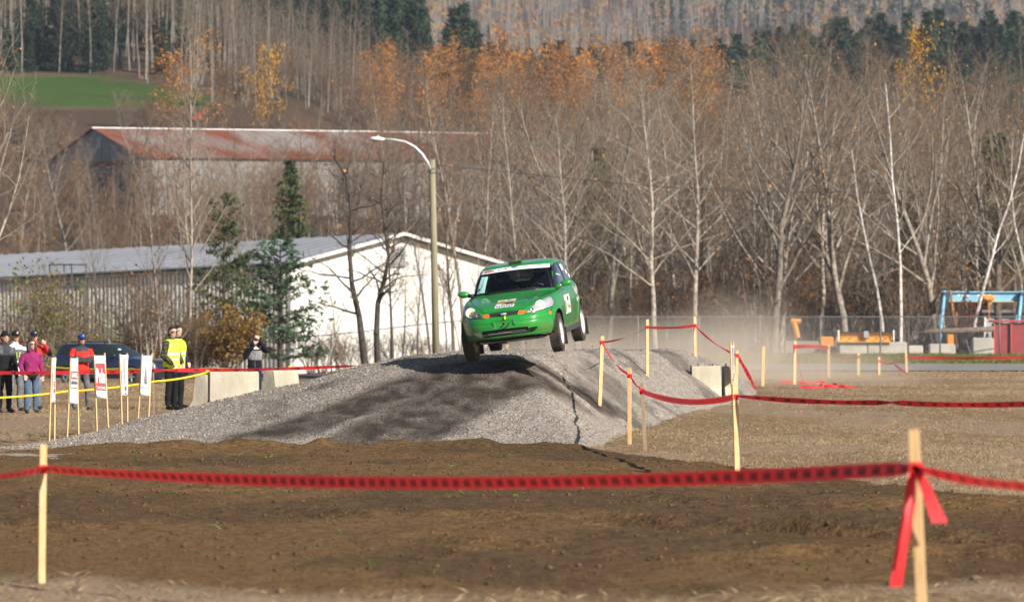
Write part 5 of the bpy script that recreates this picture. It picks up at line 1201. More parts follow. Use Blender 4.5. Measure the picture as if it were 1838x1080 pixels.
def art5(R, T, S):
    for k in range(9):
        f = k / 8; R(0.30 + 0.03 * k, 0.30 + 0.0 * f, 0.318 + 0.03 * k, 0.42 + 0.45 * (1 - abs(f - 0.55) / 0.6), M_gr)
    for k in range(6): R(0.50 + 0.022 * k, 0.29, 0.524 + 0.022 * k, 0.72 - 0.075 * k, M_dk, off=0.003)
    for k in range(9): R(0.08 + 0.095 * k, 0.185, 0.155 + 0.095 * k, 0.225, M_gr)
    for k in range(11): R(0.10 + 0.075 * k, 0.14, 0.155 + 0.075 * k, 0.165, M_gr)
def art4(R, T, S):
    R(0.30, 0.28, 0.42, 0.92, M_gr); R(0.50, 0.28, 0.60, 0.95, M_gr)
    for k in range(4): R(0.28, 0.12 + 0.03 * k, 0.70, 0.14 + 0.03 * k, M_dk)
    R(0.40, 0.03, 0.62, 0.07, M_red)
def art1(R, T, S):
    for k in range(3): R(0.15, 0.36 + 0.045 * k, 0.85, 0.385 + 0.045 * k, M_dk)
    R(0.2, 0.23, 0.8, 0.32, M_red)
sign('white banner turned edge-on, leftmost of the row of signs', (88, 796), (93, 642), (95, 794), (95.5, 641), 642, 722, 95.0, 0.3, art1)
sign('white banner reading GRAVEL on a red band', (120, 792), (127, 642), (140, 787), (137, 641), 643, 723, 96.0, 0.12, art2)
sign('white banner with red Pole Racing panel', (174, 775), (169, 637), (194, 775), (187, 633), 638, 713, 99.0, 0.06, art3)
sign('narrow white banner with grey vertical bars', (219, 771), (215, 635), (227, 769), (226, 634), 637, 709, 100.0, 0.25, art4)
sign('white banner with dark spire drawing, rightmost of the row', (247, 761), (255, 635), (266, 752), (272, 634), 638, 709, 102.0, 0.05, art5)
sign('narrow white sign between two laths on the mound right of the concrete blocks', (1314, 712), (1311, 613), (1317, 712), (1317, 613), 620, 680, 117.0, 0.4, lambda R, T, S: (R(0.2, 0.25, 0.8, 0.95, M_gr), R(0.2, 0.05, 0.8, 0.2, M_dk)))

# ------------------------------------------------------------------ grit thrown up by the wheels
_r = np.random.default_rng(4); _p = []
for k in range(46):
    px = _r.uniform(868, 1075); py = _r.uniform(585, 640); _p.append(at(px, py, _r.uniform(97, 101)))
stones('flying_gravel', np.array([tuple(v) for v in _p]), 0.006 + 0.011 * _r.random(46) ** 2, mat('clod', ()), 'specks of gravel thrown up under and behind the green car', None, 9)
# ------------------------------------------------------------------ dust
def dust():
    m = bpy.data.materials.new('dust'); m.use_nodes = True; nt = m.node_tree; N = nt.nodes; L = nt.links; N.remove(N['Principled BSDF'])
    v = N.new('ShaderNodeVolumePrincipled'); v.inputs['Color'].default_value = (0.86, 0.76, 0.64, 1); v.inputs['Anisotropy'].default_value = 0.0
    tc = N.new('ShaderNodeTexCoord'); tot = None
    for (cx, cz, rx, rz_, dens) in ((5.9, 1.0, 2.8, 2.1, 0.75), (3.6, 0.8, 5.0, 1.6, 0.9), (1.0, 1.0, 3.2, 1.1, 0.6), (8.2, 0.6, 3.4, 1.2, 0.6)):
        mp = N.new('ShaderNodeMapping'); mp.vector_type = 'POINT'
        mp.inputs['Location'].default_value = (-cx / rx, -150.0 / 18, -cz / rz_); mp.inputs['Scale'].default_value = (1 / rx, 1 / 18.0, 1 / rz_)
        L.new(tc.outputs['Object'], mp.inputs['Vector'])
        ln = N.new('ShaderNodeVectorMath'); ln.operation = 'LENGTH'; L.new(mp.outputs[0], ln.inputs[0])
        mr = N.new('ShaderNodeMapRange'); mr.interpolation_type = 'SMOOTHSTEP'; mr.inputs['From Min'].default_value = 1.0; mr.inputs['From Max'].default_value = 0.05; mr.inputs['To Max'].default_value = dens
        L.new(ln.outputs['Value'], mr.inputs['Value'])
        if tot is None: tot = mr.outputs[0]
        else:
            ad = N.new('ShaderNodeMath'); ad.operation = 'ADD'; L.new(tot, ad.inputs[0]); L.new(mr.outputs[0], ad.inputs[1]); tot = ad.outputs[0]
    nz = N.new('ShaderNodeTexNoise'); nz.inputs['Scale'].default_value = 0.9; nz.inputs['Detail'].default_value = 4; L.new(tc.outputs['Object'], nz.inputs['Vector'])
    mr = N.new('ShaderNodeMapRange'); mr.inputs['From Min'].default_value = 0.36; mr.inputs['From Max'].default_value = 0.66; mr.inputs['To Min'].default_value = 0.25; mr.inputs['To Max'].default_value = 1.4; L.new(nz.outputs['Fac'], mr.inputs['Value'])
    ml = N.new('ShaderNodeMath'); ml.operation = 'MULTIPLY'; L.new(tot, ml.inputs[0]); L.new(mr.outputs[0], ml.inputs[1])
    m2 = N.new('ShaderNodeMath'); m2.operation = 'MULTIPLY'; m2.inputs[1].default_value = 0.085; L.new(ml.outputs[0], m2.inputs[0])
    L.new(m2.outputs[0], v.inputs['Density']); L.new(v.outputs[0], N['Material Output'].inputs['Volume'])
    b = MB(); b.box((4.5, 150, 1.9), (14, 38, 4.2)); o = b.build('dust_cloud', m); setp(o, 'cloud of brown dust drifting behind the jump', 'dust', kind='stuff')
dust()
# ------------------------------------------------------------------ car body: rings of plan outlines from sill to roof
def sgnpow(v, p): return np.sign(v) * np.abs(v) ** p
def catmull(P, n):
    """P (m, ...) control rows -> n rows, uniform in row index"""
    m = len(P); out = []
    for t in np.linspace(0, m - 1, n):
        i = min(int(t), m - 2); f = t - i
        p0, p1, p2, p3 = P[max(i - 1, 0)], P[i], P[i + 1], P[min(i + 2, m - 1)]
        out.append(0.5 * ((2 * p1) + (p2 - p0) * f + (2 * p0 - 5 * p1 + 4 * p2 - p3) * f * f + (3 * p1 - p0 - 3 * p2 + p3) * f ** 3))
    return np.array(out)
def loft(levels, ns, nv):
    """levels: dict(F, R, W, nf, nr, z=[(x,z)..]); returns grid (nv, ns, 3) for the half y>=0"""
    rows = []
    for lv in levels:
        xm = lv.get('xm', 0.0); th = np.linspace(0, np.pi, ns)
        # denser sampling round the corners
        th = th - 0.0 * np.sin(2 * th)
        c, s = np.cos(th), np.sin(th)
        n = np.where(c >= 0, lv['nf'], lv['nr']); ext = np.where(c >= 0, lv['F'] - xm, xm - lv['R'])
        x = xm + ext * sgnpow(c, 2 / n); y = lv['W'] * np.abs(s) ** (2 / n)
        x = x - lv.get('bow', 0.0) * (y / lv['W']) ** 2 * sstep(0.35, 1.0, (x - xm) / (lv['F'] - xm))
        # re-sample by arc length
        ds = np.hypot(np.diff(x), np.diff(y)); a = np.concatenate([[0], np.cumsum(ds)]); a /= a[-1]
        u = np.linspace(0, 1, ns); x = np.interp(u, a, x); y = np.interp(u, a, y); y[0] = y[-1] = 0
        zz = np.array(lv['z']); o = np.argsort(zz[:, 0]); z = np.interp(x, zz[o, 0], zz[o, 1])
        rows.append(np.stack([x, y, z], 1))
    return catmull(np.array(rows), nv)
def poly_in(P, poly):
    x, y = P[:, 0], P[:, 1]; ins = np.zeros(len(P), bool); n = len(poly)
    for i in range(n):
        (x1, y1), (x2, y2) = poly[i], poly[(i + 1) % n]
        c = ((y1 > y) != (y2 > y)) & (x < (x2 - x1) * (y - y1) / (y2 - y1 + 1e-12) + x1); ins ^= c
    return ins
def poly_near(P, poly):
    best = np.full(len(P), 1e9); bp = P.copy(); n = len(poly)
    for i in range(n):
        a = np.array(poly[i]); b = np.array(poly[(i + 1) % n]); d = b - a
        t = np.clip(((P - a) @ d) / (d @ d), 0, 1); q = a + t[:, None] * d; dd = np.linalg.norm(P - q, axis=1)
        m = dd < best; best[m] = dd[m]; bp[m] = q[m]
    return best, bp
def rnd_poly(poly, it=2):
    for _ in range(it):
        out = []
        for i in range(len(poly)):
            a = np.array(poly[i]); b = np.array(poly[(i + 1) % len(poly)]); out += [tuple(a * 0.82 + b * 0.18), tuple(a * 0.18 + b * 0.82)]
        poly = out
    return poly
def body_split(grid, regions, wheels, wr, tol=0.011):
    """regions: list of (name, axes, poly, condition(fn of xyz)); faces inside become their own mesh. grid is y>=0 half; mirrored here."""
    nv, ns, _ = grid.shape; V = grid.reshape(-1, 3).copy()
    ii = (np.arange(nv - 1)[:, None] * ns + np.arange(ns - 1)[None, :]).ravel()
    F = np.stack([ii, ii + 1, ii + ns + 1, ii + ns], 1)
    moved = np.zeros(len(V), bool)
    for (nm, ax, poly, cond) in regions:
        P = V[:, ax]; ok = cond(V) & ~moved; d, q = poly_near(P, poly); m = ok & (d < tol)
        V[np.ix_(m, ax)] = q[m]; moved |= m
    for (wx, wz) in wheels:
        P = V[:, [0, 2]] - np.array([wx, wz]); r = np.linalg.norm(P, axis=1); m = (np.abs(r - wr) < tol) & (V[:, 1] > 0.5) & ~moved
        V[m, 0] = wx + P[m, 0] / r[m] * wr; V[m, 2] = wz + P[m, 1] / r[m] * wr
    C = V[F].mean(1); cls = np.full(len(F), -1)
    for k, (nm, ax, poly, cond) in enumerate(regions):
        m = cond(C) & (cls < 0) & poly_in(C[:, ax], poly); cls[m] = k
    cut = np.zeros(len(F), bool)
    for (wx, wz) in wheels: cut |= (np.hypot(C[:, 0] - wx, C[:, 2] - wz) < wr - 0.001) & (C[:, 1] > 0.5)
    return V, F, cls, cut
def mirrored(V, F):
    V2 = V * np.array([1, -1, 1]); F2 = F[:, ::-1] + len(V)
    return np.concatenate([V, V2]), np.concatenate([F, F2])
def sub(V, F):
    u = np.unique(F); mp = np.zeros(len(V), int); mp[u] = np.arange(len(u)); return V[u], mp[F]
def weld(o, dist=0.0004, sharp=38):
    bm = bmesh.new(); bm.from_mesh(o.data); bmesh.ops.remove_doubles(bm, verts=bm.verts, dist=dist); bmesh.ops.recalc_face_normals(bm, faces=bm.faces)
    for f in bm.faces: f.smooth = True
    for e in bm.edges:
        if len(e.link_faces) == 2 and e.calc_face_angle(0) > math.radians(sharp): e.smooth = False
    bm.to_mesh(o.data); bm.free(); return o

M_tyre = mat('tyre_rubber', (0.022, 0.020, 0.018), 0.85, col2=(0.075, 0.06, 0.045), vscale=7, bump=0.3, bscale=60)
M_trim = mat('black_trim', (0.012, 0.012, 0.013), 0.5); M_plastic = mat('grey_plastic', (0.05, 0.05, 0.052), 0.6)
M_under = mat('underbody', (0.02, 0.018, 0.016), 0.85, var=0.4, vscale=6)
M_int = mat('interior_dark', (0.006, 0.007, 0.009), 0.8)
M_wglass = glassmat('windscreen_glass', (0.74, 0.80, 0.80), 0.0, refl=0.9)
M_sglass = glassmat('side_glass', (0.35, 0.38, 0.45), 0.35, (0.03, 0.04, 0.10), refl=2.6)  # bluish diffuse colour stands in for sky mirrored in the side windows
M_chrome = mat('chrome', (0.75, 0.76, 0.78), 0.12, 1.0); M_amber = mat('amber_lens', (0.65, 0.13, 0.02), 0.2, coat=0.6)
def wheel(parent, pos, r, w, side, rimm, spokes=8, knob=True, seed=0, steer=0.0):
    """wheel with its axis along local y; side = +1 when the outer face looks to +y"""
    e = bpy.data.objects.new('wheel', None); COL.objects.link(e); e.parent = parent; e.location = pos; e.rotation_euler = (0, random.Random(seed).uniform(0, 6), 0)
    e.rotation_mode = 'ZYX'; e.rotation_euler = (0, random.Random(seed).uniform(0, 6), steer)
    h = w / 2; prof = [(r * 0.62, -h * 0.92), (r * 0.80, -h), (r * 0.93, -h * 0.94), (r * 0.985, -h * 0.75), (r, -h * 0.3), (r, h * 0.3), (r * 0.985, h * 0.75), (r * 0.93, h * 0.94), (r * 0.80, h), (r * 0.62, h * 0.92)]
    m = MB(); m.lathe(prof, 40, axis='y')
    if knob:
        for k in range(34):
            for j, yy in enumerate((-0.76, -0.30, 0.14, 0.58)):
                an = 2 * math.pi * (k + 0.5 * (j % 2)) / 34; R = Matrix.Rotation(-an, 3, 'Y') @ Matrix.Rotation(0.3 * (1 if j % 2 else -1), 3, 'X')
                m.box((math.cos(an) * (r + 0.001), yy * h + 0.012, math.sin(an) * (r + 0.001)), (0.022, w * 0.19, 2 * math.pi * r / 34 * 0.6), R)
    m.build('tyre', M_tyre, e)
    rr = r * 0.66; s = side
    b = MB(); b.lathe([(rr, -h * 0.9), (rr * 0.93, -h * 0.8), (rr * 0.90, h * 0.3), (rr * 0.93, h * 0.85), (rr * 1.03, h * 0.96), (rr * 1.03, h * 0.80), (rr, h * 0.6)] if s > 0 else [(rr, h * 0.9), (rr * 0.93, h * 0.8), (rr * 0.90, -h * 0.3), (rr * 0.93, -h * 0.85), (rr * 1.03, -h * 0.96), (rr * 1.03, -h * 0.80), (rr, -h * 0.6)], 40, axis='y')
    for k in range(spokes):
        an = 2 * math.pi * k / spokes; R = Matrix.Rotation(-an, 3, 'Y')
        b.box((math.cos(an) * rr * 0.53, s * h * 0.62, math.sin(an) * rr * 0.53), (rr * 0.80, 0.03, rr * 0.30), R, bev=0.008)
    b.lathe([(0, s * h * 0.78), (rr * 0.22, s * h * 0.74), (rr * 0.30, s * h * 0.62), (rr * 0.30, s * h * 0.3)], 16, axis='y')
    ro = b.build('rim', rimm, e)
    b = MB(); b.lathe([(0, 0), (rr * 0.8, 0)], 24, axis='y', M=Matrix.Translation((0, s * h * 0.2, 0))); b.build('brake_disc', mat('disc_dark', (0.03, 0.03, 0.03), 0.6, 0.5), e)
    for k in range(5):
        an = 2 * math.pi * k / 5; b = MB(); b.lathe([(0, s * h * 0.82), (0.012, s * h * 0.8), (0.012, s * h * 0.6)], 6, axis='y', M=Matrix.Translation((math.cos(an) * rr * 0.2, 0, math.sin(an) * rr * 0.2))); b.build('nut', M_black, e)
    return e

def rally_car():
    Z0 = 0.70
    e = thing('rally_car', 'green three-door rally hatchback in mid-air above the gravel mound', 'car')
    green_ = mat('car_green', (0.014, 0.24, 0.032), 0.28, spec=0.5, coat=0.9, var=0.12, vscale=3)
    nt = green_.node_tree; N_ = nt.nodes; L_ = nt.links; tcn = N_.new('ShaderNodeTexCoord'); sxz = N_.new('ShaderNodeSeparateXYZ'); L_.new(tcn.outputs['Object'], sxz.inputs[0])   # dried mud splashed up from the wheels
    mrz = N_.new('ShaderNodeMapRange'); mrz.inputs['From Min'].default_value = 0.62; mrz.inputs['From Max'].default_value = 0.22; mrz.inputs['To Min'].default_value = -0.12; mrz.inputs['To Max'].default_value = 0.42; L_.new(sxz.outputs[2], mrz.inputs['Value'])
    mz = N_.new('ShaderNodeMath'); mz.operation = 'MULTIPLY_ADD'; mz.inputs[1].default_value = 1.0; L_.new(noisec(N_, L_, 7, 0.35, 0.85, 8), mz.inputs[0]); L_.new(mrz.outputs[0], mz.inputs[2])
    mr2 = N_.new('ShaderNodeMapRange'); mr2.inputs['From Min'].default_value = 0.35; mr2.inputs['From Max'].default_value = 1.0; mr2.inputs['To Max'].default_value = 0.75; L_.new(mz.outputs[0], mr2.inputs['Value'])
    bs_ = N_['Principled BSDF']; src_ = bs_.inputs['Base Color'].links[0].from_socket; L_.new(mixc(N_, L_, mr2.outputs[0], src_, (0.16, 0.12, 0.075)), bs_.inputs['Base Color'])
    cw = N_.new('ShaderNodeMath'); cw.operation = 'MULTIPLY_ADD'; cw.inputs[1].default_value = -0.8; cw.inputs[2].default_value = 0.9; L_.new(mr2.outputs[0], cw.inputs[0]); L_.new(cw.outputs[0], bs_.inputs['Coat Weight'])
    levels = [
        dict(F=1.97, R=-1.90, W=0.76, nf=5.2, bow=0.17, nr=4.6, z=[(2, .285), (1.3, .25), (0, .20), (-2, .26)]),
        dict(F=2.06, R=-1.96, W=0.80, nf=5.2, bow=0.17, nr=4.4, z=[(2.1, .305), (1.3, .27), (0, .225), (-2, .29)]),
        dict(F=2.10, R=-1.99, W=0.825, nf=5.2, bow=0.17, nr=4.2, z=[(2.1, .355), (0, .31), (-2, .36)]),
        dict(F=2.145, R=-2.04, W=0.838, nf=5.2, bow=0.17, nr=4.0, z=[(2.1, .42), (0, .42), (-2, .45)]),
        dict(F=2.155, R=-2.05, W=0.845, nf=5.2, bow=0.17, nr=4.0, z=[(2.1, .52), (0, .53), (-2, .55)]),
        dict(F=2.13, R=-2.04, W=0.85, nf=5.2, bow=0.17, nr=4.0, z=[(2.1, .605), (0, .63), (-2, .64)]),
        dict(F=2.085, R=-1.98, W=0.85, nf=5.2, bow=0.17, nr=4.0, z=[(2.1, .66), (1.6, .70), (0, .73), (-2, .73)]),
        dict(F=2.04, R=-1.96, W=0.842, nf=5.2, bow=0.17, nr=4.0, z=[(2.05, .72), (1.6, .775), (0, .82), (-2, .82)]),
        dict(F=1.95, R=-1.94, W=0.825, nf=5.2, bow=0.17, nr=4.0, z=[(1.95, .79), (1.5, .86), (0.8, .90), (0, .90), (-2, .93)]),
        dict(F=1.72, R=-1.91, W=0.80, nf=5.2, bow=0.17, nr=4.0, z=[(1.72, .865), (1.3, .915), (0.8, .94), (0, .945), (-2, .985)]),
        dict(F=1.35, R=-1.88, W=0.775, nf=5.2, bow=0.17, nr=4.0, z=[(1.35, .925), (1.0, .945), (0.7, .958), (0, .972), (-2, 1.02)]),
        dict(F=1.00, R=-1.85, W=0.768, nf=4.4, bow=0.12, nr=4.0, z=[(1.0, .985), (.8, .98), (0.5, .98), (0, .99), (-2, 1.05)]),
        dict(F=0.88, R=-1.80, W=0.752, nf=4.4, bow=0.10, nr=4.0, z=[(.88, 1.025), (.5, 1.02), (0, 1.035), (-2, 1.09)]),
        dict(F=0.63, R=-1.66, W=0.708, nf=4.8, bow=0.08, nr=4.2, z=[(.63, 1.17), (.3, 1.165), (-2, 1.19)]),
        dict(F=0.40, R=-1.52, W=0.662, nf=5, bow=0.07, nr=4.4, z=[(.4, 1.285), (0, 1.28), (-2, 1.275)]),
        dict(F=0.20, R=-1.38, W=0.612, nf=5, bow=0.06, nr=4.4, z=[(.2, 1.388), (0, 1.378), (-1, 1.36), (-2, 1.33)]),
        dict(F=0.08, R=-1.28, W=0.53, nf=4.6, bow=0.04, nr=4.2, z=[(.08, 1.418), (-.5, 1.42), (-1.3, 1.375)]),
        dict(F=-0.15, R=-1.05, W=0.33, nf=3.6, nr=3.6, z=[(-.15, 1.428), (-.6, 1.436), (-1.05, 1.408)]),
        dict(F=-0.40, R=-0.80, W=0.02, nf=3, nr=3, z=[(-.4, 1.437), (-.6, 1.44), (-.8, 1.428)]),
    ]
    for lv in levels: lv['xm'] = -0.3 if lv['F'] > 0.5 else -0.55
    G = loft(levels, 240, 200)
    # swelling over the wheels
    for wx in (1.30, -1.30):
        r = np.hypot(G[..., 0] - wx, G[..., 2] - 0.31); k = np.exp(-((r - 0.37) / 0.07) ** 2) * (G[..., 1] > 0.6); G[..., 1] += 0.014 * k
    # bumper grooves on the nose
    for zz, dp in ((0.565, 0.010), (0.60, 0.008), (0.30, 0.007)):
        k = np.exp(-((G[..., 2] - zz) / 0.010) ** 2) * (G[..., 0] > 1.35); G[..., 0] -= dp * k
    # number plate recess, roof and bonnet folds
    k = (np.abs(G[..., 1]) < 0.17) & (G[..., 2] > 0.49) & (G[..., 2] < 0.60) & (G[..., 0] > 2.0); G[..., 0] -= 0.012 * k
    yb = 0.34 + (2.0 - G[..., 0]) * 0.22
    k = np.exp(-((G[..., 1] - yb) / 0.03) ** 2) * ((G[..., 0] > 0.9) & (G[..., 2] > 0.75)); G[..., 2] += 0.005 * k
    front = lambda P: P[:, 0] > 1.45; ws = lambda P: (P[:, 0] > 0.10) & (P[:, 2] > 0.97) & (P[:, 0] < 1.02); sidec = lambda P: (P[:, 1] > 0.46) & (P[:, 0] < 0.75); rearc = lambda P: (P[:, 0] < -1.2)
    yz = [1, 2]; xz = [0, 2]
    Y2 = lambda pts: pts
    head = rnd_poly([(0.345, 0.672), (0.56, 0.690), (0.79, 0.725), (0.80, 0.875), (0.74, 0.895), (0.60, 0.855), (0.46, 0.775)], 1)
    regions = [
        ('headlight', yz, head, lambda P: (P[:, 0] > 1.40)),
        ('indicator', yz, [(0.245, 0.675), (0.335, 0.668), (0.385, 0.720), (0.26, 0.735)], lambda P: P[:, 0] > 1.8),
        ('grille', yz, [(-0.1, 0.665), (0.235, 0.675), (0.25, 0.738), (-0.1, 0.752)], lambda P: P[:, 0] > 1.9),
        ('fog_lamp', yz, rnd_poly([(0.40, 0.345), (0.47, 0.352), (0.57, 0.435), (0.40, 0.432)], 1), front),
        ('intake', yz, [(-0.1, 0.345), (0.395, 0.345), (0.395, 0.455), (-0.1, 0.465)], front),
        ('side_marker', xz, [(1.66, 0.60), (1.73, 0.60), (1.74, 0.655), (1.67, 0.655)], lambda P: (P[:, 1] > 0.55) & (P[:, 0] > 1.4) & (P[:, 0] < 1.9)),
        ('windscreen', yz, [(-0.1, 1.018), (0.25, 1.016), (0.50, 1.008), (0.705, 0.988), (0.672, 1.09), (0.582, 1.352), (0.35, 1.375), (-0.1, 1.388)], ws),
        ('front_window', xz, rnd_poly([(0.57, 1.005), (0.50, 1.09), (0.10, 1.315), (-0.05, 1.345), (-0.30, 1.352), (-0.33, 1.01)], 0), sidec),
        ('rear_window', xz, rnd_poly([(-0.40, 1.012), (-0.37, 1.352), (-0.70, 1.345), (-1.00, 1.305), (-1.38, 1.14), (-1.40, 1.05), (-1.25, 1.03)], 0), sidec),
        ('tailgate_glass', yz, [(-0.1, 1.08), (0.56, 1.08), (0.46, 1.31), (-0.1, 1.325)], rearc),
        ('tail_light', yz, [(0.60, 0.98), (0.76, 0.98), (0.69, 1.17), (0.58, 1.22)], lambda P: P[:, 0] < -1.58),
    ]
    V, F, cls, cut = body_split(G, regions, [(1.30, 0.31), (-1.30, 0.31)], 0.355)
    V[:, 1] = np.where(np.abs(V[:, 1]) < 1e-4, 0, V[:, 1])
    bF = F[(cls < 0) & ~cut]; v, f = mirrored(*sub(V, bF)); body = weld(mobj('body', v, f, green_, e))
    bmv = BVHTree.FromPolygons([tuple(p) for p in np.concatenate([V, V * [1, -1, 1]])], [tuple(q) for q in np.concatenate([F, F[:, ::-1] + len(V)])])
    M_lens = glassmat('head_glass', (0.92, 0.93, 0.95), 0.06, (0.7, 0.7, 0.68), refl=1.4)
    mats = {'indicator': M_amber, 'grille': M_trim, 'intake': mat('intake_black', (0.008, 0.008, 0.008), 0.8), 'fog_lamp': mat('fog_lens', (0.62, 0.64, 0.62), 0.15, 0.2, coat=0.8), 'side_marker': mat('marker_orange', (0.70, 0.16, 0.03), 0.35, coat=0.5),
            'windscreen': M_wglass, 'front_window': M_sglass, 'rear_window': M_sglass, 'tailgate_glass': glassmat('tail_glass', (0.90, 0.96, 0.94), 0.10, (0.5, 0.6, 0.58), 0.8), 'tail_light': mat('tail_red', (0.5, 0.02, 0.02), 0.25, coat=0.6), 'headlight': M_lens}
    PART = {}
    for k, (nm, ax, poly, cond) in enumerate(regions):
        Fk = F[(cls == k) & ~cut]
        if not len(Fk): print('EMPTY region', nm); continue
        v, f = sub(V, Fk)
        if nm in ('grille', 'windscreen', 'tailgate_glass', 'intake'):
            v, f = mirrored(v, f)
            if nm in ('grille', 'intake'): v = v - np.array([0.022 if nm == 'grille' else 0.05, 0, 0])
            PART[nm] = [weld(mobj(nm, v, f, mats[nm], e))]
        else:
            PART[nm] = []
            for s in (1, -1):
                vv = v * np.array([1, s, 1]); ff = f if s > 0 else f[:, ::-1]; PART[nm].append(weld(mobj(nm if not (nm == 'fog_lamp' and s > 0) else 'fog_recess', vv - np.array([0.03 if nm == 'fog_lamp' and s > 0 else 0, 0, 0]), ff, mats[nm] if not (nm == 'fog_lamp' and s > 0) else mats['intake'], e)))
    def hit(p, d):
        r = bmv.ray_cast(Vector(p), Vector(d)); return r[0], r[1]
    # head lamp insides: silver bowl, reflector and bulb glow glass
    for i, s in enumerate((1, -1)):
        ho = PART['headlight'][i]; v, f = sub(V, F[(cls == 0)]); v = v * np.array([1, s, 1]); f = f if s > 0 else f[:, ::-1]
        c = v.mean(0); v2 = c + (v - c) * 0.97 - np.array([0.055, 0.0, 0.0]); mobj('bowl', v2, f, mat('lamp_bowl', (0.50, 0.51, 0.54), 0.35, 0.3), ho, smooth=True)
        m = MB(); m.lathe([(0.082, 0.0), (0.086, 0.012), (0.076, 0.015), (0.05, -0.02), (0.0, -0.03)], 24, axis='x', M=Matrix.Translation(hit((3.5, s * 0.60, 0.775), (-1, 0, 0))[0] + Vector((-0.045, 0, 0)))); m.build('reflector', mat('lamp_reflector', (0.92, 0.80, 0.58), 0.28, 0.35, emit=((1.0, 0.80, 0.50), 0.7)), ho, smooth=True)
        m = MB(); m.lathe([(0.034, 0.0), (0.036, 0.012), (0.02, -0.01), (0.0, -0.015)], 18, axis='x', M=Matrix.Translation(hit((3.5, s * 0.47, 0.725), (-1, 0, 0))[0] + Vector((-0.035, 0, 0)))); m.build('reflector', mat('lamp_reflector2', (0.85, 0.85, 0.85), 0.2, 0.6), ho, smooth=True)
        for q in regions[0][2][:0]: pass
    # dark gap lines: strips laid on the body
    def strip(pts, axis, wid, m, nm, off=0.0025, parent=body):
        P = []
        for p in pts:
            if axis == 'y': h, n_ = hit((p[0], 2.0 * p[2], p[1]), (0, -p[2], 0))
            elif axis == 'x': h, n_ = hit((3.5, p[0], p[1]), (-1, 0, 0))
            else: h, n_ = hit((p[0], p[1], 3.0), (0, 0, -1))
            if h is not None: P.append((h, n_))
        if len(P) < 2: return
        vv = []
        for k, (h, n_) in enumerate(P):
            t = (P[min(k + 1, len(P) - 1)][0] - P[max(k - 1, 0)][0]).normalized(); n2 = n_ if n_.dot(h - Vector((0, 0, 0.8))) > 0 else -n_
            a = t.cross(n2).normalized() * wid / 2; vv += [h + n2 * off - a, h + n2 * off + a]
        mobj(nm, vv, [(2 * k, 2 * k + 1, 2 * k + 3, 2 * k + 2) for k in range(len(P) - 1)], m, parent)
    def dens(pts, n=12):
        out = []
        for a, b in zip(pts[:-1], pts[1:]):
            for k in range(n): t = k / n; out.append(tuple(a[i] + (b[i] - a[i]) * t for i in range(len(a))))
        out.append(pts[-1]); return out
    gap = mat('panel_gap', (0.004, 0.02, 0.006), 0.8)
    for s in (1, -1):
        strip(dens([(0.62, 0.99, s), (0.66, 0.80, s), (0.62, 0.45, s), (0.58, 0.30, s)]), 'y', 0.009, gap, 'door_gap'); strip(dens([(-0.62, 1.0, s), (-0.60, 0.6, s), (-0.52, 0.30, s)]), 'y', 0.009, gap, 'door_gap')
        strip(dens([(0.62, 0.285, s), (-0.54, 0.285, s)]), 'y', 0.009, gap, 'door_gap')
        strip(dens([(1.98, s * 0.36), (1.62, s * 0.56), (1.2, s * 0.66), (0.98, s * 0.69)]), 'z', 0.008, gap, 'bonnet_gap')
        strip(dens([(1.55, 0.715, s), (1.66, 0.665, s), (1.84, 0.645, s)]), 'y', 0.008, gap, 'bumper_gap')
        strip(dens([(1.62, 0.70, s), (1.66, 0.60, s), (1.65, 0.45, s)]), 'y', 0.006, gap, 'bumper_gap')
        for q in (0.175,): strip(dens([(s * q, 0.495), (s * q, 0.605)], 6), 'x', 0.007, gap, 'plate_gap')
    strip(dens([(-0.36, 0.752), (0, 0.765), (0.36, 0.752)]), 'x', 0.010, gap, 'bonnet_gap')
    for s in (1, -1): strip(dens([(s * 0.33, 0.66), (s * 0.56, 0.683), (s * 0.77, 0.715)]), 'x', 0.010, gap, 'lamp_gap')
    # black rubber edging round the windscreen and side glass
    wsp = regions[6][2]
    strip(dens([(-0.70, 0.992), (-0.50, 1.008), (-0.25, 1.015), (0, 1.017), (0.25, 1.015), (0.50, 1.008), (0.70, 0.992)], 8), 'x', 0.022, M_trim, 'windscreen_seal', 0.004)
    for s in (1, -1):
        strip(dens([(s * 0.702, 0.995), (s * 0.672, 1.09), (s * 0.582, 1.352)], 10), 'x', 0.016, M_trim, 'windscreen_seal', 0.004)
        for rg_ in (7, 8): strip(dens([(a, b, s) for a, b in regions[rg_][2] + regions[rg_][2][:1]], 6), 'y', 0.016, M_trim, 'window_seal', 0.003)
        strip(dens([(-0.365, 1.01, s), (-0.335, 1.35, s)], 8), 'y', 0.05, M_trim, 'door_pillar', 0.004)
    # grille slats and badge
    go = PART['grille'][0]
    for z in (0.688, 0.706, 0.724):
        m = MB(); m.tube([(2.045 - 0.25 * y * y, y, z) for y in np.linspace(-0.24, 0.24, 11)], 0.005, 5); m.build('slat', M_plastic, go)
    m = MB(); m.ell((2.075, 0, 0.708), (0.018, 0.062, 0.030), 20, 8); bo = m.build('badge', M_chrome, go, smooth=True); m = MB(); m.ell((2.082, 0, 0.708), (0.016, 0.048, 0.020), 20, 8); m.build('badge_field', mat('badge_pale', (0.55, 0.60, 0.66), 0.3, 0.4), bo, smooth=True)
    io = PART['intake'][0]
    for z in (0.375, 0.40, 0.425):
        m = MB(); m.tube([(2.10 - 0.30 * y * y, y, z) for y in np.linspace(-0.40, 0.38, 13)], 0.006, 5); m.build('slat', mat('slat_worn', (0.12, 0.12, 0.12), 0.5), io)
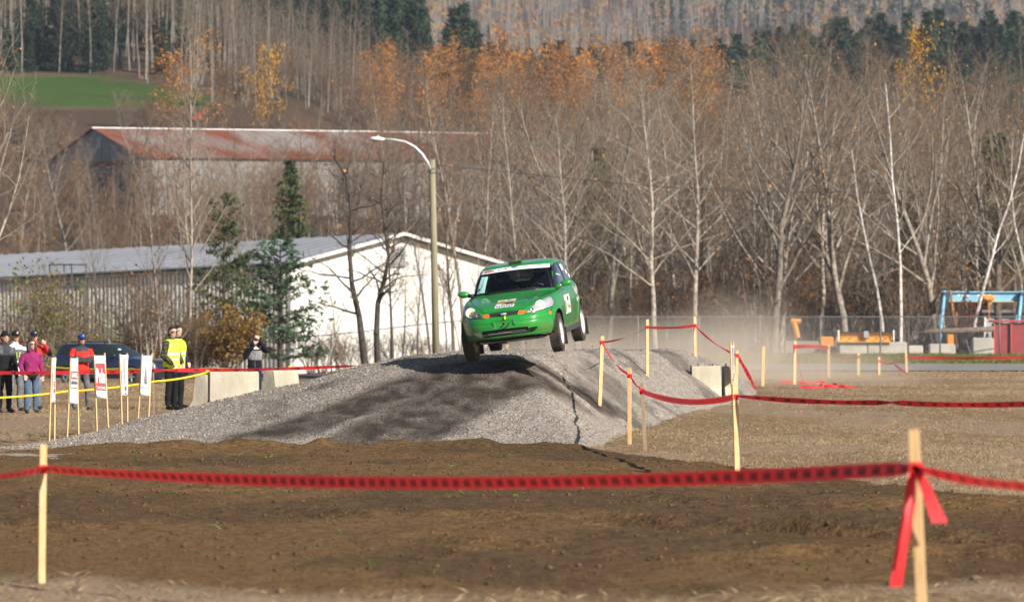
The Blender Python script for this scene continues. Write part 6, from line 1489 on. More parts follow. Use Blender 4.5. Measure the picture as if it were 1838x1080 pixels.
    m = MB(); m.tube([(2.115 - 0.3 * y * y, y, 0.39 + 0.03 * y) for y in np.linspace(-0.3, 0.1, 6)], 0.010, 6); m.build('crash_bar', M_steel, io)
    # tow strap and yellow pin
    m = MB(); m.tube([(2.14, -0.02, 0.56), (2.165, 0.02, 0.555), (2.175, -0.04, 0.50), (2.16, -0.10, 0.455), (2.15, -0.04, 0.462), (2.17, 0.06, 0.50), (2.15, 0.10, 0.565)][::1], 0.008, 6); m.build('tow_strap', M_black, e)
    m = MB(); m.tube([(2.10, 0.02, 0.668), (2.13, 0.02, 0.64), (2.135, 0.02, 0.615)], [0.014, 0.018, 0.014], 8); m.build('tow_pin', mat('pin_yellow', (0.80, 0.55, 0.02), 0.5), e)
    for s in (1, -1): m = MB(); m.tube([(2.145, s * 0.175, 0.60), (2.16, s * 0.178, 0.57), (2.155, s * 0.172, 0.53)], 0.007, 6); m.build('bumper_clip', M_chrome, e)
    # mirrors
    for s in (1, -1):
        m = MB(); m.ell((0.50, s * 0.895, 1.045), (0.07, 0.105, 0.06), 22, 14, Matrix.Rotation(s * 0.12, 3, 'X')); mo = m.build('door_mirror', green_, e, smooth=True)
        m = MB(); m.tube([(0.52, s * 0.70, 0.99), (0.52, s * 0.78, 1.01), (0.51, s * 0.84, 1.03)], [0.045, 0.035, 0.035], 10); m.build('mirror_arm', green_ if s > 0 else M_trim, mo, smooth=True)
        m = MB(); m.ell((0.445, s * 0.895, 1.045), (0.02, 0.092, 0.05), 18, 8); m.build('mirror_glass', M_chrome, mo, smooth=True)
    # roof scoop
    m = MB(); m.prism([(-0.16, 0.0), (0.10, 0.0), (0.12, 0.065), (-0.02, 0.062), (-0.16, 0.035)], -0.115, 0.115, M=Matrix.Translation((0.0, 0.0, 1.405))); so = m.build('roof_scoop', green_, e)
    for s in (1, -1):
        m = MB(); m.box((0.125, s * 0.055, 1.438), (0.02, 0.088, 0.042)); m.build('scoop_mouth', M_trim, so); m = MB(); m.box((0.137, s * 0.055, 1.420), (0.012, 0.092, 0.010)); m.build('scoop_lip', M_chrome, so)
        m = MB(); m.box((0.137, s * 0.103, 1.438), (0.012, 0.010, 0.044)); m.build('scoop_lip', M_chrome, so)
    m = MB(); m.tube([(0.13, 0, 1.405), (0.16, 0, 1.395)], 0.008, 6); m.build('scoop_catch', M_trim, so)
    # wipers
    for y0, y1 in ((0.42, -0.10), (-0.12, -0.58)):
        P = []
        for y in np.linspace(y0, y1, 8):
            z = 1.028 + (0.02 if y0 > 0 else 0.0) * (y0 - y); h, n_ = hit((3.5, y, z), (-1, 0, 0)); P.append(h + Vector((0.012, 0, 0.008)))
        m = MB(); m.tube(P, 0.009, 6); m.build('wiper', M_trim, e)
    # cowl
    # underside, sills and wheel arches
    m = MB(); m.box((0.0, 0, 0.235), (3.75, 1.15, 0.03)); m.build('floor_pan', M_under, e)
    m = MB(); m.box((1.75, 0, 0.235), (0.5, 0.95, 0.025), Matrix.Rotation(-0.05, 3, 'Y')); m.build('sump_guard', M_under, e)
    for s in (1, -1):
        m = MB(); m.box((0.0, s * 0.815, 0.245), (1.85, 0.05, 0.09), bev=0.015); m.build('sill', M_plastic, e)
        for wx in (1.30, -1.30):
            V_, F_ = [], []
            for k in range(17):
                an = math.pi * (k / 16); 
                for y in (0.825, 0.45): V_.append((wx + math.cos(an) * 0.362, s * y, 0.31 + math.sin(an) * 0.362))
            F_ = [(2 * k, 2 * k + 1, 2 * k + 3, 2 * k + 2) for k in range(16)]
            V_ += [(wx + math.cos(math.pi * k / 16) * 0.362, s * 0.45, 0.31 + math.sin(math.pi * k / 16) * 0.362) for k in range(17)]
            F_.append(tuple(range(34, 51))); MB().add(V_, F_).build('arch_liner', M_under, e)
    drop = {1: 0.10, -1: 0.12}
    wht = mat('rim_white', (0.80, 0.80, 0.80), 0.45)
    for wx in (1.30, -1.30):
        for s in (1, -1):
            dz = (0.255 if wx > 0 else 0.26)
            wheel(e, (wx, s * 0.745, dz), 0.315, 0.20, s, wht, 8, True, int(wx * 10 + s), 0.0 if wx < 0 else 0.03)
            m = MB(); m.box((wx - 0.40, s * 0.73, 0.17), (0.012, 0.26, 0.30), Matrix.Rotation(0.15, 3, 'Y')); m.build('mud_flap', mat('flap_black', (0.02, 0.019, 0.018), 0.7), e)
            m = MB(); m.tube([(wx, s * 0.3, 0.24), (wx, s * 0.66, dz)], 0.025, 8); m.build('suspension_arm', M_under, e)
            m = MB(); m.tube([(wx, s * 0.62, dz), (wx - 0.02, s * 0.55, 0.62)], 0.035, 8); m.build('damper', M_under, e)
    m = MB(); m.tube([(-1.3, -0.66, 0.22), (-1.3, 0.66, 0.22)], 0.03, 8); m.build('rear_axle', M_under, e)
    # cabin
    m = MB(); m.box((-0.4, 0, 0.42), (2.6, 1.40, 0.30)); m.build('cabin_floor', M_int, e)
    for s in (1, -1): m = MB(); m.box((-0.4, s * 0.755, 0.72), (2.3, 0.03, 0.5)); m.build('door_card', M_int, e)
    m = MB(); m.box((0.66, 0, 0.90), (0.40, 1.34, 0.17), Matrix.Rotation(0.12, 3, 'Y'), bev=0.04); m.ell((0.55, 0.34, 0.985), (0.14, 0.20, 0.05), 16, 8); m.build('dashboard', mat('dash_grey', (0.035, 0.04, 0.045), 0.7), e)
    m = MB(); m.box((-1.5, 0, 0.86), (0.5, 1.25, 0.04)); m.build('parcel_shelf', M_int, e)
    Mc = mat('cage_black', (0.012, 0.013, 0.015), 0.5)
    for P in ([(-0.42, -0.62, 0.5), (-0.45, -0.60, 1.0), (-0.48, -0.50, 1.35), (-0.48, 0, 1.385), (-0.48, 0.50, 1.35), (-0.45, 0.60, 1.0), (-0.42, 0.62, 0.5)],
              [(0.10, 0.50, 1.335), (-0.48, 0.50, 1.36)], [(0.10, -0.50, 1.335), (-0.48, -0.50, 1.36)], [(0.10, -0.50, 1.335), (0.10, 0.50, 1.335)], [(0.10, 0.50, 1.335), (0.52, 0.63, 1.06), (0.62, 0.66, 0.7)], [(0.10, -0.50, 1.335), (0.52, -0.63, 1.06), (0.62, -0.66, 0.7)],
              [(-0.46, -0.50, 1.33), (-0.44, 0.60, 0.62)], [(-0.46, 0.50, 1.33), (-0.44, -0.60, 0.62)], [(-0.48, 0.48, 1.34), (-1.35, 0.52, 0.9)], [(-0.48, -0.48, 1.34), (-1.35, -0.52, 0.9)]):
        m = MB(); m.tube(P, 0.026, 8); m.build('roll_cage_bar', Mc, e, smooth=True)
    for s in (1, -1):
        m = MB(); m.box((-0.38, s * 0.36, 0.86), (0.12, 0.46, 0.62), Matrix.Rotation(-0.2, 3, 'Y'), bev=0.05); m.box((-0.43, s * 0.36, 1.17), (0.10, 0.30, 0.20), Matrix.Rotation(-0.2, 3, 'Y'), bev=0.04); m.box((-0.10, s * 0.36, 0.62), (0.5, 0.46, 0.12), bev=0.04); m.build('bucket_seat', M_int, e)
    m = MB(); R = Matrix.Rotation(-1.15, 3, 'Y')
    m.tube([Vector((0.32, 0.36, 0.93)) + R @ Vector((math.cos(t) * 0.17, math.sin(t) * 0.17, 0)) for t in np.linspace(0, 2 * math.pi, 25)], 0.014, 6, cap=False); m.tube([(0.32, 0.36, 0.93), (0.55, 0.36, 0.88)], 0.02, 6); m.build('steering_wheel', M_trim, e)
    # stickers: little grids laid on the paint
    def decal(nm, c, du, dv, axis, m, nu=6, nv=3, off=0.004, parent=body):
        V_ = []
        for j in range(nv + 1):
            for i in range(nu + 1):
                u = i / nu - 0.5; v = j / nv - 0.5; p = (c[0] + du[0] * u + dv[0] * v, c[1] + du[1] * u + dv[1] * v)
                if axis == 'z': h, n_ = hit((p[0], p[1], 3), (0, 0, -1)); o_ = Vector((0, 0, 1))
                elif axis == 'x': h, n_ = hit((3.5, p[0], p[1]), (-1, 0, 0)); o_ = Vector((1, 0, 0))
                elif axis == '+y': h, n_ = hit((p[0], 2, p[1]), (0, -1, 0)); o_ = Vector((0, 1, 0))
                else: h, n_ = hit((p[0], -2, p[1]), (0, 1, 0)); o_ = Vector((0, -1, 0))
                n2 = n_ if n_.dot(o_) > 0 else -n_; V_.append(h + n2 * off)
        return mobj(nm, V_, [(j * (nu + 1) + i, j * (nu + 1) + i + 1, (j + 1) * (nu + 1) + i + 1, (j + 1) * (nu + 1) + i) for j in range(nv) for i in range(nu)], m, parent, smooth=True)
    W_ = mat('sticker_white', (0.78, 0.78, 0.76), 0.4); O_ = mat('sticker_orange', (0.62, 0.26, 0.08), 0.4); G_ = mat('sticker_lime', (0.20, 0.42, 0.06), 0.4); B_ = mat('sticker_navy', (0.03, 0.035, 0.16), 0.4); K_ = mat('sticker_black', (0.02, 0.02, 0.025), 0.4); C_ = mat('sticker_mint', (0.45, 0.80, 0.74), 0.4); R_ = mat('sticker_red', (0.62, 0.05, 0.04), 0.4); BL_ = mat('sticker_blue', (0.08, 0.22, 0.60), 0.4)
    # bonnet stickers (du along -y so they read from the front)
    hx = lambda x, w, h, m, y=0.0, off=0.004, nm='sticker': decal(nm, (x, y), (0, w), (h, 0), 'z', m, off=off)
    hx(1.50, 0.31, 0.13, W_); hx(1.50, 0.10, 0.05, O_, -0.08, 0.006); hx(1.49, 0.05, 0.06, BL_, 0.03, 0.006); hx(1.50, 0.12, 0.03, mat('sticker_grey', (0.4, 0.42, 0.45), 0.4), 0.09, 0.006)
    hx(1.635, 0.30, 0.09, O_); hx(1.735, 0.31, 0.09, G_); hx(1.735, 0.14, 0.07, K_, 0.07, 0.006); hx(1.76, 0.09, 0.05, W_, -0.11, 0.006)
    hx(1.85, 0.33, 0.11, W_)
    for k in range(7): hx(1.85 + 0.012 * (k % 2), 0.028, 0.055, B_, -0.13 + 0.043 * k, 0.006)
    TV, TF, tw = text_mesh('RALLYE', 0.02); vv = []
    for (x, y) in TV:
        h, n_ = hit((1.665 - y * 0.065, -0.12 + x / tw * 0.24, 3), (0, 0, -1)); vv.append(h + Vector((0, 0, 0.007)))
    mobj('lettering', vv, TF, mat('letter_brown', (0.22, 0.07, 0.02), 0.5), body)
    # windscreen banner and scrutineering strip
    wo = PART['windscreen'][0]
    def wdecal(y0, y1, z0, z1, m, off=0.006, sk=0.0, nm='sticker', z0b=None):
        V_ = []
        for j in range(4):
            for i in range(21):
                y = y0 + (y1 - y0) * i / 20; t = j / 3; z = z0 + (z1 - z0) * t - 0.075 * (y * y) ; y2 = y + sk * t; h, n_ = hit((3.5, y2, z), (-1, 0, 0)); n2 = n_ if n_.x > 0 else -n_; V_.append(h + n2 * off)
        return mobj(nm, V_, [(j * 21 + i, j * 21 + i + 1, (j + 1) * 21 + i + 1, (j + 1) * 21 + i) for j in range(3) for i in range(20)], m, wo, smooth=True)
    wdecal(-0.575, 0.575, 1.330, 1.382, W_, nm='sun_strip')
    for k in range(4): wdecal(-0.50 + 0.04 * k, -0.47 + 0.04 * k, 1.344, 1.368, R_ if k in (0, 1) else R_, 0.009)
    wdecal(-0.28, -0.25, 1.346, 1.368, BL_, 0.009); wdecal(-0.24, -0.17, 1.354, 1.368, mat('sticker_sky', (0.25, 0.45, 0.8), 0.4), 0.009); wdecal(-0.16, -0.13, 1.348, 1.372, R_, 0.009)
    for k in range(9): wdecal(-0.05 + 0.033 * k, -0.027 + 0.033 * k, 1.349, 1.366 + 0.008 * (k == 0), mat('sticker_sky', ()), 0.009)
    for k in range(8): wdecal(0.27 + 0.03 * k, 0.291 + 0.03 * k, 1.349, 1.366, mat('sticker_sky', ()), 0.009)
    V_ = []
    for j in range(9):
        for i in range(4):
            t = j / 8; y = -0.635 + 0.075 * t + (i / 3) * (0.15 - 0.03 * t) ; z = 1.03 + 0.245 * t; h, n_ = hit((3.5, y, z), (-1, 0, 0)); n2 = n_ if n_.x > 0 else -n_; V_.append(h + n2 * 0.006)
    mobj('scrutineering_strip', V_, [(j * 4 + i, j * 4 + i + 1, (j + 1) * 4 + i + 1, (j + 1) * 4 + i) for j in range(8) for i in range(3)], C_, wo, smooth=True)
    for k in range(6):
        t = 0.40 + 0.09 * k; y = -0.635 + 0.075 * t + 0.065; z = 1.03 + 0.245 * t; h, n_ = hit((3.5, y, z), (-1, 0, 0)); q = h + Vector((0.012, 0, 0)); m = MB(); m.box(q, (0.006, 0.022, 0.014)); m.build('strip_mark', K_, wo)
    h, n_ = hit((3.5, -0.58, 1.085), (-1, 0, 0)); m = MB(); m.box(h + Vector((0.012, 0, 0)), (0.006, 0.04, 0.05)); m.build('strip_mark', K_, wo)
    # door plate and side lettering (car's left), mirrored plate on the right
    for ax, s in (('+y', 1), ('-y', -1)):
        decal('number_plate', (0.30, 0.68), (0.62, 0), (0, 0.32), ax, W_)
        decal('plate_print', (0.52, 0.64), (0.13, 0), (0, 0.20), ax, G_, off=0.006); decal('plate_print', (0.23, 0.77), (0.15, 0), (0, 0.07), ax, B_, off=0.006); decal('plate_print', (0.12, 0.62), (0.14, 0), (0, 0.06), ax, R_, off=0.006); decal('plate_print', (0.28, 0.66), (0.16, 0), (0, 0.10), ax, mat('sticker_grey', ()), off=0.006)
        for st in ([(-0.72, 0.93), (-0.80, 0.80), (-0.86, 0.90), (-0.93, 0.76), (-1.0, 0.90)], [(-1.04, 0.78), (-1.10, 0.92), (-1.16, 0.80), (-1.24, 0.93)], [(-0.80, 0.72), (-0.92, 0.66), (-1.02, 0.72), (-1.08, 0.70)], [(-1.30, 0.95), (-1.36, 0.82), (-1.44, 0.96)]):
            strip(dens([(p[0], p[1], s) for p in st], 8), 'y', 0.035, W_, 'side_print', 0.005)
        decal('window_print', (-0.55, 1.26), (0.24, 0), (0, 0.10), ax, W_); decal('window_print', (-0.82, 1.17), (0.16, 0), (0, 0.06), ax, W_); decal('window_print', (-1.02, 1.10), (0.18, 0), (0, 0.06), ax, W_)
        for k in range(6): decal('window_print', (0.20 - 0.05 * k, 1.19 - 0.006 * k), (0.03, 0), (0, 0.022), ax, W_, 1, 1)
    # taller, wider glasshouse
    seen_ = set()
    for ch in e.children_recursive:
        if ch.type != 'MESH' or ch.parent.name.startswith('wheel') or ch.data.name in seen_: continue
        seen_.add(ch.data.name); n_ = len(ch.data.vertices); co = np.empty(n_ * 3); ch.data.vertices.foreach_get('co', co); co = co.reshape(-1, 3)
        up_ = np.maximum(0, co[:, 2] - 1.02); keep_ = np.abs(co[:, 1]) < 0.78
        co[:, 1] *= 1 + 0.035 * np.minimum(1, up_ / 0.28) * keep_; co[:, 2] += 0.085 * up_ * keep_
        ch.data.vertices.foreach_set('co', co.astype(np.float32).ravel()); ch.data.update()
    # pose in the air: heading to the camera's left, right side low, nose low
    yaw = math.radians(9.0); fwd = Vector((-math.sin(yaw), -math.cos(yaw), 0)); left = Vector((math.cos(yaw), -math.sin(yaw), 0)); up = Vector((0, 0, 1))
    B = Matrix((fwd, left, up)).transposed()
    R = B @ Matrix.Rotation(math.radians(6.6), 3, 'X') @ Matrix.Rotation(math.radians(3.6), 3, 'Y')
    emb = at(903.5, 563.5, 96.2); loc = emb - R @ Vector((2.08, 0, 0.708))
    e.rotation_mode = 'QUATERNION'; e.rotation_quaternion = R.to_quaternion(); e.location = loc
    return e, R, loc
CAR, CAR_R, CAR_LOC = rally_car()

def parked_car():
    e = thing('parked_car', 'dark blue estate car parked behind the man in the red jacket', 'car')
    Mb = mat('suv_blue', (0.010, 0.018, 0.055), 0.25, coat=0.9)
    levels = [
        dict(F=2.10, R=-2.15, W=0.78, nf=3.6, nr=4.6, z=[(2, .26), (-2, .28)]), dict(F=2.20, R=-2.22, W=0.83, nf=3.4, nr=4.4, z=[(2, .32), (-2, .34)]),
        dict(F=2.25, R=-2.26, W=0.86, nf=3.2, nr=4.2, z=[(2, .50), (-2, .50)]), dict(F=2.22, R=-2.22, W=0.87, nf=3.2, nr=4.2, z=[(2, .66), (0, .70), (-2, .70)]),
        dict(F=2.16, R=-2.20, W=0.86, nf=3.2, nr=4.2, z=[(2.1, .78), (0, .86), (-2, .88)]), dict(F=2.0, R=-2.18, W=0.84, nf=3.2, nr=4.2, z=[(2, .90), (1, .96), (-2, 1.0)]),
        dict(F=1.5, R=-2.15, W=0.80, nf=3.4, nr=4.4, z=[(1.5, .98), (1, 1.0), (-2, 1.04)]), dict(F=1.15, R=-2.12, W=0.77, nf=3.8, nr=4.6, z=[(1.1, 1.03), (-2, 1.07)]),
        dict(F=0.85, R=-2.05, W=0.73, nf=4.4, nr=5, z=[(.85, 1.17), (-2, 1.2)]), dict(F=0.50, R=-1.95, W=0.67, nf=4.6, nr=5, z=[(.5, 1.36), (-2, 1.36)]), dict(F=0.30, R=-1.86, W=0.61, nf=4.6, nr=5, z=[(.3, 1.465), (-2, 1.45)]),
        dict(F=0.15, R=-1.75, W=0.52, nf=4.4, nr=4.6, z=[(.15, 1.50), (-.8, 1.51), (-1.8, 1.485)]), dict(F=-.3, R=-1.3, W=0.02, nf=3, nr=3, z=[(-.3, 1.53), (-1.3, 1.53)])]
    for lv in levels: lv['xm'] = -0.1 if lv['F'] > 0.6 else -0.8
    G = loft(levels, 150, 110); yz = [1, 2]; xz = [0, 2]; sidec = lambda P: (P[:, 1] > 0.5) & (P[:, 0] < 0.95)
    regions = [('headlight', yz, [(0.42, .74), (0.84, .78), (0.82, .90), (0.5, .86)], lambda P: P[:, 0] > 1.75), ('grille', yz, [(-.1, .72), (.36, .74), (.40, .87), (-.1, .88)], lambda P: P[:, 0] > 1.9), ('intake', yz, [(-.1, .40), (.55, .42), (.5, .56), (-.1, .58)], lambda P: P[:, 0] > 1.8),
               ('windscreen', yz, [(-.1, 1.06), (.70, 1.04), (.585, 1.45), (-.1, 1.46)], lambda P: P[:, 0] > 0.2), ('front_window', xz, [(.80, 1.06), (.22, 1.43), (-.25, 1.43), (-.25, 1.06)], sidec), ('rear_window', xz, [(-.31, 1.06), (-.31, 1.43), (-1.05, 1.42), (-1.05, 1.08)], sidec), ('boot_window', xz, [(-1.12, 1.08), (-1.12, 1.42), (-1.62, 1.38), (-1.85, 1.10)], sidec),
               ('tailgate_glass', yz, [(-.1, 1.10), (.62, 1.10), (.55, 1.40), (-.1, 1.41)], lambda P: P[:, 0] < -1.7), ('tail_light', yz, [(.70, .80), (.86, .80), (.76, 1.05), (.70, 1.06)], lambda P: P[:, 0] < -1.9)]
    V, F, cls, cut = body_split(G, regions, [(1.32, 0.33), (-1.30, 0.33)], 0.38, 0.016)
    v, f = mirrored(*sub(V, F[(cls < 0) & ~cut])); weld(mobj('body', v, f, Mb, e))
    gm = glassmat('suv_glass', (0.25, 0.30, 0.28), 0.55, (0.03, 0.045, 0.04), 1.3)
    ms = {'headlight': mat('fog_lens', ()), 'grille': M_trim, 'intake': M_trim, 'tail_light': mat('tail_red', ())}
    for k, r in enumerate(regions):
        v, f = sub(V, F[(cls == k) & ~cut]); m = ms.get(r[0], gm)
        if r[0] in ('grille', 'intake', 'windscreen', 'tailgate_glass'): v, f = mirrored(v, f); weld(mobj(r[0], v, f, m, e))
        else:
            for s in (1, -1): weld(mobj(r[0], v * np.array([1, s, 1]), f if s > 0 else f[:, ::-1], m, e))
    m = MB(); m.box((-0.2, 0, 0.32), (4.0, 1.5, 0.12)); m.build('floor_pan', M_under, e); m = MB(); m.box((-0.5, 0, 0.75), (2.2, 1.3, 0.6), bev=0.08); m.build('seats', M_int, e)
    for wx in (1.32, -1.30):
        for s in (1, -1):
            wheel(e, (wx, s * 0.76, 0.33), 0.33, 0.20, s, mat('rim_grey', (0.35, 0.36, 0.37), 0.4, 0.5), 5, False, int(wx * 7 + s))
            m = MB(); m.lathe([(0.0, 0), (0.37, 0)], 24, axis='y', M=Matrix.Translation((wx, s * 0.55, 0.34))); m.build('arch_liner', M_under, e)
    for s in (1, -1):
        m = MB(); m.ell((0.72, s * 0.93, 1.08), (0.06, 0.10, 0.07), 14, 8); m.build('door_mirror', Mb, e, smooth=True)
        m = MB(); m.tube([(0.1, s * 0.56, 1.505), (0.0, s * 0.56, 1.55), (-1.5, s * 0.56, 1.55), (-1.6, s * 0.56, 1.50)], 0.018, 6); m.build('roof_rail', M_trim, e)
    m = MB(); m.tube([(-0.1, 0.1, 1.52), (-0.2, 0.1, 1.68)], 0.008, 5); m.build('aerial', mat('aerial_white', (0.8, 0.8, 0.8), 0.4), e)
    m = MB(); m.box((0.62, -0.45, 1.29), (0.02, 0.16, 0.05), Matrix.Rotation(-0.6, 3, 'Y')); m.build('windscreen_card', M_white, e)
    x = at(200, 690, 204); e.location = (x.x, 204, gz_at(x.x, 204) - 0.08); e.rotation_euler = (0, 0, math.radians(-28))
parked_car()
# ------------------------------------------------------------------ people
SKIN = mat('skin', (0.52, 0.30, 0.21), 0.6, var=0.08, vscale=20); SKIN_P = mat('skin_pale', (0.60, 0.38, 0.29), 0.6, var=0.06, vscale=20)
HAIR = mat('hair_dark', (0.022, 0.014, 0.010), 0.55, var=0.4, vscale=60); HAIRB = mat('hair_brown', (0.05, 0.028, 0.017), 0.5, var=0.4, vscale=50, stretch=(4, 4, 0.5))
def fab(name, c, var=0.25): return mat('cloth_' + name, c, 0.9, var=var, vscale=9, spec=0.15, bump=0.35, bscale=22)
JEAN = fab('jean', (0.075, 0.115, 0.185)); JEANG = fab('jean_grey', (0.13, 0.15, 0.17)); BLK = fab('black', (0.012, 0.012, 0.014)); GREY = fab('grey', (0.11, 0.115, 0.125)); CHAR = fab('charcoal', (0.05, 0.052, 0.058)); MAG = fab('magenta', (0.24, 0.022, 0.115)); REDC = fab('red', (0.62, 0.035, 0.028)); WHT = fab('white', (0.72, 0.72, 0.68), 0.06); BLUE = fab('blue', (0.02, 0.04, 0.22)); NAVY = fab('navy', (0.015, 0.02, 0.055)); SHOE = fab('shoe', (0.05, 0.042, 0.035)); LIME = fab('lime', (0.45, 0.55, 0.05)); GTRS = fab('trouser_grey', (0.115, 0.12, 0.128))
HIVIS = mat('hi_vis', (0.62, 0.82, 0.05), 0.6); REFL = mat('reflective', (0.52, 0.55, 0.58), 0.4)
def plaid_mat():
    m = mat('plaid', (0.055, 0.06, 0.025), 0.9); N = m.node_tree.nodes; L = m.node_tree.links; tc = N.new('ShaderNodeTexCoord'); sx = N.new('ShaderNodeSeparateXYZ'); L.new(tc.outputs['Object'], sx.inputs[0]); f = None
    for i, sc in ((0, 0.035), (2, 0.04)):
        p = N.new('ShaderNodeMath'); p.operation = 'PINGPONG'; p.inputs[1].default_value = sc; L.new(sx.outputs[i], p.inputs[0]); g = N.new('ShaderNodeMath'); g.operation = 'LESS_THAN'; g.inputs[1].default_value = 0.012; L.new(p.outputs[0], g.inputs[0])
        if f is None: f = g.outputs[0]
        else: a = N.new('ShaderNodeMath'); a.operation = 'MAXIMUM'; L.new(f, a.inputs[0]); L.new(g.outputs[0], a.inputs[1]); f = a.outputs[0]
    L.new(mixc(N, L, f, (0.075, 0.075, 0.03), (0.014, 0.013, 0.010)), N['Principled BSDF'].inputs['Base Color']); return m
PLAID = plaid_mat()
ARM_DOWN = lambda s: [(s * 0.185, 0.0, 1.40), (s * 0.255, 0.02, 1.13), (s * 0.262, -0.05, 0.90)]
def person(label, loc, face, H=1.75, arms=(None, None), head_turn=0.0, skin=SKIN, cols=None, regionf=None, bulk=1.0, hair=None, hairm=HAIR, cap=None, glasses=False, vest=False, stance=0.11, spine=None, legs=None, extras=None, name='person', hands=True, matrix=None, hood=None):
    e = thing(name, label, 'person', loc, face); k = H / 1.75; e.scale = (k, k, k)
    if matrix is not None: e.rotation_mode = 'QUATERNION'; e.rotation_quaternion = matrix[0].to_quaternion(); e.location = matrix[1]
    B = MB(); caps = []                                     # capsules: (p0, p1, r0, r1, label)
    def limb(P, R, lab, n=12, flat=None):
        P = [Vector(p) for p in P]; Q = []; RR = []
        for i in range(len(P) - 1):
            for j in range(4): t = j / 4; Q.append(P[i].lerp(P[i + 1], t)); RR.append(R[i] + (R[i + 1] - R[i]) * t)
        Q.append(P[-1]); RR.append(R[-1]); B.tube(Q, RR, n)
        for i in range(len(P) - 1): caps.append((P[i], P[i + 1], R[i], R[i + 1], lab))
    sp = [Vector(p) for p in (spine or [(0, 0.0, 0.84), (0, 0.0, 0.95), (0, 0.0, 1.06), (0, -0.005, 1.20), (0, 0.0, 1.33), (0, 0.005, 1.42), (0, 0.0, 1.475), (0, -0.01, 1.54)])]
    sw = [0.150, 0.172, 0.160, 0.176, 0.194, 0.178, 0.085, 0.056]; sd = [0.10, 0.118, 0.112, 0.122, 0.122, 0.098, 0.070, 0.056]
    V = []; F = []; n = 20
    for i, p in enumerate(sp):
        t = (sp[min(i + 1, 7)] - sp[max(i - 1, 0)]).normalized(); ax = Vector((1, 0, 0)); ay = t.cross(ax).normalized(); bw = bulk if 0 < i < 6 else 1.0
        for a in range(n):
            an = 2 * math.pi * a / n; ca, sa = math.cos(an), math.sin(an); V.append(p + ax * (sw[i] * bw * math.copysign(abs(ca) ** 0.85, ca)) + ay * (sd[i] * bw * math.copysign(abs(sa) ** 0.85, sa)))
        if i < 6: caps.append((sp[i], sp[i + 1], sd[i] * bw * 1.15, sd[i + 1] * bw * 1.15, 'torso'))
        if i < 6:
            for s in (-1, 1): caps.append((sp[i] + ax * s * 0.06, sp[i + 1] + ax * s * 0.06, sd[i] * bw, sd[i + 1] * bw, 'torso'))
    for i in range(7):
        for a in range(n): F.append((i * n + a, i * n + (a + 1) % n, (i + 1) * n + (a + 1) % n, (i + 1) * n + a))
    F.append(tuple(range(n - 1, -1, -1))); F.append(tuple(7 * n + a for a in range(n))); B.add(V, F)
    caps.append((sp[6], sp[7], 0.06, 0.056, 'neck'))
    for s in (-1, 1):
        L = (legs or {}).get(s) or [(s * 0.088, 0, 0.90), (s * stance * 0.98, -0.015, 0.50), (s * stance * 1.05, 0.02, 0.09)]
        limb(L, [0.094 * (0.9 + 0.1 * bulk), 0.068, 0.058], 'leg')
        a = Vector(L[2]); toe = a + (Vector((s * 0.035, -0.16, -0.055)) if not legs else Vector((0, -0.12, 0.05)))
        B.ell((a + toe) / 2 + Vector((0, 0, -0.012)), (0.048, 0.135, 0.048), 14, 10, Matrix.Rotation(s * 0.2, 3, 'Z')); caps.append((a + Vector((0, 0.03, -0.045)), toe, 0.045, 0.04, 'shoe'))
        A = arms[0 if s < 0 else 1] or ARM_DOWN(s); A = [Vector(p) for p in A]
        sh = sp[5] + Vector((s * 0.165 * bulk, 0, -0.015)) if spine else A[0]
        limb([sh, A[1], A[2]], [0.066 * bulk, 0.055 * bulk, 0.043 * bulk], 'arm')
        hd = (A[2] - A[1]).normalized() if len(A) < 4 else (A[3] - A[2]).normalized()
        side = hd.cross(Vector((0, 1, 0))); side = side.normalized() if side.length > 0.2 else Vector((1, 0, 0)); nr = side.cross(hd).normalized()
        pc = A[2] + hd * 0.055; limb([A[2], pc, pc + hd * 0.035], [0.030, 0.036, 0.032], 'hand')
        for q in range(4):
            o = pc + hd * 0.03 + side * (q - 1.5) * 0.021; ln = (0.068, 0.080, 0.074, 0.058)[q]; limb([o, o + hd * ln * 0.55 + nr * 0.012, o + hd * ln * 0.85 + nr * 0.035], [0.011, 0.010, 0.009], 'hand', 8)
        o = pc - side * 0.03 * s - hd * 0.01; limb([o, o - side * 0.03 * s + hd * 0.025, o - side * 0.032 * s + hd * 0.055], [0.013, 0.011, 0.010], 'hand', 8)
    hc = sp[7] + Vector((0, -0.015, 0.092)); Rh = Matrix.Rotation(head_turn, 3, 'Z')
    hp = lambda v: hc + Rh @ Vector(v)
    B.ell(hc + Vector((0, 0, 0.028)), (0.076, 0.096, 0.092), 20, 14, Rh); B.ell(hp((0, -0.022, -0.045)), (0.058, 0.068, 0.070), 18, 12, Rh); B.ell(hp((0, -0.062, -0.085)), (0.030, 0.026, 0.024), 12, 8, Rh)
    B.tube([hp((0, -0.085, 0.02)), hp((0, -0.108, -0.022)), hp((0, -0.092, -0.032))], [0.011, 0.017, 0.012], 8)
    B.ell(hp((0, -0.082, 0.035)), (0.048, 0.014, 0.012), 12, 8, Rh)
    for s in (-1, 1): B.ell(hp((s * 0.078, 0.0, -0.005)), (0.010, 0.020, 0.032), 10, 8, Rh)
    B.ell(hp((0, -0.088, -0.058)), (0.026, 0.012, 0.010), 10, 6, Rh)
    caps.append((hp((0, 0, 0.03)), hp((0, -0.02, -0.05)), 0.088, 0.07, 'head')); caps.append((hp((0, -0.06, -0.08)), hp((0, -0.1, -0.02)), 0.03, 0.015, 'head'))
    if hood: B.ell(sp[6] + Vector((0, 0.075, 0.02)), (0.12, 0.075, 0.085), 16, 10); caps.append((sp[6] + Vector((-0.06, 0.08, 0.02)), sp[6] + Vector((0.06, 0.08, 0.02)), 0.075, 0.075, 'torso'))
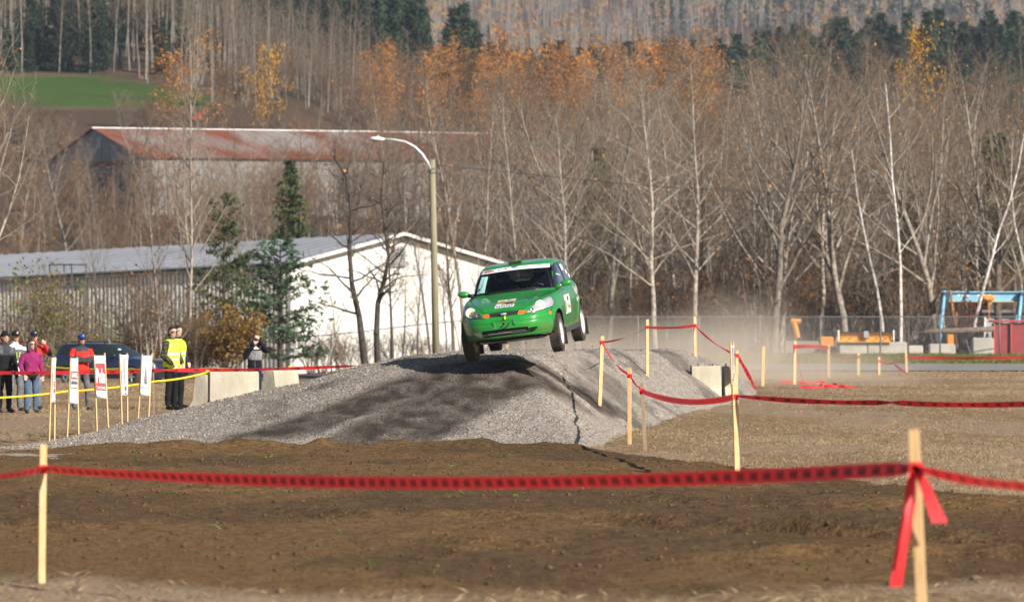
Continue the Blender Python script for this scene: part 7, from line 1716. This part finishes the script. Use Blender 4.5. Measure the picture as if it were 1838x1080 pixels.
    tmp = mobj('body_src', B.v, B.f, [], None); mo = tmp.modifiers.new('r', 'REMESH'); mo.mode = 'VOXEL'; mo.voxel_size = 0.0105; sm = tmp.modifiers.new('s', 'SMOOTH'); sm.factor = 0.5; sm.iterations = 3
    dg = bpy.context.evaluated_depsgraph_get(); me = bpy.data.meshes.new_from_object(tmp.evaluated_get(dg)); me.name = 'body'; bpy.data.objects.remove(tmp)
    nV = len(me.vertices); co = np.empty(nV * 3); me.vertices.foreach_get('co', co); co = co.reshape(-1, 3)
    # cloth folds on the clothes
    nrm = np.empty(nV * 3); me.vertices.foreach_get('normal', nrm); nrm = nrm.reshape(-1, 3)
    best = np.full(nV, 1e9); lab = np.zeros(nV, int); names = ['torso', 'arm', 'hand', 'leg', 'shoe', 'head', 'neck']
    for (a, b, ra, rb, l) in caps:
        a = np.array(a); b = np.array(b); d = b - a; t = np.clip(((co - a) @ d) / (d @ d + 1e-9), 0, 1); q = np.linalg.norm(co - a - t[:, None] * d, axis=1) - (ra + (rb - ra) * t)
        m = q < best; best[m] = q[m]; lab[m] = names.index(l)
    cl = np.isin(lab, [0, 1, 3]); seed = int(abs(loc[0]) * 97) % 999
    w = fbm(co[:, 0] * 9 + co[:, 2] * 5, co[:, 2] * 7 + co[:, 1] * 8, seed, 3)
    co2 = co + nrm * (cl * 0.02 * w)[:, None]; me.vertices.foreach_set('co', co2.astype(np.float32).ravel())
    nF = len(me.polygons); cen = np.empty(nF * 3); me.polygons.foreach_get('center', cen); cen = cen.reshape(-1, 3)
    fl = np.empty(len(me.loops), dtype=np.int32); me.loops.foreach_get('vertex_index', fl); ls = np.empty(nF, dtype=np.int32); me.polygons.foreach_get('loop_start', ls); flab = lab[fl[ls]]
    C = {'torso': GREY, 'arm': GREY, 'hand': skin, 'leg': JEAN, 'shoe': SHOE, 'head': skin, 'neck': skin}; C.update(cols or {})
    ml = []; 
    def idx(m):
        if m not in ml: ml.append(m)
        return ml.index(m)
    fm = np.array([idx(C[nm]) for nm in names])[flab]
    fm[(flab == 0) & (cen[:, 2] < 0.90)] = idx(C['leg']) if not spine else idx(C['torso'])
    if regionf: regionf(fm, flab, cen, idx, names)
    for m in ml: me.materials.append(m)
    me.polygons.foreach_set('material_index', fm.astype(np.int32)); me.polygons.foreach_set('use_smooth', np.ones(nF, bool)); me.update()
    link('body', me, e)
    if vest:
        sel = (flab == 0) & (cen[:, 2] > 0.86) & (cen[:, 2] < 1.475) & (np.abs(cen[:, 0]) < 0.19 * bulk); fs = np.nonzero(sel)[0]
        lt = np.empty(nF, dtype=np.int32); me.polygons.foreach_get('loop_total', lt)
        quads = [fl[ls[i]:ls[i] + lt[i]] for i in fs]; u = np.unique(np.concatenate(quads)); mp = {int(a): j for j, a in enumerate(u)}
        vo = mobj('safety_vest', co2[u] + nrm[u] * 0.014, [[mp[int(a)] for a in q] for q in quads], [HIVIS, REFL], e, smooth=True)
        vz = np.array([cen[i][2] for i in fs]); vo.data.polygons.foreach_set('material_index', (((vz > 1.04) & (vz < 1.085)) | ((vz > 1.16) & (vz < 1.205))).astype(np.int32))
    def dome(c, rad, z0, m, nm, turn=Rh, shift=(0, 0, 0), hem=0.0):
        V = []; F = []; nu, nv_ = 24, 9
        for j in range(nv_ + 1):
            ph = (math.pi / 2 + z0) * j / nv_
            for a in range(nu):
                th = 2 * math.pi * a / nu; V.append(c + turn @ (Vector((rad[0] * math.sin(ph) * math.cos(th), rad[1] * math.sin(ph) * math.sin(th), rad[2] * math.cos(ph))) + Vector(shift)))
        F = [(j * nu + a, (j + 1) * nu + a, (j + 1) * nu + (a + 1) % nu, j * nu + (a + 1) % nu) for j in range(nv_) for a in range(nu)]
        return mobj(nm, V, F, m, e, smooth=True)
    top = hc + Vector((0, 0, 0.028))
    if hair == 'short': dome(top, (0.084, 0.104, 0.104), 0.05, hairm, 'hair', turn=Rh @ Matrix.Rotation(-0.5, 3, 'X'), shift=(0, 0.004, 0.006)); 
    if hair in ('short', 'back'):
        m = MB(); m.ell(hp((0, 0.045, -0.01)), (0.078, 0.066, 0.085), 16, 10, Rh); m.build('hair_back', hairm, e, smooth=True)
    if hair == 'long':
        dome(top, (0.087, 0.106, 0.106), 0.05, hairm, 'hair', turn=Rh @ Matrix.Rotation(-0.45, 3, 'X'), shift=(0, 0.006, 0.006)); m = MB(); m.ell(hp((0, 0.055, -0.05)), (0.095, 0.07, 0.15), 16, 10, Rh)
        for s in (-1, 1): m.tube([hp((s * 0.078, -0.02, 0.06)), hp((s * 0.096, -0.03, -0.02)), hp((s * 0.10, -0.03, -0.12)), hp((s * 0.085, -0.045, -0.20))], [0.026, 0.036, 0.040, 0.020], 10)
        m.build('hair_length', hairm, e, smooth=True)
    if cap:
        kind, cm = cap
        if kind == 'beanie':
            dome(top, (0.088, 0.108, 0.118), 0.12, cm, 'beanie', turn=Rh @ Matrix.Rotation(-0.15, 3, 'X'), shift=(0, 0.004, 0.005)); m = MB(); m.tube([hp((0.091 * math.cos(t), 0.004 + 0.108 * math.sin(t), 0.030 - 0.02 * math.sin(t))) for t in np.linspace(0, 2 * math.pi, 25)], 0.011, 8, cap=False); m.build('beanie_cuff', cm, e, smooth=True)
        else:
            co_ = dome(top, (0.086, 0.107, 0.100), 0.05, cm, 'cap', shift=(0, 0.004, 0.012)); V = []; nu = 13
            for r_, z_ in ((0.98, 0.030), (1.0, 0.026)):
                for a in range(nu):
                    th = math.pi * (1.0 + a / (nu - 1)); V.append(hp((0.082 * math.cos(th), 0.004 + 0.100 * math.sin(th), z_ + 0.02)))
            for z_ in (0.012, 0.006):
                for a in range(nu):
                    th = math.pi * (1.0 + a / (nu - 1)); V.append(hp((0.080 * math.cos(th), -0.02 + 0.150 * math.sin(th), z_ + 0.018 - 0.006 * abs(math.cos(th)))))
            Fq = [(a, a + 1, 2 * nu + a + 1, 2 * nu + a) for a in range(nu - 1)] + [(nu + a, 3 * nu + a, 3 * nu + a + 1, nu + a + 1) for a in range(nu - 1)] + [(2 * nu + a, 2 * nu + a + 1, 3 * nu + a + 1, 3 * nu + a) for a in range(nu - 1)]
            mobj('cap_brim', V, Fq, cm, e, smooth=True)
            m = MB(); m.ell(hp((0, -0.103, 0.085)), (0.024, 0.012, 0.017), 10, 6, Rh); m.build('cap_badge', extras or WHT, e, smooth=True)
    if glasses:
        m = MB()
        for s in (-1, 1): m.ell(hp((s * 0.034, -0.093, 0.010)), (0.031, 0.010, 0.021), 12, 8, Rh)
        m.tube([hp((-0.034, -0.098, 0.016)), hp((0.034, -0.098, 0.016))], 0.005, 6)
        for s in (-1, 1): m.tube([hp((s * 0.062, -0.088, 0.016)), hp((s * 0.080, 0.0, 0.014))], 0.005, 6)
        m.build('sunglasses', mat('shades', (0.008, 0.008, 0.009), 0.15), e, smooth=True)
    else:
        for s in (-1, 1):
            m = MB(); m.ell(hp((s * 0.031, -0.084, 0.012)), (0.012, 0.008, 0.007), 10, 6, Rh); m.build('eye', mat('eye_dark', (0.03, 0.022, 0.018), 0.3), e, smooth=True)
            m = MB(); m.tube([hp((s * 0.014, -0.095, 0.034)), hp((s * 0.034, -0.096, 0.038)), hp((s * 0.052, -0.084, 0.030))], 0.005, 6); m.build('eyebrow', hairm, e)
    m = MB(); m.ell(hp((0, -0.098, -0.058)), (0.024, 0.006, 0.006), 10, 6, Rh); m.build('lips', mat('lips', (0.36, 0.14, 0.11), 0.5), e, smooth=True)
    return e, hc, hp
def stand(px, d, dz=0.0):
    p = at(px, 700, d); return Vector((p.x, d, gz_at(p.x, d) - 0.005 + dz))
T, A_, HD, LG = 0, 1, 2, 3
def rf_beanie(fm, fl, c, idx, nm):
    fm[(fl == T) & (c[:, 2] > 1.25)] = idx(CHAR); fm[np.isin(fl, [T, A_]) & (c[:, 2] > 1.30) & (np.abs(c[:, 0]) > 0.09)] = idx(GREY); fm[(fl == 6)] = idx(BLK); fm[(fl == A_) & (c[:, 2] < 1.25)] = idx(BLK)
person('man in black beanie and black and grey jacket at the left edge', stand(8, 123.5), 0.55, 1.76, cols={'torso': BLK, 'arm': CHAR, 'leg': BLK, 'hand': BLK}, regionf=rf_beanie, bulk=1.13, cap=('beanie', BLK), hair='back', skin=SKIN)
def rf_cap(fm, fl, c, idx, nm):
    fm[np.isin(fl, [T]) & (c[:, 2] > 1.36)] = idx(WHT); fm[(fl == T) & (c[:, 2] < 1.12) & (c[:, 0] > 0)] = idx(WHT); fm[(fl == A_) & (c[:, 2] > 1.34)] = idx(WHT); fm[(fl == A_) & (c[:, 2] < 1.16) & (c[:, 0] > 0)] = idx(WHT)
    fm[(fl == T) & (c[:, 2] > 1.15) & (c[:, 2] < 1.30) & (np.abs(np.abs(c[:, 0] - 0.02) - 0.04) < 0.010) & (c[:, 1] < 0)] = idx(LIME)
person('man in black cap with white emblem and grey and white jacket', stand(27, 125.0), 0.5, 1.76, cols={'torso': GREY, 'arm': GREY, 'leg': JEANG, 'hand': BLK}, regionf=rf_cap, bulk=1.06, cap=('cap', BLK), hair='back')
def rf_mag(fm, fl, c, idx, nm): fm[(fl == T) & (c[:, 2] < 0.97)] = idx(BLK); fm[(fl == 6)] = idx(MAG)
person('woman in magenta jacket and sunglasses with long brown hair', stand(56, 123.0), 0.45, 1.60, head_turn=0.1, cols={'torso': MAG, 'arm': MAG, 'leg': JEAN}, regionf=rf_mag, bulk=1.06, hair='long', hairm=HAIRB, glasses=True, skin=SKIN_P, arms=([(-0.185, 0, 1.40), (-0.27, 0.03, 1.14), (-0.22, -0.10, 0.92)], None))
def rf_red(fm, fl, c, idx, nm): fm[np.isin(fl, [T, A_]) & (c[:, 0] < -0.02)] = idx(BLUE); fm[(fl == A_) & (c[:, 0] > 0.28)] = idx(BLK)
person('man in navy cap and red and blue jacket behind the woman in magenta', stand(61, 126.5), 0.35, 1.75, cols={'torso': REDC, 'arm': REDC, 'leg': JEANG}, regionf=rf_red, cap=('cap', NAVY), extras=mat('badge_tan', (0.5, 0.35, 0.2), 0.6), hair='back', bulk=1.08, arms=(None, [(0.185, 0, 1.40), (0.35, -0.06, 1.24), (0.20, -0.20, 1.44)]))
def rf_man(fm, fl, c, idx, nm):
    fm[(fl == T) & (c[:, 2] > 1.36)] = idx(CHAR); fm[(fl == T) & (c[:, 2] < 1.36) & (np.abs(c[:, 0]) > 0.155)] = idx(CHAR); fm[(fl == A_) & (c[:, 2] > 1.25) & (c[:, 1] < 0.0)] = idx(REDC)
person('man in red and grey jacket with arms crossed, blue cap and sunglasses', stand(146, 126.0), 0.35, 1.70, head_turn=0.1, cols={'torso': REDC, 'arm': CHAR, 'leg': GTRS, 'hand': CHAR}, regionf=rf_man, cap=('cap', BLUE), extras=mat('badge_gold', (0.6, 0.45, 0.1), 0.6), glasses=True, hair='back', bulk=1.12, stance=0.15,
       arms=([(-0.185, 0, 1.40), (-0.27, -0.06, 1.15), (0.04, -0.185, 1.14)], [(0.185, 0, 1.40), (0.27, -0.06, 1.17), (-0.06, -0.16, 1.20)]))
def rf_vest(fm, fl, c, idx, nm): fm[(fl == 6)] = idx(fab('olive_hood', (0.045, 0.045, 0.03)))
person('man in sunglasses with yellow safety vest over a dark plaid shirt', stand(308, 126.8), 0.95, 1.86, head_turn=-0.35, cols={'torso': PLAID, 'arm': PLAID, 'leg': BLK, 'shoe': BLK}, regionf=rf_vest, glasses=True, hair='short', vest=True, bulk=1.1, hood=True, skin=SKIN_P, arms=([(-0.185, 0, 1.40), (-0.26, 0.02, 1.13), (-0.17, -0.16, 0.98)], [(0.185, 0, 1.40), (0.26, 0.02, 1.13), (0.17, -0.16, 0.98)]))
person('man in yellow safety vest standing just behind the one in sunglasses', stand(318, 128.6), 0.9, 1.88, head_turn=-0.2, cols={'torso': NAVY, 'arm': NAVY, 'leg': BLK, 'shoe': BLK}, hair='short', vest=True, bulk=1.08, skin=SKIN_P, arms=([(-0.185, 0, 1.40), (-0.26, 0.02, 1.13), (-0.17, -0.16, 0.98)], [(0.185, 0, 1.40), (0.26, 0.02, 1.13), (0.17, -0.16, 0.98)]))
def rf_photo(fm, fl, c, idx, nm):
    fm[(fl == T) & (c[:, 2] > 1.13) & (c[:, 2] < 1.36) & (c[:, 1] < 0)] = idx(fab('light_grey', (0.20, 0.20, 0.22))); fm[(fl == T) & (np.abs(c[:, 0]) < 0.010) & (c[:, 1] < 0)] = idx(GREY); fm[(fl == T) & (c[:, 2] > 1.40) & (c[:, 1] < -0.03)] = idx(WHT)
e_, hc_, hp_ = person('woman in black fleece raising a small camera to her eye', stand(457, 134.0), 0.12, 1.64, cols={'torso': BLK, 'arm': BLK, 'leg': NAVY, 'neck': SKIN_P}, regionf=rf_photo, hair='long', hairm=HAIR, skin=SKIN_P, bulk=1.1,
       arms=([(-0.185, 0, 1.40), (-0.26, -0.10, 1.16), (-0.03, -0.20, 1.50)], [(0.185, 0, 1.40), (0.34, -0.08, 1.34), (0.10, -0.17, 1.62)]))
def small_camera():
    w = e_.matrix_basis @ hp_((0.045, -0.155, 0.0)); e = thing('camera_body', 'small black camera held at the eye of the woman in black fleece', 'camera', w, 0.12); e.name = 'compact_camera'
    m = MB(); m.box((0, 0, 0), (0.12, 0.05, 0.075), bev=0.008); m.build('housing', M_trim, e); m = MB(); m.lathe([(0.0, -0.075), (0.028, -0.075), (0.032, -0.02), (0.032, 0.0)], 16, axis='y'); m.build('lens', mat('lens_dark', (0.02, 0.03, 0.05), 0.15), e)
small_camera()
# driver and co-driver, seated in the car
def crew(y, label, arms):
    Bc = Matrix(((0, -1, 0), (1, 0, 0), (0, 0, 1)))          # person faces -y -> car +x ; person +x -> car +y
    Rp = CAR_R @ Bc
    loc = CAR_LOC + CAR_R @ Vector((-0.30, y, -0.12))
    sp = [(0, 0.06, 0.80), (0, 0.03, 0.90), (0, 0.03, 1.0), (0, 0.05, 1.10), (0, 0.075, 1.19), (0, 0.09, 1.26), (0, 0.09, 1.305), (0, 0.07, 1.35)]
    SUIT = fab('race_suit', (0.02, 0.025, 0.04))
    e, hc, hp = person(label, loc, 0.0, 1.70, cols={'torso': SUIT, 'arm': SUIT, 'leg': SUIT, 'hand': BLK, 'shoe': BLK}, spine=sp, arms=arms, legs={s: [(s * 0.09, 0.0, 0.85), (s * 0.10, -0.42, 0.90), (s * 0.10, -0.72, 0.62)] for s in (-1, 1)}, bulk=1.05, matrix=(Rp, loc))
    m = MB(); m.ell(hc + Vector((0, 0.01, 0.02)), (0.125, 0.15, 0.14), 24, 16); ho = m.build('helmet', mat('helmet_dark', (0.02, 0.022, 0.03), 0.3, coat=0.6), e, smooth=True)
    m = MB(); m.ell(hc + Vector((0, -0.05, 0.0)), (0.095, 0.105, 0.062), 20, 10); m.build('face_opening', SKIN if y > 0 else M_int, ho, smooth=True)
    m = MB(); m.ell(hc + Vector((0, -0.10, 0.075)), (0.10, 0.085, 0.018), 16, 8); m.build('peak', M_trim, ho, smooth=True)
crew(0.36, 'driver in dark suit and helmet behind the steering wheel of the green car', ([(-0.18, 0.08, 1.22), (-0.24, -0.10, 1.02), (-0.13, -0.42, 1.12)], [(0.18, 0.08, 1.22), (0.24, -0.10, 1.02), (0.13, -0.42, 1.12)]))
crew(-0.36, 'co-driver in dark suit and helmet on the passenger side of the green car', ([(-0.18, 0.08, 1.22), (-0.24, -0.05, 1.0), (-0.10, -0.28, 0.98)], [(0.18, 0.08, 1.22), (0.24, -0.05, 1.0), (0.10, -0.28, 0.98)]))
# ------------------------------------------------------------------ air
def haze_box():
    m = bpy.data.materials.new('haze_air'); m.use_nodes = True; nt = m.node_tree; N = nt.nodes; N.remove(N['Principled BSDF'])
    v = N.new('ShaderNodeVolumePrincipled'); v.inputs['Color'].default_value = (0.72, 0.82, 1.0, 1); v.inputs['Density'].default_value = 0.00013; v.inputs['Anisotropy'].default_value = 0.35
    nt.links.new(v.outputs[0], N['Material Output'].inputs['Volume'])
    b = MB().box((0, 2220, 160), (1500, 4620, 330)); o = b.build('haze', m)
    setp(o, 'thin blue autumn haze over the whole valley', 'haze', kind='stuff')
haze_box()
